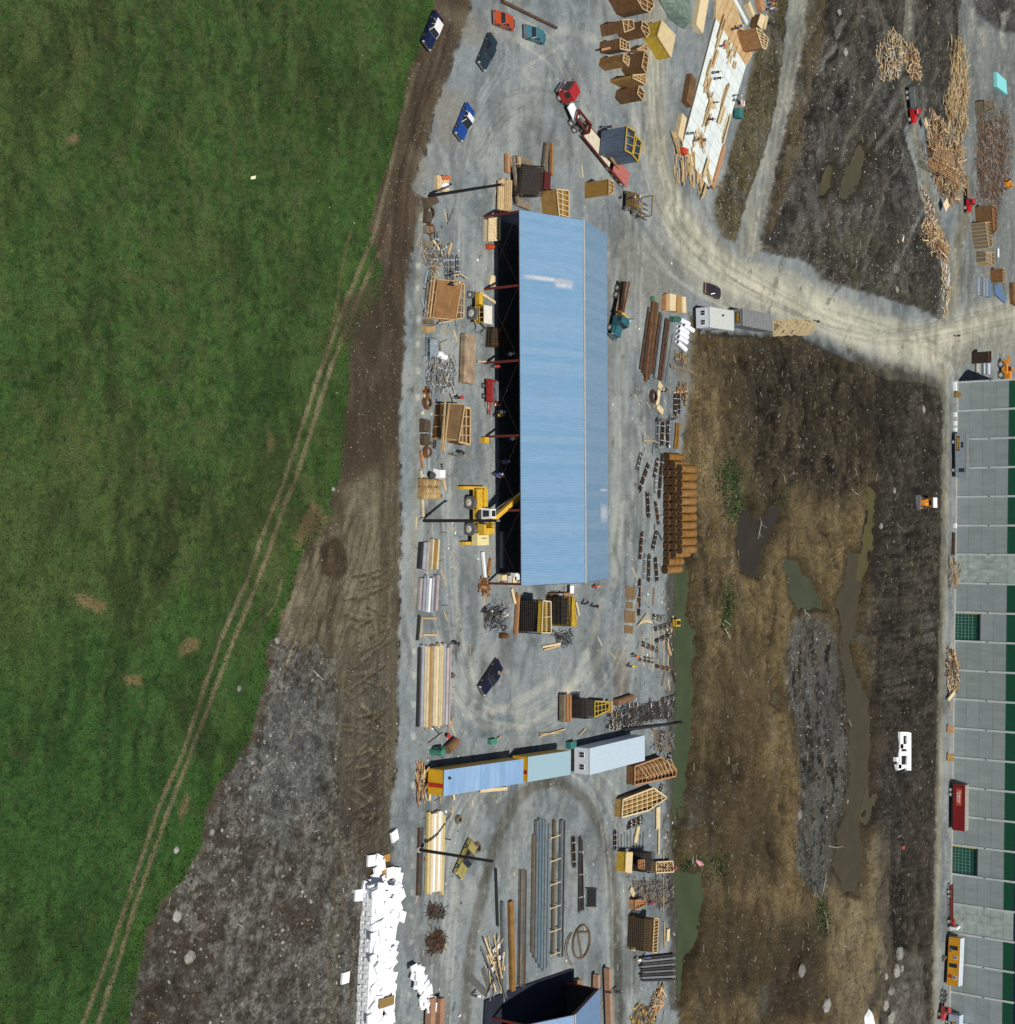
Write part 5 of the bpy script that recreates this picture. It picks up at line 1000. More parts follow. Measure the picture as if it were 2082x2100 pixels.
formbox('timber_form', 'pale celled timber ladder on the right of the tall brown cage', 'form', [(1342, 1884), (1351, 1884), (1348, 1953), (1339, 1953)], 3.0, m=PLY, rim=WOOD, lattice=(1, 11), inset=.4)
tag(beam('timber', WOODP, P(1299, 1878, .5), P(1299, 1950, .5), .4, .5), 'pale timber along the left side of the tall brown cage', 'timber')
formbox('timber_form', 'small brown open box above the tall brown cage', 'form', [(1303, 1846), (1325, 1846), (1325, 1856), (1303, 1866)], 1.2, m=WOODO, rim=WOODO, lattice=(5, 1))
for x, nm in ((884, 'left'), (903, 'right')): tag(beam('timber', mat('pinkish_timber', (.36, .21, .13), rnd=.1, sc=1), P(x, 2046, .9), P(x - 2, 2112, .9), .95, .9), nm + ' pinkish timber panel at the bottom edge beside the foam heap', 'timber')
tag(beam('timber', MATS['pinkish_timber'], P(1224, 1998, .9), P(1222, 2110, .9), .6, .9), 'left pinkish timber of the pair at the lower shed roof edge', 'timber'); tag(beam('timber', MATS['pinkish_timber'], P(1246, 1985, .9), P(1250, 2110, .9), .6, .9), 'right pinkish timber of the pair at the lower shed roof edge', 'timber')
tag(MB().prism([P(a, b, .8).to_2d() for a, b in [(1180, 2012), (1194, 2008), (1196, 2072), (1178, 2080)]], .1, .8).build('timber_form', mat('brown_debris_panel', (.28, .15, .07), sc=2, var=.5)), 'brown cluttered form between the navy painted shade and the timbers', 'form')
# load on the low loader
for nm, lab, top, h, z0, sm in (('boxed_form', 'larger blue boxed form with a yellow open top on the low loader', [(1286, 259), (1303, 270), (1297, 316), (1282, 308)], 5.4, 1.0, None), ('boxed_form', 'smaller blue boxed form with a yellow open top behind the larger one', [(1306, 281), (1316, 291), (1309, 332), (1298, 318)], 5.1, 1.0, None)):
    formbox(nm, lab, 'form', top, h, m=BLF, rim=YELD, z0=z0, lattice=(1, 3), rimw=.22, inset=.9)
tag(MB().bar(P(1236, 316, 1.4), P(1284, 305, 1.5), .5, .3).build('timber', GRF), 'green edged timber under the larger blue boxed form', 'timber')
tag(beam('timber', WOODO, P(1252, 322, 1.6), P(1270, 345, 1.2), .45, .25), 'orange timber prop below the blue boxed forms', 'timber')
# ------------------------------------------------------------- plywood casting deck
A_, B_, C_, D_ = (1469, 38), (1530, 135), (1456, 388), (1398, 305)
t = thing('casting_deck', 'large white plywood working deck strewn with lumber and workers', 'deck', P(1464, 210), 0)
Q = [P(*q, .35) for q in (A_, B_, C_, D_)]; nu, nv = 12, 7
DW = mat('white_deck_sheet', (.66, .72, .70), sc=.8, var=.12, rnd=.08, rough=.7)
for i in range(nu):
    for j in range(nv):
        def bl(u, v): return (Q[0] * (1 - v) + Q[1] * v) * (1 - u) + (Q[3] * (1 - v) + Q[2] * v) * u - t.location
        e = .0015; c = [bl(i / nu + e, j / nv + e), bl((i + 1) / nu - e, j / nv + e), bl((i + 1) / nu - e, (j + 1) / nv - e), bl(i / nu + e, (j + 1) / nv - e)]
        MB().prism([p.to_2d() for p in c], .27, .33 + random.uniform(0, .03)).build('deck_panel', DW, t)
MB().prism([(q - t.location).to_2d() for q in Q], .0, .26).build('deck_frame', WOODG, t)
t2 = thing('plywood_platform', 'tan plywood platform above the white deck, at the top edge', 'platform', P(1500, 60), 0)
Q = [P(*q, .45) for q in ((1472, -34), (1496, -34), (1545, 112), (1531, 136), (1469, 36))]
TANP = mat('tan_deck_plywood', (.44, .26, .115), sc=.7, col2=(.56, .42, .22), rnd=.1)
MB().prism([(q - t2.location).to_2d() for q in Q], 0, .34).build('platform_frame', WOOD, t2)
for k in range(9):
    a0 = (1471 + k * 6.6, 30 + k * 11.5 + 2); a1 = (1494 + k * 5.7, -26 + k * 14.5 + 2); b1 = (1494 + (k + 1) * 5.7, -26 + (k + 1) * 14.5); b0_ = (1471 + (k + 1) * 6.6, 30 + (k + 1) * 11.5)
    MB().prism([(P(*q, .45) - t2.location).to_2d() for q in (a0, a1, b1, b0_)], .36, .42 + .01 * (k % 3)).build('plywood_sheet', TANP, t2)
tag(MB().bar(P(1496, -20, .3), P(1532, 48, .3), .9, .3).build('white_strip', DW), 'white strip of deck sheets beyond the tan platform', 'sheet')
for lab, a_, b_, w_, h_, m_ in (('long pale board crate at the top edge left of the deck', (1444, -20), (1430, 60), 2.6, .9, WOODP), ('brown stacked timber beam leaning at the deck left edge', (1418, 158), (1408, 214), 2.0, 1.0, PLY), ('pale timber slabs at the deck left edge below the brown beam', (1400, 238), (1391, 284), 1.6, .8, WOODP), ('small pale crate right of the tan platform, top edge', (1531, 6), (1542, 32), 1.0, 1.0, WOODP), ('long tan panel at the top edge right of the small pale crate', (1552, -20), (1562, 22), 1.8, 1.0, WOODO), ('long rough brown timber along the lower right of the deck', (1484, 300), (1460, 385), .9, .7, WOODO), ('pale board against the small leaning brown form', (1566, 34), (1560, 60), .8, 1.6, WOODP)):
    tag(beam('timber', m_, P(*a_, h_ / 2), P(*b_, h_ / 2), w_, h_), lab, 'timber')
random.seed(21)
def lump(label, c, n, L, spread, dirdeg, z=.45, m=None, wd=.24, cat='lumber pile', grp='small lumber stacks on the deck'):
    p = P(*c, z); t = thing('lumber_pile', label, cat, (p.x, p.y, z - .05), 0, grp)
    for k in range(n):
        a = math.radians(dirdeg + random.uniform(-4, 4) * (3 if spread > .8 else 1)); ox = random.uniform(-spread, spread); oy = random.uniform(-spread, spread)
        l = L * random.uniform(.75, 1.1); q = Vector((ox, oy, .05 + .12 * (k % 4))); d = Vector((math.cos(a), math.sin(a), 0)) * l / 2
        beam('plank', m or WOOD, q - d, q + d, wd, .10, t)
dk = [((1478, 58), 6, 5, .5, 'top corner'), ((1472, 78), 5, 4, .4, 'beside the tan platform edge'), ((1465, 120), 6, 4, .35, 'left of the scattered offcuts'), ((1490, 95), 10, 2, 1.4, 'around the magenta shirted worker'), ((1500, 112), 14, 1.6, 1.6, 'in the scattered heap near the right corner'), ((1453, 140), 6, 3.6, .4, 'near the left edge, upper third'), ((1450, 170), 8, 3, 1.0, 'by the red hatted worker'), ((1455, 200), 9, 2.6, 1.1, 'at the deck middle'), ((1452, 222), 8, 3.6, .5, 'pallet like, below the middle'), ((1485, 200), 6, 5, .8, 'toward the right edge'), ((1478, 235), 7, 4, .7, 'right half below the middle'), ((1448, 250), 8, 2.4, .9, 'lower middle with gear'), ((1425, 285), 7, 3, .7, 'near the orange box'), ((1440, 290), 10, 2, 1.2, 'dark offcuts right of the orange box'), ((1489, 262), 5, 6, .5, 'long boards on the right edge'), ((1447, 345), 7, 4, .5, 'near the pointed lower end'), ((1452, 360), 6, 3.5, .5, 'at the lower tip')]
for (c, n_, L_, sp_, wh) in dk: lump('small stack of pale planks on the deck ' + wh if not wh.startswith(('in', 'by', 'at', 'near', 'around')) else 'small stack of pale planks ' + wh + ' of the deck', c, n_, L_, sp_, random.choice((60, 62, 120, -58, 60)), m=WOODP if n_ % 2 else WOOD)
for (c, n_, L_, sp_, wh, dd) in (((1406, 325), 16, 2.6, 2.2, 'closest to the deck corner', 100), ((1392, 350), 14, 2.6, 1.6, 'left of the deck tip', 95), ((1416, 345), 14, 3, 1.6, 'along the lower deck edge', 98), ((1428, 370), 10, 2.6, 1.2, 'under the deck tip', 80), ((1385, 300), 8, 3.2, 1.0, 'at the deck left corner', 115), ((1440, 385), 6, 3, .8, 'below the tip, last of the scatter', 60)):
    lump('loose pale planks scattered on gravel ' + wh, c, n_, L_, sp_, dd, z=.15, grp='loose planks around the deck')
tag(piece('equipment_box', mat('orange_red_box', (.50, .05, .01)), P(1402, 310, .8), (1.5, 1.0, .8)), 'orange-red equipment box on the lower left deck corner', 'box')
tag(piece('equipment_box', mat('teal_box', (.03, .16, .15)), P(1515, 233, .8), (1.6, 1.6, 1.0)), 'teal machine box beside the right deck edge', 'box')
tag(piece('flag_board', WHITE, P(1524, 211, 1.0), (1.2, .9, .1)), 'red and white board beside the teal machine box', 'board'); 
piece('red_stripe_board', REDST, P(1524, 211, 1.08), (.4, .9, .06))
# ------------------------------------------------------------- debris heaps
def heap(name, label, cat, poly, n, m, L=(1.0, 3.0), hmax=1.4, wd=(.08, .25), dirn=None, base=None, seed=1, parts=14, th=.06, gen=None):
    rr = random.Random(seed); pw = [P(*q) for q in poly]; c = sum(pw, Vector()) / len(pw); t = thing(name, label, cat, c, 0)
    pts = [(p - c).to_2d() for p in pw]; xs_ = [p.x for p in pts]; ys_ = [p.y for p in pts]
    def inside(x, y):
        r = False; nn = len(pts)
        for i in range(nn):
            a = pts[i]; b = pts[(i + 1) % nn]
            if (a.y > y) != (b.y > y) and x < (b.x - a.x) * (y - a.y) / (b.y - a.y) + a.x: r = not r
        return r
    def edge(x, y):
        d = 9
        for i in range(len(pts)):
            a = pts[i]; b = pts[(i + 1) % len(pts)]; e = b - a; u = max(0, min(1, ((x - a.x) * e.x + (y - a.y) * e.y) / max(e.length_squared, 1e-6))); d = min(d, math.hypot(x - a.x - u * e.x, y - a.y - u * e.y))
        return d
    MB().prism([p * .92 for p in pts], -.5, hmax * .35, ins=.25).build('heap_core', base or WOODG, t)
    gs = [MB() for _ in m]; k = 0; tries = 0; made = 0
    while k < n and tries < n * 20:
        tries += 1; x = rr.uniform(min(xs_), max(xs_)); y = rr.uniform(min(ys_), max(ys_))
        if not inside(x, y): continue
        z = min(1, edge(x, y) / 2.2) * hmax * rr.uniform(.5, 1.0) + .08; l = rr.uniform(*L); a = rr.uniform(0, math.pi) if dirn is None else math.radians(dirn + rr.gauss(0, 24)); s_ = rr.uniform(-.25, .25)
        d = Vector((math.cos(a) * math.cos(s_), math.sin(a) * math.cos(s_), math.sin(s_))) * l / 2; q = Vector((x, y, z + abs(d.z))); w_ = rr.uniform(*wd)
        if made < parts and l > (L[0] + L[1]) / 2: beam('plank', rr.choice(m), q - d, q + d, w_ * 1.5, th, t); made += 1
        else: gs[rr.randrange(len(m))].bar(q - d, q + d, w_, th)
        k += 1
    for g, mm in zip(gs, m):
        if g.v: o = g.build('loose_pieces', mm, t); o['kind'] = 'stuff'
    return t
DB = mat('heap_brown', (.15, .095, .05), sc=2, var=.6)
heap('debris_heap', 'pale wood scrap heap nearest the red dump truck, upper part', 'wood heap', [(1810, 60), (1842, 62), (1850, 110), (1838, 165), (1795, 175), (1793, 110)], 420, [WOOD, WOODP, WOODG, CONC], L=(.5, 2.2), seed=2, base=DB)
heap('debris_heap', 'tan wood scrap heap just above the red dump truck', 'wood heap', [(1852, 85), (1876, 92), (1886, 170), (1874, 175), (1855, 150)], 230, [WOOD, WOODO, WOODP, WOODG], L=(.5, 2), seed=3, base=DB)
heap('debris_heap', 'long narrow plank heap right of the red dump truck, top', 'wood heap', [(1940, 82), (1970, 80), (1974, 140), (1978, 200), (1970, 290), (1935, 250), (1930, 200), (1940, 140)], 620, [WOOD, WOODP, WOOD, WOODG], L=(1, 4.5), hmax=1.8, dirn=80, seed=4, base=DB, parts=40)
heap('debris_heap', 'big tan plank heap with slatted racks right of the haul track', 'wood heap', [(1895, 225), (1925, 240), (1950, 280), (1972, 300), (1972, 400), (1955, 425), (1925, 410), (1905, 360), (1893, 290)], 620, [WOOD, WOODO, WOODP, WOODG], L=(.8, 3.5), hmax=1.8, seed=5, base=DB, parts=40)
heap('debris_heap', 'thin line of litter and plywood bits beside the haul track', 'litter', [(1884, 378), (1892, 375), (1918, 440), (1925, 470), (1912, 470), (1890, 420)], 110, [WOODO, WHITE, WOODP, DARK], L=(.3, 1.4), hmax=.5, seed=6, parts=6)
heap('debris_heap', 'tan wood scrap heap left of the road junction', 'wood heap', [(1885, 455), (1900, 440), (1925, 470), (1942, 500), (1942, 540), (1910, 525), (1880, 490)], 420, [WOOD, WOODO, WOODP, WOODG], L=(.6, 2.6), seed=7, base=DB, parts=30)
heap('debris_heap', 'narrow wood scrap tail just above the haul road', 'wood heap', [(1928, 540), (1944, 540), (1946, 600), (1936, 660), (1928, 620), (1924, 570)], 170, [WOOD, WOODP, WHITE, WOODG], L=(.5, 2.4), seed=8, hmax=.8, base=DB, dirn=85)
heap('debris_heap', 'small pile of broken boards alone in the dark soil', 'wood heap', [(1822, 478), (1850, 482), (1856, 500), (1830, 510)], 60, [WOODP, WOODO, WHITE], L=(.6, 2.6), seed=9, hmax=.7)
heap('rod_heap', 'long tangled heap of brown rods and sticks at far right', 'scrap heap', [(2003, 232), (2058, 225), (2072, 290), (2062, 360), (2045, 425), (2005, 425), (1996, 350), (1998, 290)], 1200, [WOODG, RUST, REBAR, WOODO, CONC], L=(.8, 2.8), wd=(.04, .10), hmax=1.8, seed=10, parts=30, base=mat('rod_heap_base', (.10, .075, .05), sc=2, var=.6))
heap('rod_heap', 'pale bent rods stacked along the factory wall', 'scrap heap', [(1944, 1150), (1956, 1152), (1962, 1190), (1956, 1206), (1945, 1200)], 90, [WOOD, CONC, WOODG], L=(2, 4), wd=(.06, .12), dirn=84, hmax=1.5, seed=11)
heap('debris_heap', 'dark heap of rods and offcuts on the lane by the factory wall', 'scrap heap', [(1942, 1325), (1953, 1330), (1962, 1380), (1958, 1420), (1945, 1430), (1938, 1380)], 240, [WOODG, WOODO, WOODP, REBAR], L=(.8, 2.5), hmax=1.6, seed=12)
for k, (c, s_) in enumerate((((1941, 420), (2.6, 2.2)), ((1953, 412), (1.6, 1.6)), ((1900, 252), (1.6, 2.2)), ((1915, 262), (1.4, 1.2)))): piece('plywood_sheet', (WOODP, WOODO, WOODP, WOODO)[k], P(*c, 1.6), (s_[0], s_[1], .05), (random.uniform(-.1, .1), random.uniform(-.1, .1), random.uniform(0, 1)))
for lab, q in (('upper slatted tan rack lying on the big plank heap', [(1921, 300), (1955, 318), (1960, 350), (1912, 325)]), ('lower slatted tan rack lying on the big plank heap', [(1903, 328), (1962, 356), (1958, 372), (1900, 338)])):
    w_ = [P(a, b, 2.5) for a, b in q]; c = sum(w_, Vector()) / 4; t = thing('slatted_rack', lab, 'rack', c, 0)
    for k in range(13): a = w_[0].lerp(w_[1], k / 12) - c; b = w_[3].lerp(w_[2], k / 12) - c; beam('slat', WOOD, a, b, .14, .08, t)
    for k in range(4): a = w_[0].lerp(w_[3], k / 3) - c; b = w_[1].lerp(w_[2], k / 3) - c; beam('bearer', WOODO, a + Vector((0, 0, .1)), b + Vector((0, 0, .1)), .14, .08, t)
tag(MB().prism([P(a, b, 1.0).to_2d() for a, b in [(2044, 147), (2064, 165), (2066, 194), (2045, 178)]], .1, 1.0).build('flat_crate', mat('turquoise_sheet', (.22, .62, .62), sc=1, var=.08)), 'flat turquoise topped slab alone on the upper right gravel', 'slab')
# ------------------------------------------------------------- foam boards
random.seed(5)
FG = 'white foam boards of the long heap'
def foam(c, z, sz, rz, tilt=0, lab='white foam board in the long white heap', grp=FG):
    o = piece('foam_board', FOAM, P(c[0], c[1], z), sz, (random.uniform(-tilt, tilt), random.uniform(-tilt, tilt), rz)); tag(o, lab, 'foam board', grp); return o
# the stacked body: blocks laid in courses along the heap
y = 1822
while y < 2130:
    for lay in range(4):
        z = .25 + lay * .45
        x0_ = 738 - (y - 1822) * .045
        ky_ = int(round((y - 1822) / 18.5)); foam((x0_ + lay * 0.5 + 11 + z * 11.6 * .98, y + random.uniform(-2, 2) + (lay % 2) * 9), z, (1.3, 1.18, .42), random.uniform(-.03, .03), lab=('topmost second third fourth fifth sixth seventh eighth ninth tenth eleventh twelfth thirteenth fourteenth fifteenth sixteenth seventeenth'.split())[ky_] + ' white foam block from the upper end, ' + ('bottom', 'second', 'third', 'top')[lay] + ' course of the long heap')
    y += 18.5
for k in range(120):
    yy = 1820 + k * 2.45; x_ = random.uniform(770, 812 if yy < 1900 or yy > 2010 else 806); foam((x_ - (yy - 1820) * .04, yy), random.uniform(1.6, 2.15), (1.3, random.uniform(.9, 1.5), .18), random.uniform(-.6, .6), .12)
for k in range(46):
    yy = 1815 + k * 6.4; foam((random.uniform(806, 816) - (yy - 1820) * .05, yy), random.uniform(.3, 1.2), (1.3, random.uniform(.8, 1.4), .18), random.uniform(-.6, .6), .3)
LG = 'loose white foam boards around the long heap'
for (x_, y_) in ((761, 1765), (776, 1764), (782, 1775), (774, 1786), (770, 1800), (782, 1808), (800, 1790), (813, 1790), (818, 1800), (790, 1812), (735, 1836), (750, 1820), (800, 1822), (822, 1836), (815, 1860), (824, 1879), (809, 1714), (708, 2005), (765, 1812), (785, 1825)):
    lab = {(809, 1714): 'single white foam board alone above the long heap', (708, 2005): 'single white foam board alone left of the long heap'}.get((x_, y_), 'loose white foam board at the upper end of the long heap')
    foam((x_, y_), .35, (1.3, 1.35, .3), random.uniform(-.5, .5), .1, lab, LG)
for k in range(34):
    yy = 1985 + k * 2.6; foam((852 + (yy - 1985) * .33 + random.uniform(-9, 13), yy), random.uniform(.2, 1.1), (1.3, random.uniform(.8, 1.3), .22), random.uniform(-.7, .7), .2, 'white foam board in the small white heap right of the long one', 'white foam boards of the small heap')
for (x_, y_, lab) in ((1018, 1945, 'white board standing left of the long steel stock, lower yard'), (1009, 1988, 'small white square board on thin pale planks, lower yard'), (1026, 1963, 'narrow white board leaning near the thin pale planks')):
    tag(piece('foam_board', FOAM, P(x_, y_, .3), (1.6 if x_ == 1018 else .9, .6, .12), (0, 0, .3)), lab, 'foam board')
tag(MB().bar(P(778, 2060, 2.4), P(808, 2050, 2.4), 1.1, .12).build('plywood_sheet', mat('wet_plywood', (.26, .17, .05), sc=2)), 'brown plywood sheet lying on the long foam heap', 'plywood')
for k, (x_, y_) in enumerate(((793, 1760), (786, 1786), (801, 1806))): tag(piece('plywood_sheet', mat('orange_litter', (.42, .22, .04), sc=2), P(x_, y_, .1), (1.3, .9, .05), (0, 0, k)), ('upper', 'middle', 'lower')[k] + ' orange brown sheet among the loose foam boards', 'plywood')
# white box forms in the mud
t = thing('foam_form', 'white frame like block with square holes lying in the mud', 'block', P(1852, 1540), 0)
for q in ([(1847, 1501), (1853, 1501), (1853, 1535), (1847, 1535)], [(1861, 1501), (1869, 1503), (1869, 1580), (1861, 1580)], [(1853, 1501), (1861, 1501), (1861, 1509), (1853, 1509)], [(1846, 1526), (1861, 1526), (1861, 1536), (1846, 1536)], [(1845, 1536), (1849, 1536), (1849, 1576), (1843, 1576)], [(1849, 1541), (1861, 1541), (1861, 1550), (1849, 1550)], [(1841, 1568), (1861, 1568), (1861, 1574), (1843, 1580)], [(1839, 1553), (1845, 1553), (1845, 1562), (1839, 1562)]):
    MB().prism([(P(a, b, 1.0) - t.location).to_2d() for a, b in q], .0, 1.0).build('foam_block', FOAM, t)
tag(MB().prism([P(a, b, .5).to_2d() for a, b in [(1785, 2068), (1790, 2080), (1796, 2110), (1775, 2110), (1778, 2085)]], .0, .8, ins=.3).build('foam_form', FOAM), 'white pointed foam piece at the bottom edge in the mud', 'block')
# ------------------------------------------------------------- machines
def mach(name, label, cat, c, rz=-math.pi / 2): p = P(*c); return thing(name, label, cat, (p.x, p.y, max(0, zat(p.x, p.y))), rz)
def T(o, lab, cat, grp=None): return tag(o, lab, cat, grp)
# four wheeled yellow crane; local x runs down the photo, local y away from the camera
t = mach('mobile_crane', 'yellow mobile crane with a white cab reaching into the long shed', 'crane', (966, 1058))
MB().box(-3.6, 3.7, -.75, .75, .9, 1.5).build('chassis', YEL, t)
MB().box(-3.5, -.8, -.9, .1, 1.5, 1.75).box(-3.5, -.8, .5, 1.3, 1.5, 1.85).build('deck', YEL, t)
for x in (-1.75, 1.75):
    for s in (-1, 1): wheel(t, x, s * 1.3, .88, .6)
MB().box(-3.9, -3.5, -3.0, 2.3, .7, 1.0).box(-3.9, -3.5, -3.1, -2.8, 0, .8).box(-3.9, -3.5, 2.1, 2.4, 0, .8).build('outrigger', YEL, t)
MB().box(3.4, 3.8, -2.6, 2.0, .6, .9).box(3.4, 3.8, -2.7, -2.4, 0, .7).build('outrigger', YEL, t)
MB().cyl((0, 0, 1.5), (0, 0, 1.8), .9, n=16).build('turntable', DARK, t)
MB().box(1.0, 2.6, -1.0, 1.3, 1.8, 2.9, tx=.15).build('engine_housing', YEL, t)
MB().box(2.3, 3.9, -1.2, 1.4, 1.0, 1.9).build('rear_deck', mat('cream_paint', (.68, .60, .30), sc=1.5, var=.15), t)
MB().box(2.9, 3.0, -.2, .9, 1.9, 1.95).build('deck_slot', DARK, t)
cb = MB().box(-1.1, .5, -.1, 1.2, 1.7, 3.3, tx=.2, ty=.12).build('cab', WHITE, t)
MB().quad((-.75, -.14, 2.1), (.15, -.14, 2.1), (.1, .0, 3.0), (-.7, .0, 3.0), .04).build('window', GLASS, cb); MB().box(-.7, .1, .15, .95, 3.3, 3.34).build('roof_window', GLASS, cb)
bm_ = MB().bar((.9, .6, 2.6), (-2.9, 5.6, 4.4), .62, .55).build('boom', YEL, t); MB().bar((-2.7, 5.3, 4.5), (-4.4, 7.6, 5.3), .42, .4).build('boom_tip', mat('dull_yellow', (.30, .22, .03)), bm_)
MB().bar((-.4, 1.4, 2.4), (-2.4, 4.6, 3.4), .12).bar((-.2, 1.2, 2.6), (-2.2, 4.9, 3.9), .08).build('hydraulic_ram', CHROME, t)
for k in range(7): MB().box(.9 + k * .12, .95 + k * .12, -.6, .5 + .1 * (k % 3), 2.9, 3.2 + .12 * (k % 2)).build('winch_part', RUSTD if k % 2 else YEL, t)
# tractor
t = mach('tractor', 'yellow tractor with a cream canopy holding a panel on chains', 'tractor', (968, 630))
MB().box(-1.9, .2, -.35, .45, .8, 1.5, tx=.1).build('bonnet', YEL, t); MB().box(.2, 2.1, -.5, .6, .7, 1.2).build('chassis', YEL, t)
for s in (-1, 1): wheel(t, -1.5, s * .95, .50, .35); wheel(t, 1.0, s * .98, .85, .5)
for x in (.1, .9, 1.6, 2.2):
    for y in (-.75, .85): MB().bar((x, y, 1.1), (x, y, 2.55), .10).build('canopy_post', YEL, t)
MB().box(0, 2.4, -.85, .95, 2.5, 2.62).build('canopy', mat('cream_canopy', (.72, .68, .58)), t); MB().box(.9, 1.5, -.25, .35, 1.2, 1.7).build('seat', BLK, t)
MB().bar((0, -.8, 1.15), (2.3, -.8, 1.15), .1).bar((0, .9, 1.15), (2.3, .9, 1.15), .1).bar((.1, -.8, 1.8), (2.2, -.8, 1.8), .08).build('side_frame', YEL, t)
MB().bar((2.1, 0, 1.2), (3.0, -.1, 2.2), .2).build('lift_arm', DARK, t)
m = MB()
for q in ((-.6, -.7), (.5, -.7), (-.1, .1), (.3, .3)): m.bar((3.0, -.1, 2.1), (3.6, q[0], 1.0), .05)
m.build('chain', DARK, t)
T(MB().prism([P(a, b, .9).to_2d() for a, b in [(954, 684), (977, 688), (974, 788), (951, 784)]], .2, .9).build('concrete_panel', mat('stained_panel', (.42, .31, .19), sc=.8, col2=(.15, .11, .08))), 'long stained tan panel hanging behind the yellow tractor', 'panel').name = 'hung_panel'
# fork loader
t = mach('loader', 'brown yellow loader with long forks near the ochre form', 'loader', (1286, 417), -.12)
BYL = mat('dirty_yellow_machine', (.20, .13, .04), sc=3, var=.5)
MB().box(-1.6, 1.0, -.9, .9, .7, 1.6).build('body', BYL, t); MB().box(-1.7, -1.0, -1.0, 1.0, .8, 2.0).build('counterweight', BYL, t)
for x, s in ((-1.0, -1), (-1.0, 1), (1.4, -1), (1.4, 1)): wheel(t, x, s * 1.2, .62, .45)
for x in (-1.5, -.9, -.2): MB().bar((x, -1.0, 2.2), (x, 1.0, 2.2), .12).bar((x, -1.0, 1.5), (x, -1.0, 2.2), .1).bar((x, 1.0, 1.5), (x, 1.0, 2.2), .1).build('guard_frame', BYL, t)
MB().bar((2.6, -1.6, .3), (2.6, -1.6, 3.0), .14).bar((2.6, 1.6, .3), (2.6, 1.6, 3.0), .14).bar((2.6, -1.6, 3.0), (2.6, 1.6, 3.0), .14).bar((2.6, -1.6, 1.0), (2.6, 1.6, 1.0), .12).build('mast', BYL, t)
for y in (-1.2, -.4, .4, 1.2): MB().bar((2.6, y, .5), (5.6, y, .5), .10).build('fork', DARK, t)
MB().box(-.1, 2.4, -.5, .6, 1.3, 1.5).build('front_deck', WOODG, t)
# bulldozer (tracks)
t = mach('bulldozer', 'orange bulldozer with a white canopy working in the dark pit soil', 'bulldozer', (1887, 1031), 0)
MB().side([(-2.0, .15), (1.8, .15), (2.2, .6), (1.8, 1.0), (-2.0, 1.0), (-2.4, .6)], -1.15, -.7).build('track', DARK, t); MB().side([(-2.0, .15), (1.8, .15), (2.2, .6), (1.8, 1.0), (-2.0, 1.0), (-2.4, .6)], .7, 1.15).build('track', DARK, t)
MB().box(-2.2, .4, -.65, .65, .7, 1.7, tx=.1).build('bonnet', ORG, t); MB().box(.4, 2.2, -.9, .9, .8, 1.4).build('seat_deck', ORG, t); MB().box(.6, 1.6, -.5, .5, 1.4, 1.8).build('seat', BLK, t)
MB().box(-3.4, -3.2, -1.7, 1.7, 0, 1.1).build('blade', STEELG, t); MB().bar((-3.2, -1.2, .5), (0, -1.2, .5), .18).bar((-3.2, 1.2, .5), (0, 1.2, .5), .18).build('push_arm', ORG, t)
for x in (.3, 2.1):
    for y in (-.85, .85): MB().bar((x, y, 1.3), (x, y, 2.8), .09).build('canopy_post', ORG, t)
MB().box(.1, 2.6, -1.15, 1.15, 2.75, 2.9).build('canopy', WHITE, t); MB().cyl((-1.4, .2, 1.7), (-1.4, .2, 2.5), .07, n=8).build('exhaust', DARK, t)
# wheel loader at the factory corner
t = mach('wheel_loader', 'bright orange yellow wheel loader standing at the factory corner', 'loader', (2049, 755))
MB().box(-2.2, 1.4, -.6, 1.0, 1.0, 2.0).build('body', ORG, t); MB().box(-.8, 1.0, -.7, 1.1, 2.0, 2.2).build('deck', ORG, t); MB().box(.9, 3.0, .6, 2.6, 1.2, 2.6).build('bucket', ORG, t)
for x in (-1.8, 1.0): wheel(t, x + .9, -1.0, .88, .6); 
wheel(t, -.9, 1.4, .88, .6); wheel(t, 1.9, 1.4, .88, .6)
for s in (-.4, .6): MB().bar((-.8, s, 2.0), (-2.6, s, 2.8), .25).bar((-2.6, s, 2.8), (-3.2, s, 2.2), .22).build('lift_arm', ORG, t)
MB().box(-.3, .9, -.1, .9, 2.2, 3.4, tx=.1, ty=.08).build('cab', ORG, t); MB().box(-.25, .85, -.14, -.06, 2.5, 3.1).build('side_window', GLASS, t); MB().cyl((.2, 1.2, 2), (.2, 1.2, 3.0), .1).build('exhaust', DARK, t)
# excavator and mini machine
t = mach('excavator', 'small orange excavator beside the tangled rod heap', 'excavator', (2056, 378), 0)
for s in (-1, 1): MB().side([(-1.3, .1), (1.3, .1), (1.6, .4), (1.3, .75), (-1.3, .75), (-1.6, .4)], s * 1.1 - .22, s * 1.1 + .22).build('track', DARK, t)
MB().box(-1.3, 1.5, -1.0, 1.0, .8, 1.8, tx=.1).build('body', ORG, t); MB().box(-.9, .4, -.9, 0, 1.8, 2.7, tx=.1).build('cab', ORG, t); MB().box(-.8, .3, -.95, -.88, 1.9, 2.5).build('window', GLASS, t)
b_ = MB().bar((-1, .3, 1.5), (-3.2, .5, 3.0), .3).bar((-3.2, .5, 3.0), (-4.6, .6, 1.2), .22).build('boom', DARK, t); MB().box(-5.0, -4.3, .3, .9, .5, 1.2).build('bucket', DARK, b_)
t = mach('mini_loader', 'tiny bright yellow machine at the water edge', 'machine', (1380, 1277), 0)
MB().box(-.7, .8, -.6, .6, .35, .9).build('body', YEL, t); MB().box(-.4, .4, -.3, .3, .9, 1.2).build('engine_cover', DARK, t); MB().bar((.8, -.6, .9), (.8, .6, .9), .12).bar((-.7, -.6, 1.0), (-.7, .6, 1.0), .12).build('handle_bar', YEL, t)
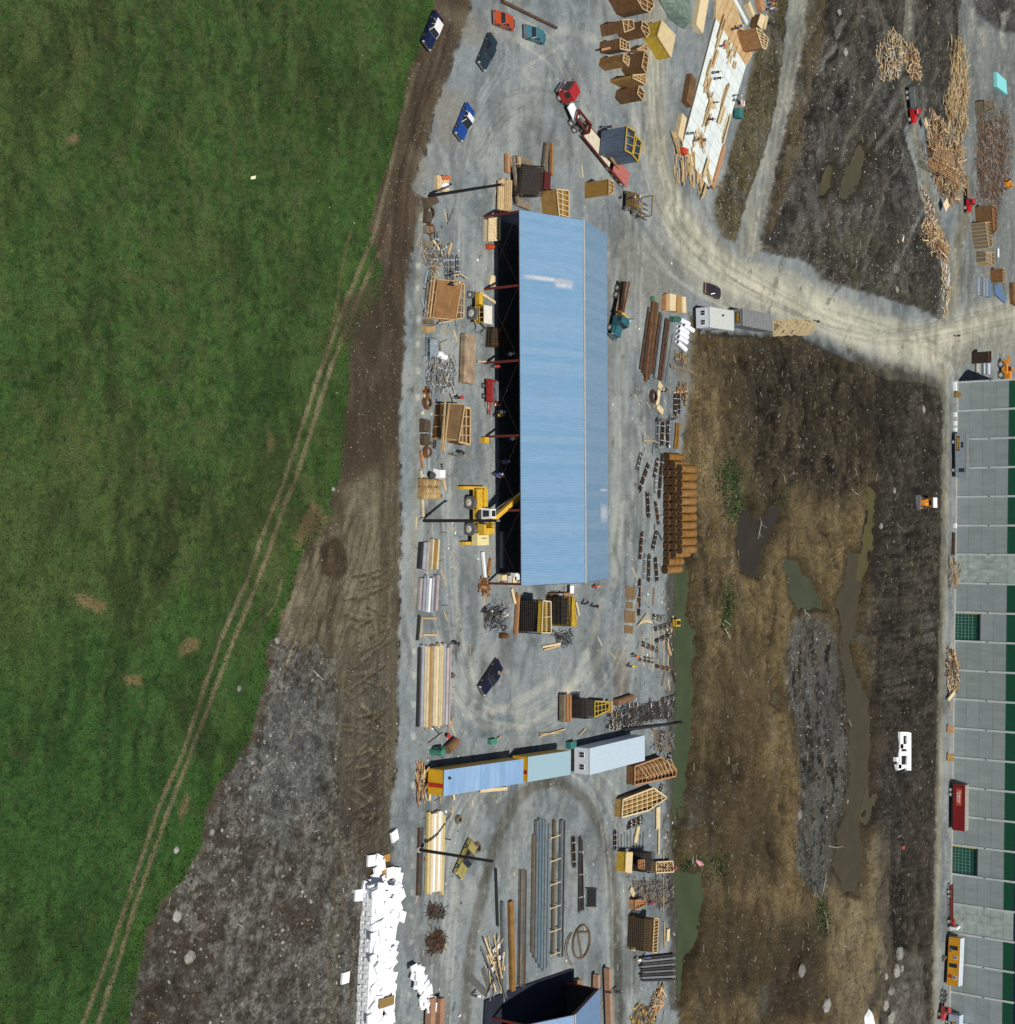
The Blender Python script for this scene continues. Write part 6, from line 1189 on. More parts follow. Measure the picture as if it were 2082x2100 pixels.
for x in (-.5, .5):
    for s in (-1, 1): wheel(t, x, s * .65, .28, .2)
# trucks
haul_truck('dump truck with a red cab and dark body between wood heaps', (1871, 254), (1864, 180), mat('bright_red_paint', (.50, .015, .02), rough=.3, sc=1), 7.8, bed='dump')
haul_truck('red flatbed truck beside the rod heap on the gravel lane', (1984, 441), (1982, 362), MATS['bright_red_paint'], 8.6, bed='flat')
t = haul_truck('teal flatbed truck with a yellow crane loaded with long pipes', (1256, 694), (1277, 586), mat('teal_truck_paint', (.03, .12, .15), rough=.35, sc=1), 8.6, bed='flat', load=mat('dusty_deck', (.36, .28, .20), sc=1.5, var=.4), bonnet=True)
MB().box(4.8, 5.5, -1.1, 1.1, 1.1, 2.0, tx=.1).build('crane_base', YEL, t); cr = MB().bar((5.1, -.9, 2.0), (.2, -1.5, 1.9), .35).build('crane_boom', RUSTD, t); MB().cyl((5.2, -1.3, 1.9), (5.5, -1.3, 1.9), .35).build('winch', RUST, cr)
for k, (y, r_, m_) in enumerate(((.6, .18, RUST), (.2, .14, WOODG), (-.2, .16, RUSTD), (-.6, .12, DARK), (-.95, .16, RUST))):
    c = t.matrix_world if False else Matrix.Translation(t.location) @ Matrix.Rotation(t.rotation_euler[2], 4, 'Z')
    T(MB().cyl(c @ Vector((-.9 + .2 * k, y, 1.1 + r_)), c @ Vector((4.5, y, 1.1 + r_)), r_, n=10).build('steel_pipe', m_), ('farthest rusty pipe', 'brown pipe next to the farthest', 'middle dark pipe', 'thin black pipe', 'near side rusty pipe')[k] + ' loaded on the teal flatbed truck', 'pipe')
haul_truck('red tractor truck in front of the pale grey trailer, bottom right', (1930, 2086), (1938, 2030), mat('tomato_red_paint', (.42, .05, .05), rough=.35, sc=1), 6.8, bed=None)
t = mach('welding_trailer', 'small red two wheeled trailer beside the shed opening', 'trailer', (998, 806))
MB().box(-1.7, 1.3, -.8, .9, .55, .7).build('frame', REDP, t)
for y in (-.8, -.2, .9): MB().bar((-1.7, y, 1.1), (1.3, y, 1.1), .1).build('rail', REDP, t)
for x in (-1.7, -.7, .3, 1.3): MB().bar((x, -.8, 1.1), (x, .9, 1.1), .08).bar((x, -.8, .6), (x, -.8, 1.1), .08).build('rail', REDP, t)
MB().box(-1.5, 1.1, .15, .85, .7, 1.4).build('generator', STEELG, t); wheel(t, -.9, -1.1, .36, .22); wheel(t, .5, -1.1, .36, .22); MB().bar((1.3, 0, .6), (3.0, 0, .5), .12).bar((1.3, -.8, .6), (3.0, 0, .5), .08).build('drawbar', REDP, t)
t = mach('gooseneck_trailer', 'empty red gooseneck trailer with a white headboard by the factory', 'trailer', (1944, 1858))
MB().bar((-5, -.2, .8), (4.5, -.2, .8), .35).bar((-5, .9, .8), (4.5, .9, .8), .35).build('beam', REDS, t); MB().bar((-5, -.4, 1.0), (-5, 1.1, 1.0), .3).bar((0, -.4, .9), (0, 1.1, .9), .25).bar((3, -.4, .9), (3, 1.1, .9), .25).build('cross_member', REDS, t)
MB().box(4.6, 5.2, -.8, 1.6, .8, 2.4).build('headboard', WHITE, t); MB().box(3.2, 4.4, -.3, .9, 1.0, 1.5).build('winch_box', REDP, t)
for x in (-3.6, -2.5, 3.4): wheel(t, x, -.7, .5, .35); wheel(t, x, 1.4, .5, .35)
# ------------------------------------------------------------- pipes, stock and lumber
for k, (a, b) in enumerate((((1394, 655), (1412, 664)), ((1402, 665), (1421, 678)), ((1392, 669), (1410, 683)), ((1391, 679), (1409, 692)), ((1390, 690), (1408, 702)), ((1389, 701), (1406, 717)))):
    T(MB().pipe(P(*a, .42), P(*b, .42), .42, .09, 18).build('concrete_pipe', mat('white_pipe', (.74, .76, .80), sc=1.5, var=.1)), ('topmost', 'second from the top', 'third from the top', 'third from the bottom', 'second from the bottom', 'lowest')[k] + ' white open pipe lying slanted beside the rusty long pipes', 'pipe', 'white pipes lying slanted')
T(MB().cyl(P(1378, 655, .45), P(1393, 655, .45), .45, n=12).build('tank', GREENP), 'small dark green tank beside the white pipes', 'tank')
nm = ('outer left', 'second from left', 'third from left', 'thick brown', 'brown centre', 'brown right of centre', 'fourth from right', 'blue grey', 'grey', 'dark brown', 'thick dark brown', 'thin far right')
for k, (a, b, r_, m_) in enumerate((((1331, 630), (1313, 757), .20, RUSTD), ((1335, 640), (1317, 764), .18, RUSTD), ((1339, 632), (1321, 770), .22, RUSTD), ((1340, 618), (1324, 782), .28, RUST), ((1345, 620), (1329, 778), .28, RUSTD), ((1349, 622), (1333, 768), .22, RUST), ((1354, 641), (1338, 766), .2, RUSTD), ((1359, 646), (1343, 776), .24, STEELG), ((1361, 650), (1346, 776), .14, GALV), ((1367, 653), (1350, 778), .24, RUSTD), ((1372, 655), (1356, 780), .28, RUSTD), ((1380, 685), (1365, 784), .10, STEELG))):
    T(MB().pipe(P(*a, r_), P(*b, r_), r_, .04, 12).build('steel_pipe', m_), nm[k] + ' long steel pipe in the bundle above the clutter row', 'pipe', 'long steel pipes lying side by side')
T(piece('tool_box', mat('pale_green_box', (.10, .22, .15)), P(1341, 613, .4), (.9, .7, .6)), 'small pale green box at the top of the brown long pipes', 'box')
# rusty closed cylinders piled three high
END = mat('dark_rust_end', (.075, .038, .015), sc=2, var=.5); cm_ = MB(); cm_.cyl((0, 0, 0), (5.0, 0, 0), .62, n=20, caps=False)
cyl_body = cm_.mesh('casing_pipe', mat('orange_rust', (.25, .125, .028), rough=.85, sc=.9, var=.45, rnd=.06))
cap = MB().cyl((.02, 0, 0), (.08, 0, 0), .60, n=20).pipe((-.02, 0, 0), (.02, 0, 0), .50, .06, 20).mesh('end_plate', END); hole = MB().cyl((-.05, 0, 0), (.05, 0, 0), .11, n=10).mesh('hole', BLK)
GR = 'rusty steel cylinders piled beside the mud pit'
def casing(y_px, lay, x_px=1360):
    p = P(x_px, y_px, 0); o = thing('steel_cylinder', {0: 'rusty cylinder in the bottom layer of the pile by the pit', 1: 'rusty cylinder in the middle layer of the pile by the pit', 2: 'rusty cylinder in the top layer of the pile by the pit'}[lay], 'cylinder', (p.x + lay * .1 + random.uniform(-.12, .12), p.y, .62 + lay * 1.08), random.uniform(-.01, .01), GR)
    for nme, me in (('shell', cyl_body), ('end_plate', cap)): c = bpy.data.objects.new(nme, me); COL.objects.link(c); c.parent = o
    c = bpy.data.objects.new('end_plate', cap); COL.objects.link(c); c.parent = o; c.location = (4.9, 0, 0)
    c = bpy.data.objects.new('hole', hole); COL.objects.link(c); c.parent = o; c.rotation_euler = (random.uniform(0, 6), 0, 0)
    return o
ORD = 'topmost second third fourth fifth sixth seventh eighth ninth tenth eleventh twelfth thirteenth fourteenth fifteenth sixteenth seventeenth eighteenth'.split()
for lay, n_, y_ in ((0, 14, 937), (1, 12, 954), (2, 11, 962)):
    for k in range(n_): casing(y_ + k * 16.6, lay)['label'] = ORD[k] + ' rusty cylinder in the ' + ('bottom', 'middle', 'top')[lay] + ' layer of the pile beside the pit'
o = casing(1169, 0, 1357); o['label'] = 'single rusty cylinder lying apart below the big pile'; del o['group']
# lumber stacks on the left
def stockrow(prefix, items, y0, y1, z, grp, jit=4):
    for k, (x, w_, h_, m_, nme) in enumerate(items):
        o = beam('timber', m_, P(x + 3, y0 + random.uniform(-jit, jit), z + h_ / 2), P(x - 1, y1 + random.uniform(-jit, jit), z + h_ / 2), w_, h_); tag(o, nme + ' ' + prefix, 'timber', grp)
CRM = mat('cream_lumber', (.55, .46, .30), rnd=.12, sc=1); PNK = mat('pinkish_grey_lumber', (.40, .34, .34), rnd=.12, sc=1); BRL = mat('ochre_brown_lumber', (.30, .17, .045), rnd=.1, sc=1); GYL = mat('grey_lumber', (.34, .36, .40), rnd=.15, sc=1)
stockrow('in the widest lumber stack, left yard', [(858, .35, .3, DARK, 'leftmost black beam'), (863, .4, .5, GYL, 'grey lavender beam'), (868, .38, .6, CRM, 'narrow cream beam'), (873, .42, .6, CRM, 'cream beam left of the brown one'), (879, .5, .4, BRL, 'single ochre brown beam'), (886, .45, .8, CRM, 'wide cream beam right of the brown one'), (891, .45, .8, WOODP, 'pale cream beam at the middle'), (897, .42, .7, CRM, 'cream beam right of the middle'), (902, .42, .6, mat('yellow_lumber', (.56, .45, .20)), 'yellowish beam'), (907, .4, .6, GYL, 'pale grey beam'), (914, .5, .5, PNK, 'wide pinkish beam'), (920, .25, .4, PNK, 'rightmost thin pinkish beam')], 1324, 1488, .1, 'beams of the widest lumber stack', 5)
stockrow('in the pale lumber stack beside the olive car', [(876, .4, .4, MATS['yellow_lumber'], 'leftmost yellowish beam'), (881, .4, .6, WOODP, 'second pale beam'), (886, .42, .7, WHITE, 'whitish beam left of centre'), (891, .42, .8, WOODP, 'central pale beam'), (896, .42, .7, WHITE, 'whitish beam right of centre'), (901, .4, .6, WOODP, 'second beam from the right'), (906, .4, .5, MATS['yellow_lumber'], 'rightmost yellowish beam')], 1668, 1830, .1, 'beams of the pale lumber stack', 5)
stockrow('left of the pale lumber stack', [(858, .4, .3, RUSTD, 'rusty long beam'), (865, .25, .3, STEELG, 'thin grey long beam')], 1700, 1838, .05, 'beams left of the pale stack')
stockrow('in the short grey stack, upper one', [(861, .4, .5, DARK, 'dark edged beam'), (867, .6, .6, GYL, 'wide grey beam'), (874, .4, .5, PNK, 'pinkish edge beam')], 1113, 1168, .1, 'beams of the upper grey stack', 2)
stockrow('in the ochre stack right of the upper grey one', [(884, .3, .5, CRM, 'tan left beam'), (889, .6, .55, BRL, 'wide ochre beam'), (895, .35, .5, CRM, 'tan right beam')], 1106, 1168, .1, 'beams of the ochre stack', 1)
stockrow('in the short grey stack, lower one', [(860, .3, .4, PNK, 'leftmost pinkish beam'), (866, .4, .6, GYL, 'left grey beam'), (872, .4, .6, GYL, 'middle grey beam'), (878, .4, .5, WHITE, 'whitish beam'), (884, .35, .5, GYL, 'right grey beam'), (893, .5, .6, PNK, 'separate pinkish right beam')], 1183, 1254, .1, 'beams of the lower grey stack', 3)
stockrow('below the lower grey stack', [(857, .25, .3, DARK, 'thin black beam'), (863, .15, .2, CRM, 'thin cream beam')], 1262, 1310, .05, 'thin beams below the grey stack')
for k, y_ in enumerate((1268, 1302)): T(beam('bearer', WOOD, P(868, y_, .1), P(896, y_, .1), .2, .15), ('upper', 'lower')[k] + ' pale bearer lying across under the grey stacks', 'timber')
T(beam('timber', WOODO, P(863, 925, .2), P(868, 960, .2), .35, .3), 'orange timber lying above the pale edge board', 'timber'); T(beam('timber', CRM, P(863, 965, .2), P(868, 1060, .2), .35, .25), 'long pale edge board left of the wrapped bundles', 'timber')
for k, (y0, y1, w_) in enumerate(((981, 998, 2.6), (1000, 1012, 2.3), (1012, 1021, 2.2))):
    c = P(880, (y0 + y1) / 2, .6); t = thing('wrapped_bundle', ('upper', 'middle', 'lower')[k] + ' tan wrapped bundle of the three in the left yard', 'bundle', (c.x, c.y, 0), 0, 'tan wrapped bundles'); MB().cyl((-1.6, 0, .5), (1.9, 0, .5), .52, n=14).build('roll', mat('tan_wrap', (.40, .27, .12), rnd=.15, sc=1.2, var=.4), t)
    for x in (-.8, .7): MB().cyl((x, 0, .5), (x + .1, 0, .5), .535, n=14).build('strap', WOODP, t)
T(MB().cyl(P(888, 975, 0), P(888, 975, 1.0), .42, n=14).build('drum', DARK), 'black drum above the wrapped bundles', 'drum'); T(MB().box(-.9, .7, -.7, .7, 0, .9, tx=.25, ty=.2).build('covered_pallet', WHITE, None, P(898, 972)), 'white covered pallet above the wrapped bundles', 'pallet')
# ribbed blue pipes
for k in range(6): T(MB().pipe(P(878, 700 + k * 5, .5), P(895, 700 + k * 5, .6), .42, .06, 14).build('ribbed_pipe', GALV), 'light blue ribbed pipe in the small stack on the left', 'pipe', 'stack of light blue ribbed pipes')
for k, (a, b) in enumerate((((892, 726), (905, 726)), ((902, 729), (914, 733)))): T(MB().pipe(P(*a, .4), P(*b, .4), .4, .06, 14).build('ribbed_pipe', WHITE), ('left', 'right')[k] + ' whitish pipe end below the light blue ribbed pipes', 'pipe')
# coils, bins and small heaps along the left edge
def coil(lab, c, r_, m_, n=3):
    p = P(*c); t = thing('coil', lab, 'coil', (p.x, p.y, 0))
    for k in range(n):
        g = MB(); N_ = 18
        for q in range(N_): a0 = 2 * math.pi * q / N_; a1 = 2 * math.pi * (q + 1) / N_; rr_ = r_ * (1 - .12 * k); g.bar((math.cos(a0) * rr_, math.sin(a0) * rr_, .12 + k * .16), (math.cos(a1) * rr_, math.sin(a1) * rr_, .12 + k * .16), .2, .16)
        g.build('turn', m_, t)
for k, (c, r_, m_, w_) in enumerate((((874, 826), .8, RUST, 'topmost rusty coil of the left edge row'), ((872, 802), .5, RUST, 'small rusty coil above the topmost big one'), ((874, 927), .7, RUST, 'orange rusty coil lowest in the left edge row'), ((878, 436), .9, RUSTD, 'dark rusty coil beside the tall upper pole'), ((880, 470), .7, RUST, 'brown coil below the dark one near the upper pole'), ((976, 1738), .7, WOODG, 'brown grey coil lying right of the trailers'), ((938, 1680), .5, WOODG, 'small brown coil below the trailers'), ((1338, 813), 1.0, RUSTD, 'dark coil beside the pale boards, right yard'), ((925, 1385), .3, WOODG, 'tiny dark ring by the wide lumber stack'))): coil(w_, c, r_, m_)
def bale(lab, poly, h, m_, cat='bundle'): return T(MB().prism([P(a, b, h).to_2d() for a, b in poly], .02, h, ins=.12).build('bundle', m_), lab, cat)
WET = mat('dark_wire_bundle', (.085, .06, .035), sc=6, var=.7)
bale('upper brown wire bale in the left edge row', [(870, 858), (884, 860), (884, 886), (870, 886)], .8, WET); bale('lower brown wire bale in the left edge row', [(870, 890), (884, 890), (884, 914), (870, 912)], .7, WET)
bale('dark mesh pack below the brown wire bales', [(870, 900), (888, 905), (890, 912), (870, 914)], .5, WET); bale('dark brown mound below the tall upper pole', [(872, 405), (898, 402), (903, 415), (878, 428)], .7, WET); bale('dark brown box below the dark mound', [(876, 432), (888, 432), (886, 458), (874, 456)], .6, WET)
bale('brown crate like bale at the left edge', [(874, 462), (893, 464), (892, 480), (874, 478)], .5, WOODG); bale('brown bale with an orange corner at the left edge', [(873, 492), (890, 494), (890, 510), (873, 506)], .5, WOODG); bale('tan bale above the ribbed pipes', [(873, 668), (893, 668), (893, 682), (874, 684)], .6, MATS['tan_wrap']); bale('brown bale just above the tan bale', [(873, 655), (892, 657), (892, 664), (873, 664)], .5, WOODG)
t = thing('pallet', 'pale wooden crate tray with two white drums near the upper pole', 'crate', P(904, 378)); MB().box(-1.3, 1.2, -1.0, .9, 0, .5).build('tray', WOOD, t)
for x in (-.9, 0, .9): MB().box(x - .07, x + .07, -1.0, .9, .5, .62).build('slat', WOODP, t)
for k, (x, y, m_, nm_) in enumerate(((912, 364, ORG, 'left orange drum'), (920, 364, ORG, 'right orange drum'))): T(MB().cyl(P(x, y, 0), P(x, y, .9), .32, n=12).build('drum', mat('rusty_orange_drum', (.42, .10, .03))), nm_ + ' beside the pale crate tray near the upper pole', 'drum')
for k, (x, y) in enumerate(((912, 381), (917, 382))): T(MB().cyl(P(x, y, 0), P(x, y, .8), .35, n=12).build('drum', WHITE), ('left', 'right')[k] + ' white drum on the pale crate tray', 'drum')
T(MB().cyl(P(1000, 506, .35), P(1011, 506, .35), .35, n=12).build('drum', mat('red_orange_drum', (.5, .07, .015))), 'red orange drum lying beside the slatted crate', 'drum')
T(MB().box(-.5, .5, -.4, .4, 0, .7).build('tool_box', YEL, None, P(990, 903)), 'small yellow box beside the shed opening', 'box')
T(MB().prism([P(a, b, .3).to_2d() for a, b in [(1008, 563), (1018, 567), (1018, 590), (1004, 582)]], .0, .3).build('plywood_sheet', WOODP), 'pale plywood sheet leaning at the shed edge, upper half', 'plywood')
T(MB().cyl(P(1263, 1441, .55), P(1296, 1430, .55), .55, n=16).build('steel_tank', mat('brown_tank', (.20, .11, .05), sc=1, var=.3)), 'brown cylindrical tank right of the open yellow frame', 'tank'); T(MB().cyl(P(1027, 1304, .35), P(1040, 1304, .35), .36, n=12).build('steel_tank', RUST), 'small rusty tank below the widest cage, left', 'tank')
T(MB().cyl(P(917, 1538, .6), P(936, 1520, .6), .62, n=16).build('steel_tank', MATS['brown_tank']), 'brown tank lying above the yellow trailer', 'tank')
t = thing('fuel_tank', 'green fuel tank with a dark shadow left of the brown tank', 'tank', P(885, 1540)); MB().cyl((0, 0, .6), (1.6, .0, .6), .55, n=16).build('tank', GREENP, t); MB().cyl((0, -.1, 0), (0, -.1, 1.9), .45, n=14).build('drum', mat('mid_green', (.05, .22, .15)), t); MB().bar((.2, -.4, .1), (.2, .4, .1), .2).bar((1.4, -.4, .1), (1.4, .4, .1), .2).build('stand', DARK, t)
T(MB().cyl(P(921, 1510, 0), P(921, 1510, .8), .28, n=12).build('drum', mat('signal_red', (.5, .015, .02))), 'red drum above the brown tank', 'drum')
T(MB().box(-.7, .7, -.35, .35, 0, .6).build('pump', MATS['mid_green'], None, P(1006, 1520)), 'small green pump between the tanks and the trailers', 'pump')
T(MB().box(-.8, .8, -.5, .5, 0, .9).build('pump', MATS['teal_box'], None, P(1166, 1527)), 'teal machine behind the trailers', 'pump')
# pale lumber bits
loose = [((1113, 1327), (1150, 1320), .3, 'pale board below the twin cages'), ((1116, 1333), (1148, 1324), .25, 'second pale board below the twin cages'), ((1050, 1207), (1057, 1238), .45, 'slanting pale board left of the widest cage'), ((1182, 1235), (1188, 1262), .3, 'slanting board right of the twin cages'), ((1107, 1510), (1160, 1495), .18, 'thin stick above the trailer row'), ((1108, 1505), (1150, 1503), .18, 'thin crossing stick above the trailer row'), ((1188, 1508), (1201, 1494), .15, 'short thin stick above the white trailer'), ((1014, 1521), (1027, 1510), .2, 'short pale stick beside the green pump'), ((985, 1622), (1040, 1617), .45, 'pale plank below the yellow trailer'), ((882, 1628), (881, 1642), .4, 'pale block under the left trailer end'), ((930, 1628), (932, 1640), .3, 'second pale block under the trailer'), ((1350, 1655), (1350, 1700), 1.2, 'wide pale board standing right of the pale form'), ((1310, 1695), (1303, 1728), .9, 'pale plywood strip over the rods'), ((1352, 1700), (1351, 1752), .4, 'long pale stick below the wide pale board'), ((1371, 1905), (1370, 1930), .9, 'pale plywood piece at the water edge'), ((1362, 1890), (1364, 1945), .15, 'thin pale stick left of the plywood piece'), ((1293, 1822), (1301, 1836), .9, 'small pale plywood square in the lower clutter'), ((1361, 1870), (1361, 1745), .1, 'thin pale rod among the lower clutter'), ((1320, 903), (1346, 905), .15, 'thin pale stick right of the shed'), ((1382, 805), (1409, 803), .25, 'pale stick beside a red box'), ((985, 600), (1018, 622), .35, 'pale plank running to the shed edge'), ((980, 741), (1010, 742), .2, 'pale plank by the shed columns'), ((1015, 830), (1026, 830), .3, 'short pale block at the shed edge'), ((888, 492), (907, 520), .3, 'slanting pale stick in the upper left clutter')]
for a, b, w_, lab in loose: T(beam('board', WOODP if w_ > .25 else WOOD, P(*a, .25), P(*b, .25), w_, .12), lab, 'board')
for k, (a, b) in enumerate((((1350, 787), (1362, 800)), ((1352, 800), (1348, 832)), ((1348, 832), (1360, 846)))): T(beam('board', WOODP, P(*a, .15), P(*b, .15), 1.0 if k != 1 else .9, .1), ('upper', 'middle', 'lower')[k] + ' pale board of the zigzag beside the dark coil', 'board')
for k in range(6): T(beam('batten', WOODP, P(1308 + k * 3, 1283 - k * 2, .3 + k * .05), P(1328 + k * 2, 1258 + k * 4, .3 + k * .05), .16, .12), 'pale batten of the small crossed pile below the black bundles', 'batten', 'crossed pale battens')
for k, x in enumerate((1340, 1350, 1362, 1371, 1319, 1334)): T(beam('bearer', CRM, P(x, 1288 + k * 3, .08), P(x - 1, 1378 - k * 4, .08), .14, .12), 'long thin pale bearer under the black rod bundles', 'batten', 'thin bearers under the rod bundles')
for k, q in enumerate(([(1284, 1203), (1303, 1205), (1302, 1230), (1286, 1230)], [(1286, 1235), (1298, 1236), (1298, 1249), (1285, 1248)], [(1282, 1251), (1303, 1254), (1303, 1278), (1282, 1277)], [(1282, 1282), (1299, 1284), (1298, 1300), (1281, 1298)])): T(MB().prism([P(a, b, .12).to_2d() for a, b in q], .0, .12).build('plywood_mat', mat('brown_mat', (.20, .125, .055), rnd=.2, sc=1.5)), ('topmost', 'second', 'third and darkest', 'lowest')[k] + ' flat brown plywood mat right of the turning tracks', 'mat', 'flat brown mats in a column')
for k, (x, y) in enumerate(((1388, 868), (1393, 868))): T(MB().cyl(P(x, y, .2), P(x - 4, y + 52, .2), .22, n=10).build('steel_pipe', MATS['orange_rust']), ('left', 'right')[k] + ' orange rusty pipe above the big cylinder pile', 'pipe')
# rod bundles
BND = [((1316, 930), (1308, 962)), ((1330, 953), (1312, 1005)), ((1350, 940), (1343, 978)), ((1346, 980), (1345, 1010)), ((1359, 932), (1352, 1020)), ((1328, 1010), (1331, 1060)), ((1346, 1030), (1352, 1075)), ((1318, 1092), (1314, 1145)), ((1347, 1092), (1340, 1125)), ((1323, 1138), (1321, 1185)), ((1332, 1138), (1331, 1192)), ((1345, 1145), (1348, 1190)), ((1312, 1190), (1311, 1260)), ((1385, 810), (1385, 850)), ((1393, 812), (1393, 846)), ((1350, 862), (1348, 918)), ((1360, 865), (1358, 912)), ((1371, 862), (1370, 916)), ((1340, 1264), (1362, 1270)), ((1343, 1290), (1373, 1283)), ((1345, 1315), (1380, 1300)), ((1318, 1320), (1348, 1332)), ((1311, 1350), (1340, 1355)), ((1347, 1367), (1378, 1374)), ((1248, 1465), (1280, 1468)), ((1252, 1480), (1276, 1486)), ((1286, 1450), (1312, 1445)), ((1285, 1468), (1310, 1472)), ((1325, 1448), (1380, 1440)), ((1328, 1463), (1380, 1466)), ((1284, 1487), (1306, 1478)), ((1358, 1436), (1386, 1430)), ((1245, 1490), (1270, 1494)), ((1358, 1500), (1352, 1530)), ((1374, 1545), (1368, 1570)), ((1358, 1610), (1352, 1628)), ((1290, 1690), (1318, 1678)), ((1289, 1696), (1318, 1684)), ((1262, 1705), (1262, 1740)), ((896, 478), (893, 545)), ((905, 505), (915, 540)), ((905, 745), (898, 800)), ((913, 750), (905, 800)), ((922, 752), (920, 790)), ((917, 525), (917, 570)), ((927, 525), (927, 570)), ((939, 525), (939, 565)), ((1176, 1716), (1178, 1778)), ((1191, 1718), (1190, 1868)), ((1192, 1722), (1196, 1865))]
random.seed(17); REG_ = {}
for k, (a, b) in enumerate(BND):
    A = P(*a, .25); B = P(*b, .25); d = (B - A); L_ = d.length; t = thing('rod_bundle', 'x', 'rod bundle', (A.x, A.y, 0), math.atan2(d.y, d.x), 'tied bundles of dark steel rods')
    reg = 'on the gravel right of the long shed' if 900 < a[1] < 1262 and a[0] > 1300 else 'in the upper right clutter row' if a[1] < 900 and a[0] > 1300 else 'near the water edge below the mats' if a[1] < 1400 and a[0] > 1300 else 'in the black tangle left of the green water' if a[1] < 1500 and a[0] > 1200 else 'in the lower right clutter' if a[0] > 1240 else 'inside the lower turning loop' if a[0] > 1100 else 'in the left yard clutter'
    t['label'] = 'tied bundle of dark steel rods ' + reg; t['group'] = 'tied bundles of dark steel rods ' + reg
    REG_.setdefault(reg, []).append((a[1], t)); g = MB(); mm = RUSTD if k in (7, 12, 23, 6) else (STEELG if 700 < a[1] < 1262 and k % 3 == 0 or a[0] < 950 else REBAR)
    for q in range(11): y0 = random.uniform(-.38, .38); z0 = random.uniform(.05, .45 - abs(y0) * .5); g.bar((random.uniform(-.3, .3), y0, z0), (L_ + random.uniform(-.3, .3), y0 + random.uniform(-.14, .14), z0), .085)
    g.build('rods', mm, t)['kind'] = 'stuff'
    for q in range(3): MB().cyl(((q + .6) * L_ / 3.2, -.42, .28), ((q + .6) * L_ / 3.2, .42, .28), .05, n=6).box((q + .6) * L_ / 3.2 - .05, (q + .6) * L_ / 3.2 + .05, -.05, .05, .45, .56).build('tie', WOODP if q % 2 else WHITE, t)
for reg, l_ in REG_.items():
    for k, (yy, t) in enumerate(sorted(l_, key=lambda q: q[0])): t['label'] = (ORD[k] if k else 'topmost') + ' dark rod bundle from the top ' * (k > 0) + ' dark rod bundle' * (k == 0) + (' ' if k == 0 else '') + reg
heap('scrap_heap', 'black tangled steel heap left of the green water', 'scrap heap', [(1245, 1462), (1285, 1440), (1320, 1445), (1382, 1430), (1386, 1478), (1340, 1478), (1300, 1492), (1248, 1492)], 260, [REBAR, DARK, STEELG, REBAR], L=(.4, 1.6), wd=(.05, .12), hmax=.6, seed=31, base=REBAR, parts=0)
heap('scrap_heap', 'grey tangled hose and steel heap left of the widest cage', 'scrap heap', [(990, 1240), (1030, 1232), (1040, 1290), (1005, 1300), (985, 1270)], 70, [STEELG, REBAR, GALV], L=(.5, 2.2), wd=(.05, .12), hmax=.4, seed=32, base=REBAR, parts=4)
heap('scrap_heap', 'tangle of grey hoses below the twin cages', 'scrap heap', [(1130, 1295), (1170, 1292), (1172, 1325), (1140, 1330)], 70, [STEELG, REBAR, GALV], L=(.4, 1.4), wd=(.05, .12), hmax=.5, seed=33, base=REBAR, parts=4)
heap('scrap_heap', 'orange brown scrap pile at the lower left corner of the shed', 'scrap heap', [(984, 1185), (998, 1183), (1004, 1210), (996, 1224), (980, 1212)], 90, [WOODO, RUST, WOODG], L=(.3, 1.2), wd=(.1, .3), hmax=1.0, seed=34, base=RUST, parts=3)
heap('scrap_heap', 'upper rusty wire heap right of the foam boards', 'scrap heap', [(874, 1858), (908, 1860), (912, 1882), (880, 1880)], 90, [RUSTD, REBAR], L=(.4, 1.8), wd=(.04, .09), hmax=.6, seed=35, base=REBAR, parts=0)
heap('scrap_heap', 'lower rusty wire heap right of the foam boards', 'scrap heap', [(872, 1925), (900, 1906), (914, 1920), (908, 1945), (876, 1958)], 150, [RUST, REBAR, RUSTD], L=(.4, 1.8), wd=(.04, .09), hmax=.8, seed=36, base=REBAR, parts=0)
heap('scrap_heap', 'left edge clutter of pipes and bars beside the upper pole', 'scrap heap', [(868, 505), (900, 500), (905, 540), (890, 560), (868, 545)], 70, [STEELG, REBAR, WOOD, GALV], L=(.4, 2), wd=(.05, .12), hmax=.4, seed=37, parts=4)
heap('scrap_heap', 'clutter of grey and brown stock below the ribbed pipes', 'scrap heap', [(872, 735), (905, 740), (932, 745), (930, 790), (875, 800)], 90, [STEELG, WOODG, CONC, GALV], L=(.6, 3), wd=(.06, .15), hmax=.35, seed=38, dirn=85, parts=8)
heap('scrap_heap', 'clutter of hoses and frames beside the long white trailer', 'scrap heap', [(1330, 1490), (1380, 1492), (1382, 1550), (1340, 1545)], 70, [STEELG, RUSTD, GALV], L=(.4, 1.8), wd=(.05, .1), hmax=.35, seed=39, parts=0)
heap('scrap_heap', 'jumble of metal pieces below the right yard cage', 'scrap heap', [(1278, 1795), (1380, 1798), (1386, 1870), (1345, 1862), (1300, 1840)], 110, [STEELG, RUSTD, REBAR, GALV], L=(.5, 2.5), wd=(.05, .14), hmax=.3, seed=40, parts=6)
heap('scrap_heap', 'pallet clutter with wood and coils at the bottom right of the yard', 'scrap heap', [(1290, 2080), (1310, 2050), (1345, 2075), (1340, 2110), (1295, 2110)], 90, [RUSTD, WOOD, YEL, REBAR], L=(.3, 1.4), wd=(.06, .2), hmax=.8, seed=41, parts=4)
heap('wood_heap', 'long pointed heap of brown timber offcuts in the lower right yard', 'wood heap', [(1348, 2020), (1360, 2025), (1358, 2060), (1338, 2085), (1332, 2060)], 90, [WOODO, WOOD, WOODG], L=(.4, 2), wd=(.1, .3), hmax=.9, seed=42, parts=6)
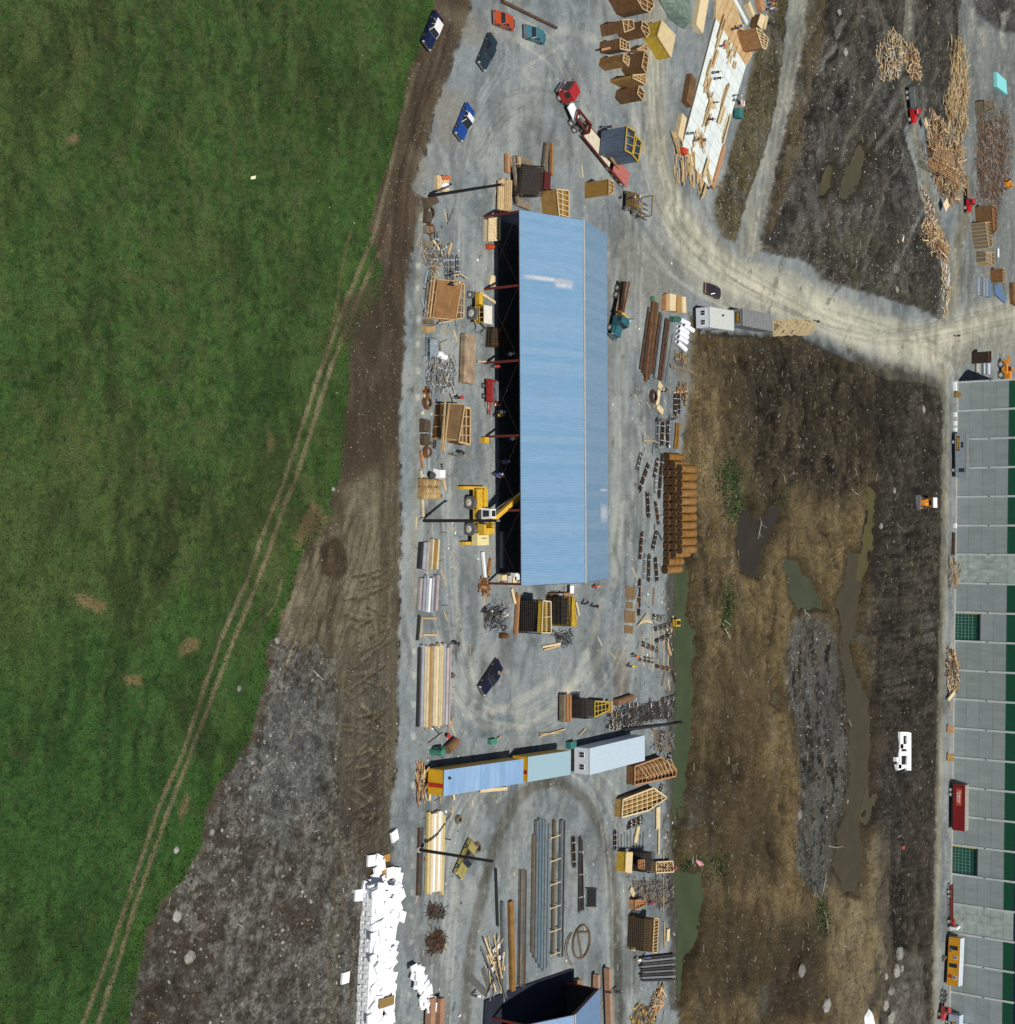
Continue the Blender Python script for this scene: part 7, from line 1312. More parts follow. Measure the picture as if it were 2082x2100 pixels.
heap('scrap_heap', 'brown scrap beside the dark coil in the upper right clutter row', 'scrap heap', [(1385, 785), (1410, 790), (1405, 830), (1388, 815)], 60, [RUST, REBAR, WOOD], L=(.3, 1.2), wd=(.06, .16), hmax=.6, seed=43, parts=2)
heap('scrap_heap', 'brown litter below the white slanted pipes', 'scrap heap', [(1382, 722), (1400, 720), (1416, 745), (1395, 755), (1384, 745)], 80, [WOODG, STEELG, WOOD], L=(.4, 1.6), wd=(.06, .14), hmax=.3, seed=44, parts=2)
T(beam('timber', WOODG, P(1375, 750, .2), P(1430, 765, .2), .6, .25), 'weathered timber reaching from the yard into the mud', 'timber')
# long steel stock inside the turning loop
q_ = 0
for x, y0, y1, w_, m_, lab in ((1101, 1683, 1965, .5, STEELG, 'leftmost wide grey blue beam'), (1107, 1678, 1975, .45, mat('slate_steel', (.12, .17, .20), rnd=.15, sc=1), 'second slate beam'), (1113, 1680, 1985, .45, MATS['slate_steel'], 'third slate beam'), (1119, 1682, 1990, .45, STEELG, 'fourth grey beam'), (1125, 1690, 1985, .4, MATS['slate_steel'], 'fifth slate beam'), (1138, 1682, 1960, .4, WOODG, 'brownish beam'), (1152, 1682, 1962, .45, STEELG, 'rightmost grey beam'), (1031, 1850, 2035, .5, STEELG, 'grey beam beside the rusty one'), (1048, 1848, 2032, .85, MATS['orange_rust'], 'rusty orange wide beam'), (1156, 1682, 1962, .25, DARK, 'thin black beam at the right'), (1095, 1712, 1955, .12, WOODG, 'thin brown rod at the left'), (1017, 1780, 1900, .05, DARK, 'very thin cable like rod')):
    T(beam('steel_beam', m_, P(x, y0, .35), P(x - 4 + (x < 1060) * 8, y1, .35), w_, .4), lab + ' of the long steel stock in the loop', 'beam', 'long steel stock in the turning loop')
for k in range(6):
    T(beam('bearer', WOODP, P(1128, 1720 + k * 48, .75), P(1150, 1712 + k * 48, .75), .12, .1), 'pale cross stick lying on the long steel stock', 'batten', 'cross sticks on the long steel stock')
t = thing('ladder_truss', 'long ladder like steel truss lying left of the steel stock', 'truss', P(1073, 1900)); l0 = t.location
for x in (1068, 1079): beam('rail', RUSTD, P(x, 1784, .4) - l0, P(x - 3, 2022, .4) - l0, .12, .2, t)
for k in range(60): beam('rung', WOODG, P(1068 - k * .05, 1786 + k * 4, .45) - l0, P(1079 - k * .05, 1786 + k * 4, .45) - l0, .07, .08, t)
t = thing('steel_grate', 'dark steel grate standing between the loop rods and track', 'grate', P(1213, 1840)); l0 = t.location
for k in range(10): beam('bar', DARK, P(1205 + k * 2, 1822, .3) - l0, P(1204 + k * 2, 1858, .3) - l0, .09, .1, t)
beam('edge_bar', REBAR, P(1203, 1822, .35) - l0, P(1226, 1823, .35) - l0, .12, .1, t); beam('edge_bar', REBAR, P(1203, 1859, .35) - l0, P(1224, 1859, .35) - l0, .12, .1, t)
t = thing('steel_ring_frame', 'long oval steel ring with cross bars lying in the loop', 'frame', P(1193, 1932)); l0 = t.location; N_ = 30; g = MB()
pts_ = [P(1193 + 17 * math.cos(2 * math.pi * k / N_) + 4 * math.sin(2 * math.pi * k / N_), 1932 - 34 * math.sin(2 * math.pi * k / N_), .2) - l0 for k in range(N_)]
for k in range(N_): g.bar(pts_[k], pts_[(k + 1) % N_], .28, .2)
g.build('ring', WOODG, t); MB().bar(pts_[3], pts_[12], .25, .2).build('cross_bar', WOODG, t); MB().bar(pts_[11], pts_[24], .25, .2).build('cross_bar', WOODG, t)
t = thing('steel_ring_frame', 'thin curved double rod left of the oval ring', 'frame', P(1167, 1940)); l0 = t.location; g = MB()
for k in range(12): a0, a1 = k / 12, (k + 1) / 12; f_ = lambda u, o: P(1171 - 12 * math.sin(math.pi * u) + o, 1912 + 68 * u, .15) - l0; g.bar(f_(a0, 0), f_(a1, 0), .12).bar(f_(a0, 4), f_(a1, 4), .1)
g.build('curved_rod', WOODG, t)
for k in range(9): T(beam('steel_bar', STEELG if k % 2 else REBAR, P(1314 + k % 3 * 2, 1966 + k * 5.6, .5), P(1384, 1958 + k * 6.3, .5), .3, .35), ORD[k] + ' dark grey bar of the stack pointing to the water, lower yard', 'beam', 'stacked bars running towards the water')
for k in range(9): T(beam('steel_rod', STEELG, P(1268 + k * 6.5, 1706 + k % 2 * 5, .12), P(1269 + k * 6.2, 1738, .12), .14, .12), ORD[k].replace('topmost', 'first') + ' thin grey rod from the left, above the right yard cage', 'rod', 'thin grey rods laid side by side')
T(beam('steel_rod', REBAR, P(1268, 1739, .1), P(1296, 1739, .1), .2, .12), 'short dark bar under the row of thin grey rods', 'rod')
lm = heap('wood_heap', 'pile of long pale boards leaning in a fan, lower yard', 'wood heap', [(988, 1942), (1008, 1936), (1028, 2000), (1030, 2035), (1005, 2030)], 26, [WOOD, WOODP, STEELG], L=(4, 6.5), wd=(.1, .2), hmax=.3, seed=45, dirn=-76, parts=14)
for k, (a, b, w_) in enumerate((((965, 2005), (998, 2038), 1.0), ((990, 1985), (1005, 2030), .9))): T(beam('mat', mat('dark_track_mat', (.10, .10, .09), sc=2), P(*a, .03), P(*b, .03), w_, .05), ('left', 'right')[k] + ' dark flat mat beside the fan of boards', 'mat')
# lumber sheets beside the dark brown car and the triangular forms
for k, (q, h_, m_) in enumerate((([(1366, 604), (1386, 604), (1386, 638), (1366, 636)], .8, WOODO), ([(1374, 602), (1387, 604), (1386, 638), (1374, 637)], 1.3, WOODP), ([(1389, 606), (1400, 607), (1400, 640), (1388, 640)], 1.1, PLYO), ([(1400, 608), (1407, 609), (1408, 642), (1400, 641)], 1.3, WOODP))): T(MB().prism([P(a, b, h_).to_2d() for a, b in q], 0, h_).build('plywood_stack', m_), ('leftmost orange', 'whitish', 'ochre', 'rightmost pale')[k] + ' plywood stack below the dark brown car', 'plywood', 'plywood stacks below the brown car')
t = thing('roof_truss_stack', 'row of pale pointed trusses at the right end of the grey container', 'truss', P(1600, 668)); l0 = t.location
for k in range(24):
    x = 1586 + k * 3.1; hh = 1.9 + .5 * math.sin(k * 1.3); a = P(x, 690 - k * .1, .1) - l0; b = P(x, 656 - k * .1, .1) - l0; c = (a + b) / 2 + Vector((0, (b.y - a.y) * .3 * math.sin(k), hh)); MB().bar(a, b, .12, .2).bar(a, c, .12, .16).bar(c, b, .12, .16).bar((a + b) / 2, c, .1).build('truss', WOODP, t)
# things along the factory wall
T(MB().cyl(P(1965, 809, 0), P(1965, 809, .9), .75, n=18).build('steel_drum', mat('ochre_drum_top', (.22, .13, .02), sc=2)), 'round ochre brown drum at the foot of the factory wall', 'drum')
for k, (y, m_) in enumerate(((1496, WOODO), (1554, PLYO))): T(MB().quad(P(1943, y - 8, .3), P(1943, y + 8, .3), P(1956, y + 7, 1.6), P(1956, y - 9, 1.6), .06).build('plywood_sheet', m_), ('darker orange', 'lighter yellow')[k] + ' sheet leaning on the factory wall', 'plywood')
T(beam('timber', RUSTD, P(1957, 1092, .5), P(1956, 1138, .5), .7, .5), 'dark red brown timber lying at the factory wall', 'timber')
T(beam('board', WOODP, P(1945, 1435, .8), P(1957, 1420, 1.0), .9, .2), 'pale thick board at the lower end of the dark rod heap', 'board'); T(beam('board', WOOD, P(1947, 1428, .3), P(1950, 1455, .3), .25, .12), 'thin pale board below the thick one at the factory', 'board')
for k, y in enumerate((792, 850, 868, 882, 1078)): T(piece('concrete_block', WHITE, P(1959, y, .3), (.8, 1.1 if k else 2.2, .6)), ('topmost', 'second', 'third', 'fourth', 'lowest')[k] + ' small white block along the factory wall', 'block')
for k, (x, y, m_) in enumerate(((2008, 588, GALV), (2013, 588, STEELG), (2019, 590, GALV), (2025, 590, GALV), (2030, 592, mat('slate_blue', (.10, .17, .28))))): T(MB().prism([P(x + a, y + b, .8).to_2d() for a, b in ((-2.2, -20), (2.2, -19), (2.2, 18), (-2.2, 17))], 0, .8).build('metal_sheet', m_), ('leftmost', 'second', 'third', 'fourth', 'rightmost')[k] + ' blue grey sheet stack on the right gravel', 'sheet', 'blue grey sheet stacks')
T(MB().prism([P(a, b, .5).to_2d() for a, b in ((2040, 584), (2050, 582), (2066, 612), (2062, 622), (2042, 604))], 0, .5).build('metal_sheet', MATS['slate_blue']), 'slate blue sheets lying skewed below the brown form at right', 'sheet')
T(MB().prism([P(a, b, 1.0).to_2d() for a, b in ((2077, 580), (2090, 580), (2090, 628), (2079, 622))], 0, 1).build('timber_form', PLY), 'brown form cut by the right photo edge', 'form')
for k, (x, m_) in enumerate(((2004, CONC), (2018, GALV), (2027, mat('pale_lavender', (.5, .54, .66))))): T(MB().cyl(P(x, 746, .5), P(x, 768, .5), .5, n=14).build('steel_pipe', m_), ('left', 'middle', 'right')[k] + ' pale pipe lying below the dark brown form at the factory corner', 'pipe')
T(MB().cyl(P(2047, 510, .3), P(2047, 528, .3), .3, n=12).build('steel_pipe', WHITE), 'short white pipe right of the small ribbed crate', 'pipe')
# boulders, branches
def boulder(lab, c, r_, m_=STONE, grp=None, seed=0):
    rr = random.Random(seed); p = P(*c); import bmesh
    bm = bmesh.new(); bmesh.ops.create_icosphere(bm, subdivisions=2, radius=1)
    sx, sy, sz = r_ * rr.uniform(.8, 1.3), r_ * rr.uniform(.8, 1.3), r_ * .6
    for v in bm.verts: f = rr.uniform(.85, 1.12); v.co = Vector((v.co.x * sx * f, v.co.y * sy * f, v.co.z * sz * f))
    me = bpy.data.meshes.new('boulder'); bm.to_mesh(me); bm.free(); me.materials.append(m_); o = bpy.data.objects.new('boulder', me); COL.objects.link(o); o.location = (p.x, p.y, zat(p.x, p.y) + sz * .1); return tag(o, lab, 'rock', grp)
bl = [((389, 1962), 1.0, 'round pale boulder in the rubble, lower left'), ((536, 1578), .8, 'grey boulder near the grass edge in the rubble'), ((360, 1878), .9, 'dark grey boulder half buried low in the rubble'), ((362, 1743), .6, 'pale stone in the grass between track and rubble'), ((434, 1706), .7, 'grey boulder at the upper rubble corner'), ((567, 1314), .6, 'pale stone at the rubble tip'), ((491, 1412), .5, 'whitish stone in the grass right of the track'), ((683, 1003), .5, 'round white stone beside the dark dirt strip'), ((1888, 840), 1.0, 'round pale boulder near the lane in the pit, upper'), ((1832, 1006), .9, 'pale boulder left of the bulldozer'), ((1802, 1079), .8, 'pale stone left below the bulldozer'), ((1840, 1954), 1.9, 'long pale boulder above the white rocks'), ((1833, 1990), 1.8, 'largest white boulder of the lower right rocks'), ((1845, 1985), 1.0, 'small white boulder beside the largest one'), ((1812, 2002), .9, 'white stone left of the largest boulder'), ((1820, 2030), 1.5, 'grey white boulder below the largest one'), ((1812, 2060), 1.6, 'pale boulder near the pointed foam piece'), ((1822, 2085), 1.8, 'pale boulder at the bottom edge, right pit'), ((1635, 1670), 1.3, 'grey boulder pair left of the rubble island'), ((1640, 1990), 1.4, 'pale grey boulder in the lower pit'), ((1690, 2060), 1.6, 'broad grey boulder at the bottom of the pit'), ((1742, 1644), .7, 'round stone standing in the long pond'), ((1720, 25), .8, 'white stone at the top of the dark soil'), ((1726, 108), .9, 'bright white stone in the dark soil'), ((1830, 595), .8, 'white stone just above the haul road')]
for k, (c, r_, lab) in enumerate(bl): boulder(lab, c, r_ * (.62 if c[0] < 700 else .8), seed=k)
def branch(lab, pts, r_=.09, m_=None, twigs=5, seed=0):
    rr = random.Random(seed); g = MB(); w = [P(*q, .25 + .2 * (k % 2)) for k, q in enumerate(pts)]
    for k in range(len(w) - 1):
        g.cyl(w[k], w[k + 1], r_ * (1 - k / len(w) * .7), r_ * (1 - (k + 1) / len(w) * .7), n=6)
        for q in range(twigs // 2): s_ = w[k].lerp(w[k + 1], rr.random()); g.cyl(s_, s_ + Vector((rr.uniform(-1.6, 1.6), rr.uniform(-1, 1), rr.uniform(0, .6))), r_ * .4, r_ * .2, n=4)
    return tag(g.build('dead_branch', m_ or mat('bleached_branch', (.38, .35, .29), sc=3)), lab, 'branch')
for k, (lab, pts) in enumerate((('pale bare branch lying across the green weeds', [(1478, 1125), (1490, 1112), (1507, 1105)]), ('bleached branch below the green weeds, pointing down right', [(1475, 1265), (1490, 1275), (1504, 1286)]), ('long bleached branch ending near the pit middle', [(1478, 1270), (1490, 1295), (1500, 1315), (1513, 1322)]), ('thin red tinged branch in the brown soil', [(1747, 1003), (1760, 1015), (1770, 1038)]), ('bare branch at the left bank of the long pond', [(1700, 1735), (1715, 1738), (1730, 1736)]), ('forked branch in the dark soil below the pond', [(1695, 1790), (1690, 1820), (1685, 1840)]), ('grey branches beside the weeds in the lower pit', [(1682, 1850), (1695, 1880), (1700, 1920)]), ('branch lying on the brown ridge near the fork', [(1650, 1250), (1652, 1255), (1660, 1262)]), ('pale sticks at the head of the dark pond', [(1562, 1070), (1558, 1090), (1555, 1105)]), ('straw coloured stick in the lower pit soil', [(1833, 1725), (1845, 1715), (1855, 1708)]))): branch(lab, pts, seed=k)
# ------------------------------------------------------------- people
def body_mesh(name, J):
    """J: list of (parent, position, radius); one skinned continuous body"""
    me = bpy.data.meshes.new(name); me.from_pydata([j[1] for j in J], [(j[0], i) for i, j in enumerate(J) if j[0] is not None], []); o = bpy.data.objects.new(name, me); COL.objects.link(o)
    sk = o.modifiers.new('skin', 'SKIN'); sub = o.modifiers.new('sub', 'SUBSURF'); sub.levels = 1
    for i, j in enumerate(J): r = j[2]; me.skin_vertices[0].data[i].radius = (r, r) if not isinstance(r, tuple) else r
    me.skin_vertices[0].data[0].use_root = True
    dg = bpy.context.evaluated_depsgraph_get(); m2 = bpy.data.meshes.new_from_object(o.evaluated_get(dg)); bpy.data.objects.remove(o); return m2
def pose(name, lean=0.0, kneeL=(0, 0), kneeR=(0, 0), armL=(.1, -.1, -.55), armR=(.1, .1, -.55), hip=.93):
    """figure faces +x; arms are offsets of the hand from the shoulder"""
    c, s = math.cos(lean), math.sin(lean)
    def up(h, x=0, y=0): return (s * h + c * x, y, hip + c * h - s * x)
    J = [(None, (0, 0, hip), (.15, .13)), (0, up(.22), (.14, .12)), (1, up(.42), (.16, .12)), (2, up(.54), (.06, .06)), (3, up(.62), (.075, .07)), (4, up(.74), (.10, .085)), (5, up(.83), (.075, .07)), (5, up(.72, .12), (.018, .018))]
    for sy, (fx, fl), arm in ((-1, kneeL, armL), (1, kneeR, armR)):
        k0 = len(J); hx = (0.02, sy * .10, hip - .06); kn = (fx * .5 + fl * .25, sy * .11, hip * .52); an = (fx - fl * .1, sy * .11, .09); toe = (fx + .15, sy * .13, .04)
        J += [(0, hx, .095), (k0, kn, .065), (k0 + 1, an, .045), (k0 + 2, toe, .04)]
        k1 = len(J); sh = up(.45, 0, sy * .19); el = (sh[0] + arm[0] * .4, sh[1] + sy * .06, sh[2] + arm[2] * .52); ha = (sh[0] + arm[0], sh[1] + arm[1] * .6, sh[2] + arm[2])
        J += [(2, sh, .065), (k1, el, .045), (k1 + 1, ha, .034)]
        d = (Vector(ha) - Vector(el)).normalized(); pv = Vector((0, 1, 0)).cross(d); pv = pv if pv.length > .1 else Vector((1, 0, 0))
        pm2 = Vector(ha) + d * .07; J.append((k1 + 2, tuple(pm2), .032)); kp = len(J) - 1
        for q in range(4):
            b_ = pm2 + pv.normalized() * (.028 * (q - 1.5)); e = b_ + d * (.075 - .012 * abs(q - 1.3)) + Vector((0, 0, -.01)); J += [(kp, tuple(b_ + d * .02), .010), (len(J), tuple(e), .008)]
        J += [(k1 + 2, tuple(Vector(ha) + pv.normalized() * .045 + d * .02), .012), (len(J), tuple(Vector(ha) + pv.normalized() * .06 + d * .06), .009)]
    me = body_mesh(name, J)
    hv = Vector(up(.74)); shz = up(.45)
    for p in me.polygons:
        q = p.center
        mi = 1
        if (q - Vector(up(.70))).length < .20 and (q - Vector(up(.42))).dot(Vector((s, 0, c))) > .13: mi = 2
        elif q.z < .08: mi = 3
        elif (q - Vector((0, 0, hip))).dot(Vector((s, 0, c))) < .06 and abs(q.y) < .22 and q.z < hip + .08: mi = 0
        for arm, sy in ((armL, -1), (armR, 1)):
            sh = Vector(up(.45, 0, sy * .19)); hh = sh + Vector((arm[0], arm[1] * .6, arm[2]))
            if (q - hh).length < .22: mi = 2
        p.material_index = mi; p.use_smooth = True
    return me, hv, math.degrees(lean)
POSES = [pose('person_standing'), pose('person_walking', .06, (.28, .1), (-.22, .15), (-.25, -.05, -.48), (.28, .05, -.45)), pose('person_bending', 1.0, (.05, .2), (-.05, .2), (.35, -.05, -.50), (.42, .05, -.45), .86), pose('person_reaching', .35, (.12, .1), (-.15, .1), (.5, -.05, -.22), (.48, .05, -.26), .92)]
CL = {'blue': (.03, .08, .30), 'navy': (.015, .02, .05), 'white': (.7, .7, .68), 'magenta': (.35, .01, .08), 'red': (.40, .02, .02), 'green': (.03, .12, .07), 'yellow': (.6, .45, .04), 'orange': (.6, .2, .05), 'grey': (.14, .14, .15), 'black': (.02, .02, .02), 'tan': (.40, .28, .17), 'plaid': (.2, .12, .08), 'teal': (.02, .16, .16)}
CM = {k: mat('cloth_' + k, v, rough=.9, sc=6, var=.15) for k, v in CL.items()}
def hatmesh(m):
    g = MB(); N_ = 12
    for r0, z0, r1, z1 in ((.16, 0, .125, .01), (.125, .01, .11, .07), (.11, .07, .06, .115), (.06, .115, .0001, .125)):
        k = len(g.v); v = [(r * math.cos(2 * math.pi * q / N_), r * math.sin(2 * math.pi * q / N_), z) for r, z in ((r0, z0), (r1, z1)) for q in range(N_)]; g.add(v, [(q, (q + 1) % N_, N_ + (q + 1) % N_, N_ + q) for q in range(N_)])
    return g.mesh('hard_hat', m)
HM = {}
def person(lab, c, ps, shirt, trousers='navy', hat='white', face=0, z=0):
    me, hv, ln = POSES[ps]
    if not me.materials:
        for q in range(4): me.materials.append(SKIN)
    p = P(c[0], c[1], z); o = bpy.data.objects.new('person', me); COL.objects.link(o); o.location = (p.x, p.y, z); o.rotation_euler = (0, 0, math.radians(face)); tag(o, lab, 'person')
    for i, m_ in enumerate((CM[trousers], CM[shirt], SKIN, CM['black'])): o.material_slots[i].link = 'OBJECT'; o.material_slots[i].material = m_
    if hat:
        if hat not in HM: HM[hat] = hatmesh(CM[hat])
        h = bpy.data.objects.new('hard_hat', HM[hat]); COL.objects.link(h); h.parent = o; h.location = hv + Vector((math.sin(math.radians(ln)) * .05, 0, .05)); h.rotation_euler = (0, math.radians(ln), 0)
    o.scale = (1.05,) * 3; return o
D = .36
for lab, c, ps, sh, tr, hat, f, z in (
 ('person in a magenta shirt and dark trousers near the top of the white deck', (1470, 96), 3, 'magenta', 'navy', 'yellow', 40, D), ('person in black holding a board on the tan platform edge', (1499, 60), 3, 'black', 'black', 'yellow', -30, .5), ('person in purple blue beside the big deck form', (1506, 56), 0, 'blue', 'grey', 'white', 200, .5),
 ('person in black with a yellow hat, left middle of the deck', (1458, 150), 3, 'black', 'black', 'yellow', 10, D), ('person in black with a red hat in the deck middle', (1462, 162), 3, 'black', 'navy', 'red', 0, D), ('person in dark clothes bending over planks below the deck middle', (1450, 200), 2, 'grey', 'tan', 'orange', 120, D),
 ('person in grey standing by the pallet like stack on the deck', (1458, 212), 0, 'grey', 'navy', 'white', 90, D), ('person in navy at the lower end of the pallet like stack', (1448, 246), 2, 'navy', 'navy', 'white', 10, D), ('person in green with a red cap near the orange box', (1406, 275), 3, 'green', 'green', 'red', 10, D),
 ('person in black crouched over dark gear left lower deck', (1420, 290), 2, 'black', 'grey', 'orange', 60, D), ('person in black crouched over offcuts right lower deck', (1437, 288), 2, 'black', 'tan', None, 200, D), ('person in black at the very tip of the deck', (1445, 387), 2, 'black', 'navy', None, 60, 0), ('person in plaid just below the deck tip', (1460, 384), 0, 'plaid', 'navy', 'orange', 100, 0),
 ('person in grey beside the teal machine box', (1502, 196), 3, 'grey', 'black', 'white', 280, D), ('person in dark green next to the grey clad one, right deck edge', (1502, 207), 2, 'green', 'black', None, 40, D), ('person in tan by the deck right edge', (1505, 220), 0, 'tan', 'tan', 'white', 40, D),
 ('person in blue with a green hat, top right of the deck area', (1574, 22), 3, 'blue', 'navy', 'yellow', 0, 0), ('person in orange brown, topmost at the deck area', (1572, 10), 3, 'orange', 'navy', 'yellow', 0, 0), ('person in white at the top right of the deck area', (1569, 20), 0, 'white', 'navy', 'white', 0, 0), ('person in navy and white below the others at upper right', (1570, 50), 2, 'navy', 'black', 'white', 30, 0), ('person in black near the top edge above the others', (1572, 3), 0, 'red', 'black', None, 0, 0),
 ('person in navy on the brown forklift deck', (1281, 408), 3, 'navy', 'navy', 'white', 30, 1.5), ('person in blue on the loader forks', (1294, 416), 2, 'blue', 'blue', 'orange', 10, 1.0), ('person in white with a yellow hat on the loader', (1298, 404), 0, 'white', 'grey', 'yellow', 10, 1.0),
 ('person in blue walking at the shadow edge of the shed', (1008, 973), 1, 'blue', 'blue', 'white', 10, 0), ('person in a tan shirt beside the blue clad one at the shed', (1015, 976), 3, 'tan', 'blue', 'orange', 180, 0), ('person in black and yellow at the shed opening', (1010, 852), 2, 'yellow', 'black', 'yellow', 0, 0), ('person in white beside the yellow clad one at the shed', (1013, 846), 0, 'white', 'black', 'white', 0, 0),
 ('person in pale blue in the shed shade, lower half', (1022, 947), 1, 'blue', 'grey', 'white', 10, 0), ('person in pale clothes deep in the shed shade', (1036, 900), 0, 'white', 'blue', 'yellow', 10, 0), ('person in red by the small red trailer', (1005, 752), 2, 'red', 'grey', None, 0, 0), ('person in blue in the shed shade above the red trailer', (1032, 727), 0, 'white', 'blue', 'white', 0, 0),
 ('person in orange at the upper right near the black bundles', (1293, 1344), 3, 'orange', 'navy', 'white', 330, 0), ('person in yellow with arms out beside the pale road', (1284, 1366), 3, 'yellow', 'navy', 'yellow', 10, 0), ('person leaning on the black car', (1005, 1377), 3, 'tan', 'black', 'orange', 330, 0),
 ('person in black walking alone on the pale haul road', (1956, 689), 1, 'black', 'black', None, 10, 0), ('person in dark clothes at the end of the trusses by the road', (1667, 660), 2, 'black', 'black', None, 10, 0), ('person in red beside the pale stick in the clutter row', (1383, 808), 2, 'red', 'navy', 'red', 90, 0), ('person in blue above the red clad one', (1355, 804), 2, 'navy', 'navy', None, 90, 0), ('person with a red hat beside the rod bundles', (1370, 860), 3, 'navy', 'black', 'red', 120, 0), ('person with a red hat standing left of the rod bundles', (1343, 862), 0, 'grey', 'black', 'red', 0, 0),
 ('person in black at the top of the widest lumber stack', (924, 1318), 2, 'black', 'black', 'white', 340, 0), ('person in dark clothes left of the widest cage', (986, 1255), 3, 'black', 'navy', 'white', 30, 0), ('person in white left of the cages, kneeling on hoses', (1022, 1258), 3, 'white', 'grey', 'white', 200, 0), ('person in black right of the twin cages', (1191, 1238), 2, 'black', 'black', None, 40, 0), ('person in black walking below the shed right corner', (1210, 1243), 1, 'black', 'black', None, 10, 0), ('person in orange red at the shed bottom right corner', (1213, 1204), 2, 'orange', 'red', None, 10, 0),
 ('person in black on top of the pinkish timbers', (1235, 2032), 3, 'black', 'navy', 'red', 0, 1.8), ('person in navy with a yellow hat right of the pinkish timbers', (1256, 2032), 2, 'navy', 'navy', 'yellow', 0, .2), ('person with a white hat above the tall brown cage', (1303, 1842), 2, 'navy', 'grey', 'white', 0, .2), ('person in red beside the white hatted one', (1322, 1848), 3, 'magenta', 'navy', None, 300, .2), ('person in magenta at the framed tray by the water', (1370, 1780), 2, 'magenta', 'navy', 'red', 0, 1.0), ('person in navy at the framed tray by the water', (1350, 1778), 2, 'navy', 'navy', None, 0, 1.0), ('person in blue kneeling below the tall brown cage', (1315, 1963), 2, 'blue', 'grey', 'red', 0, 0), ('person in white below the tall brown cage, left', (1298, 1968), 2, 'white', 'tan', 'white', 0, 0),
 ('person in white on the upper rusty steel, lower left yard', (966, 2040), 3, 'white', 'navy', 'white', 0, 0), ('person in dark clothes beside the little orange excavator', (2044, 393), 1, 'black', 'navy', 'white', 10, 0), ('person in black bending at the lower end of the left lattice', (935, 925), 2, 'black', 'navy', None, 300, 0), ('person in navy among the bars on the brown topped form', (912, 566), 2, 'navy', 'black', 'white', 40, 0), ('person in tan bending on the brown topped form', (918, 585), 3, 'tan', 'navy', 'white', 40, 1.4), ('person in red and black at the top of the barred form', (930, 816), 3, 'red', 'black', None, 10, 0), ('person in black climbing the ochre form by the low loader', (1236, 262), 3, 'navy', 'navy', 'orange', 0, 1.0)):
    person(lab, c, ps, sh, tr, hat, f, z)
# ------------------------------------------------------------- scattered ground cover
def scatter(name, n, zones, size, mats, shape, seed, area=None, flat=.6, weight=None):
    R = np.random.RandomState(seed); zi = ZONE.reshape(-1); ok = np.isin(zi, zones) & (px > -20) & (px < 2110) & (py > -20) & (py < 2120)
    if area is not None: ok &= area
    idx = np.where(ok)[0]; w = (gx[idx] / 200.0) ** 1.2                   # more per vertex where the grid is coarser
    w = w * (weight[idx] if weight is not None else (.15 + 1.7 * np.clip(churn2[idx] * 1.5 - .35, 0, 1)) if shape == 'stone' else 1)
    idx = R.choice(idx, n, p=w / w.sum()); x = gx[idx] + R.uniform(-.15, .15, n); y = gy[idx] + R.uniform(-.15, .15, n); z = Z[idx]
    s = size[0] * (size[1] / size[0]) ** (R.rand(n) ** 2.2); a = R.rand(n) * 6.283
    if shape == 'stone': bv = np.array([(1, 0, 0), (0, 1, 0), (-1, 0, 0), (0, -1, 0), (.15, .1, .8)]); bf = [(0, 1, 4), (1, 2, 4), (2, 3, 4), (3, 0, 4)]
    elif shape == 'stick': bv = np.array([(-1, -.06, .02), (1, -.06, .05), (1, .06, .05), (-1, .06, .02), (-1, 0, .16), (1, 0, .19)]); bf = [(0, 1, 5, 4), (3, 4, 5, 2), (0, 4, 3), (1, 2, 5)]
    elif shape == 'chip': bv = np.array([(-.9, -.5, .1), (.8, -.6, .2), (1, .5, .15), (-.7, .6, .05), (0, 0, .3)]); bf = [(0, 1, 4), (1, 2, 4), (2, 3, 4), (3, 0, 4)]
    else: bv = np.array([(-.5, 0, 0), (0, .3, 1.0), (.5, 0, 0), (0, -.5, 0), (.3, 0, .9), (0, .5, 0), (-.6, -.4, .5), (.2, .1, 0), (.1, -.2, 0)]); bf = [(0, 1, 2), (3, 4, 5), (6, 7, 8)]
    k = len(bv); st = R.uniform(.7, 1.3, (n, 3)); B = bv[None] * s[:, None, None] * st[:, None, :]
    ca, sa = np.cos(a)[:, None], np.sin(a)[:, None]; X = B[:, :, 0] * ca - B[:, :, 1] * sa + x[:, None]; Y = B[:, :, 0] * sa + B[:, :, 1] * ca + y[:, None]; Zz = B[:, :, 2] + z[:, None] - .02
    V = np.stack([X, Y, Zz], -1).reshape(-1, 3); Fs = []; mi = []
    off = np.arange(n) * k; mid = R.randint(0, len(mats), n)
    faces = []
    for f in bf: faces.append((off[:, None] + np.array(f)[None]).tolist())
    allf = [q for ff in faces for q in ff]; mm = np.tile(mid, len(bf))
    me = bpy.data.meshes.new(name); me.from_pydata(V.tolist(), [], allf)
    for m_ in mats: me.materials.append(m_)
    me.polygons.foreach_set('material_index', mm.astype(np.int32)); me.update(); o = bpy.data.objects.new(name, me); COL.objects.link(o); o['kind'] = 'stuff'; return o
ST1 = mat('light_stone', (.34, .33, .30), sc=3, var=.3); ST2 = mat('mid_stone', (.17, .165, .15), sc=3, var=.4); ST3 = mat('dark_clod', (.045, .037, .026), sc=3, var=.4); ST4 = mat('tan_clod', (.11, .085, .05), sc=3, var=.4)
scatter('loose_stones', 16000, [Z_DIRT, Z_RUB], (.05, .30), [ST1, ST2, ST2, ST3, ST3, ST3, ST2, ST3, ST3, ST3, ST3, ST2], 'stone', 1)
scatter('soil_clods', 15000, [Z_MUD], (.06, .32), [ST3, ST4, ST3, ST4, ST3, ST3, ST3, ST2], 'stone', 2)
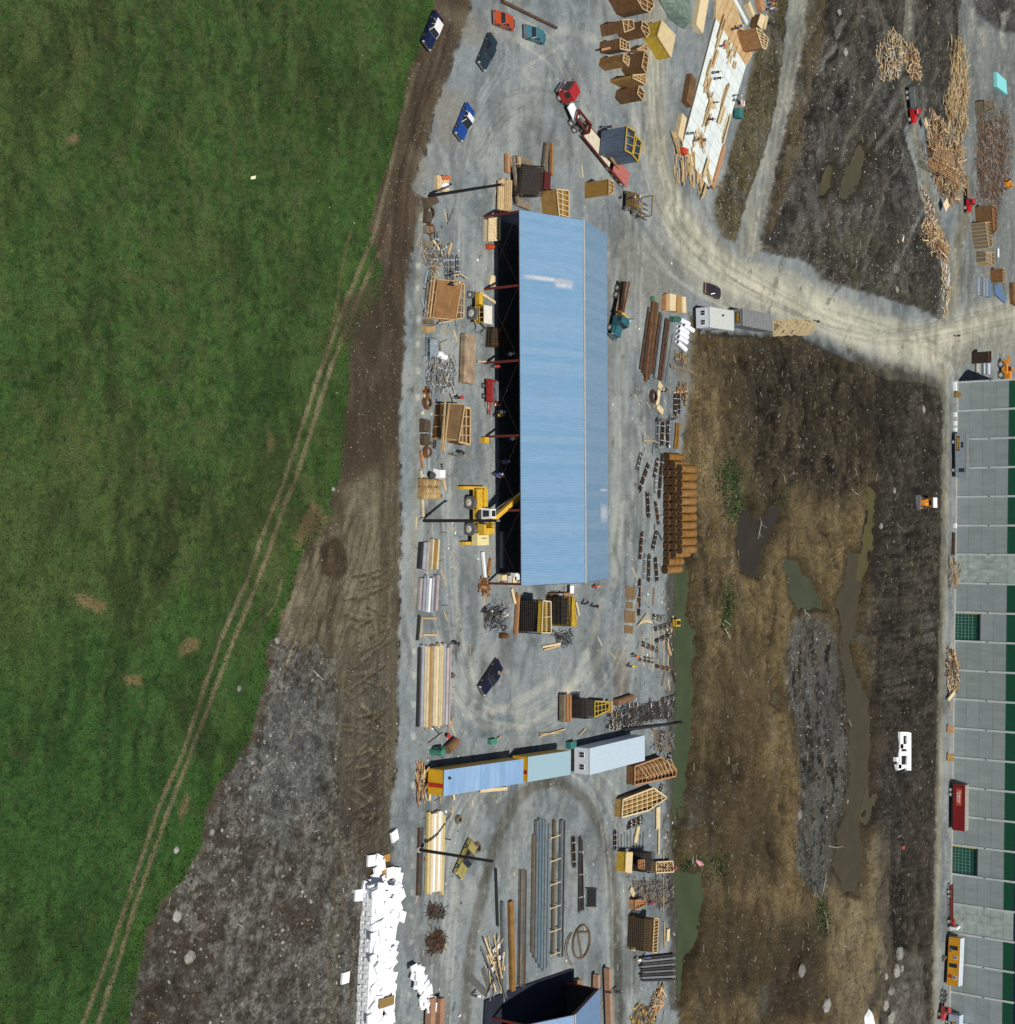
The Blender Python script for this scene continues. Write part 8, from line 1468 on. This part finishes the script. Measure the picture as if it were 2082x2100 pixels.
scatter('soil_clods', 7000, [Z_STRIP], (.04, .16), [ST3, ST4, ST2], 'stone', 3)
scatter('gravel_stones', 9000, [Z_GRAVEL, Z_ROAD], (.03, .11), [ST1, ST2, mat('bluish_stone', (.20, .235, .25), sc=3)], 'stone', 4)
scatter('wood_bits', 2600, [Z_RUB, Z_DIRT, Z_MUD], (.12, .9), [WOODG, CONC, WOODG, mat('dull_straw', (.30, .24, .14))], 'stick', 5)
scatter('litter', 420, [Z_GRAVEL, Z_ROAD], (.06, .24), [WHITE, WOODP, CONC], 'chip', 6, area=(px > 850) & (px < 1420) & (py > 400))
scatter('litter', 160, [Z_STRIP, Z_GRASS], (.04, .13), [CONC, WOODP], 'chip', 7, area=(px > 640))
scatter('litter', 900, [Z_GRAVEL], (.07, .30), [WHITE, WOODP, DARK, RUST, STEELG, WOOD, DARK], 'chip', 12, area=((px > 860) & (px < 950) & (py > 400)) | ((px > 1295) & (px < 1388) & (py > 780)))
scatter('wood_bits', 500, [Z_GRAVEL], (.3, 1.3), [STEELG, DARK, WOOD, RUSTD], 'stick', 13, area=((px > 862) & (px < 940) & (py > 410)) | ((px > 1300) & (px < 1388) & (py > 780)))
scatter('wood_bits', 260, [Z_GRAVEL], (.2, 1.0), [WOOD, WOODP], 'stick', 8, area=(px > 855) & (px < 1400) & (py > 300))
GA = mat('grass_tuft_dark', (.028, .062, .018), sc=.5, var=.4); GB = mat('grass_tuft_mid', (.055, .105, .03), sc=.5, var=.3); GC = mat('grass_tuft_dry', (.13, .11, .055), sc=.5, var=.3)
scatter('grass_tufts', 90000, [Z_GRASS], (.09, .24), [GB, GB, GA, GB, GC], 'tuft', 9)
wm_ = np.zeros(len(px))
for (x, y, r_) in ((1490, 980, 34), (1500, 1040, 26), (1490, 1235, 24), (1480, 1265, 18), (1470, 1770, 22), (1405, 1775, 14), (1685, 1890, 20), (1600, 1025, 14), (1680, 1860, 16)): wm_ += np.exp(-((px - x) ** 2 + ((py - y) * .6) ** 2) / (r_ * r_ * .35))
scatter('weeds', 6000, [Z_MUD, Z_RUB], (.12, .45), [mat('weed_green', (.03, .10, .018), sc=.5), GA, GC], 'tuft', 10, weight=wm_ + 1e-6)
wg = ss(sdpoly([(-3000, -3000), (898, -3000)] + grass_edge + [(-3000, 2400)]), 30, 3)
scatter('weeds', 5000, [Z_GRASS], (.10, .28), [MATS['weed_green'], GB, GA, GB, mat('bright_weed', (.06, .13, .03), sc=.5)], 'tuft', 11, weight=wg + 1e-6)
p = P(265, 2030); t = thing('bush', 'dark bush at the grass edge in the lower left', 'bush', (p.x, p.y, 0)); g = MB(); rr = random.Random(4)
for k in range(900):
    a = rr.uniform(0, 6.28); r_ = rr.uniform(0, 1) ** .5; q = Vector((math.cos(a) * r_ * 1.0, math.sin(a) * r_ * 1.2, rr.uniform(.1, 1.2) * (1.15 - r_))); d1 = Vector((rr.uniform(-1, 1), rr.uniform(-1, 1), rr.uniform(-.5, .5))) * .12; d2 = Vector((rr.uniform(-1, 1), rr.uniform(-1, 1), rr.uniform(-.5, .5))) * .12
    g.add([q, q + d1, q + d2], [(0, 1, 2)])
g.build('foliage', GB, t)['kind'] = 'stuff'; MB().cyl((0, 0, -.1), (.1, .1, .8), .06, .02, n=6).build('stem', WOODG, t)
T(MB().quad(P(515, 362, .1), P(525, 360, .1), P(524, 367, .12), P(514, 368, .1), .02).build('paper_scrap', mat('cream_paper', (.75, .72, .5))), 'cream scrap of paper lying alone in the green field', 'litter')
T(MB().prism([P(a, b, .5).to_2d() for a, b in [(1433, 1763), (1444, 1765), (1447, 1775), (1440, 1782), (1432, 1776)]], .0, .5, ins=.4).build('plastic_sheet', mat('pink_plastic', (.62, .28, .32), sc=5, var=.4)), 'crumpled pink plastic sheet in the mud beside the green water', 'plastic')
T(piece('plastic_sheet', mat('red_plastic', (.5, .12, .1)), P(1490, 1072, .3), (.6, .9, .2)), 'small red plastic thing in the weeds of the pit', 'plastic'); T(piece('bucket', MATS['red_plastic'], P(1852, 1738, .4), (.7, .7, .5)), 'small red can in the dark pit soil', 'can')
cage('brown grid cage half under the long shed eave', [(1008, 671), (1046, 673), (1044, 713), (1006, 711)], .9, sp=.4, m=MATS['brown_bar'])
heap('wood_heap', 'small heap of orange brown sticks at the left end of the yellow trailer', 'wood heap', [(855, 1572), (868, 1574), (868, 1632), (853, 1632)], 46, [WOODO, WOODG, WOOD], L=(1, 3.4), wd=(.08, .2), hmax=.5, seed=51, dirn=85, parts=12)
T(beam('timber', WHITE, P(990, 1132, .3), P(995, 1184, .3), .4, .3), 'white beam pointing at the orange scrap pile', 'timber'); T(beam('timber', WOODO, P(1007, 1145, .2), P(1001, 1180, .2), .5, .3), 'orange timber beside the last shed column', 'timber')
for k, (x, y, m_) in enumerate(((1026, 1183, WOODP), (1038, 1188, CONC), (1052, 1182, WHITE), (1046, 1190, WOODP))): T(MB().box(-.5, .6, -.5, .5, 0, .7).build('box', m_, None, P(x, y)), ('first', 'second', 'third', 'fourth')[k] + ' pale box from the left under the shed bottom end', 'box')
T(beam('steel_beam', STEELG, P(1030, 1090, .6), P(1030, 1165, .6), .5, .5), 'grey beam lying inside the shed bottom bay', 'beam')
for k in range(26):
    x = random.choice((random.uniform(866, 935), random.uniform(1302, 1386))); y = random.uniform(430, 1060) if x < 1000 else random.uniform(790, 1400); a = random.uniform(-.6, .6); p = P(x, y, .12); L_ = random.uniform(1.2, 3.6); m_ = random.choice((STEELG, WOODG, RUSTD, WOOD, GALV)); o = piece('stock_piece', m_, p, (random.uniform(.15, .5), L_, .2), (0, 0, a)); T(o, 'loose piece of stock lying in the ' + ('left yard clutter' if x < 1000 else 'right clutter rows'), 'stock', 'loose stock pieces, ' + ('left' if x < 1000 else 'right'))
lo_ = sorted([o for o in S.objects if o.get('group') == LG and 'upper end' in o['label']], key=lambda o: -o.location.y)
for k, o in enumerate(lo_): o['label'] = (ORD + ['last'])[min(k, 17)] + ' loose white foam board from the top, above the long heap'
# the anonymous small pieces all get the same plain treatment
SMALL = {'plank': ('loose pale plank in the brown crates corner', 'plank'), 'timber': ('loose timber around the brown topped or barred forms', 'timber'), 'batten': ('thin batten lying on the orange form by the water', 'batten'), 'plywood_sheet': ('plywood sheet thrown on a scrap heap', 'plywood'), 'red_stripe_board': ('red stripe of the board at the teal box', 'board')}
for o in S.objects:
    if o.parent is None and o.type in ('MESH', 'EMPTY') and not o.get('kind') and not o.get('label'):
        b = o.name.split('.')[0]; l_, c_ = SMALL.get(b, ('loose ' + b.replace('_', ' ') + ' in the work yard', b.replace('_', ' '))); tag(o, l_, c_, 'unsorted ' + c_ + ' pieces')
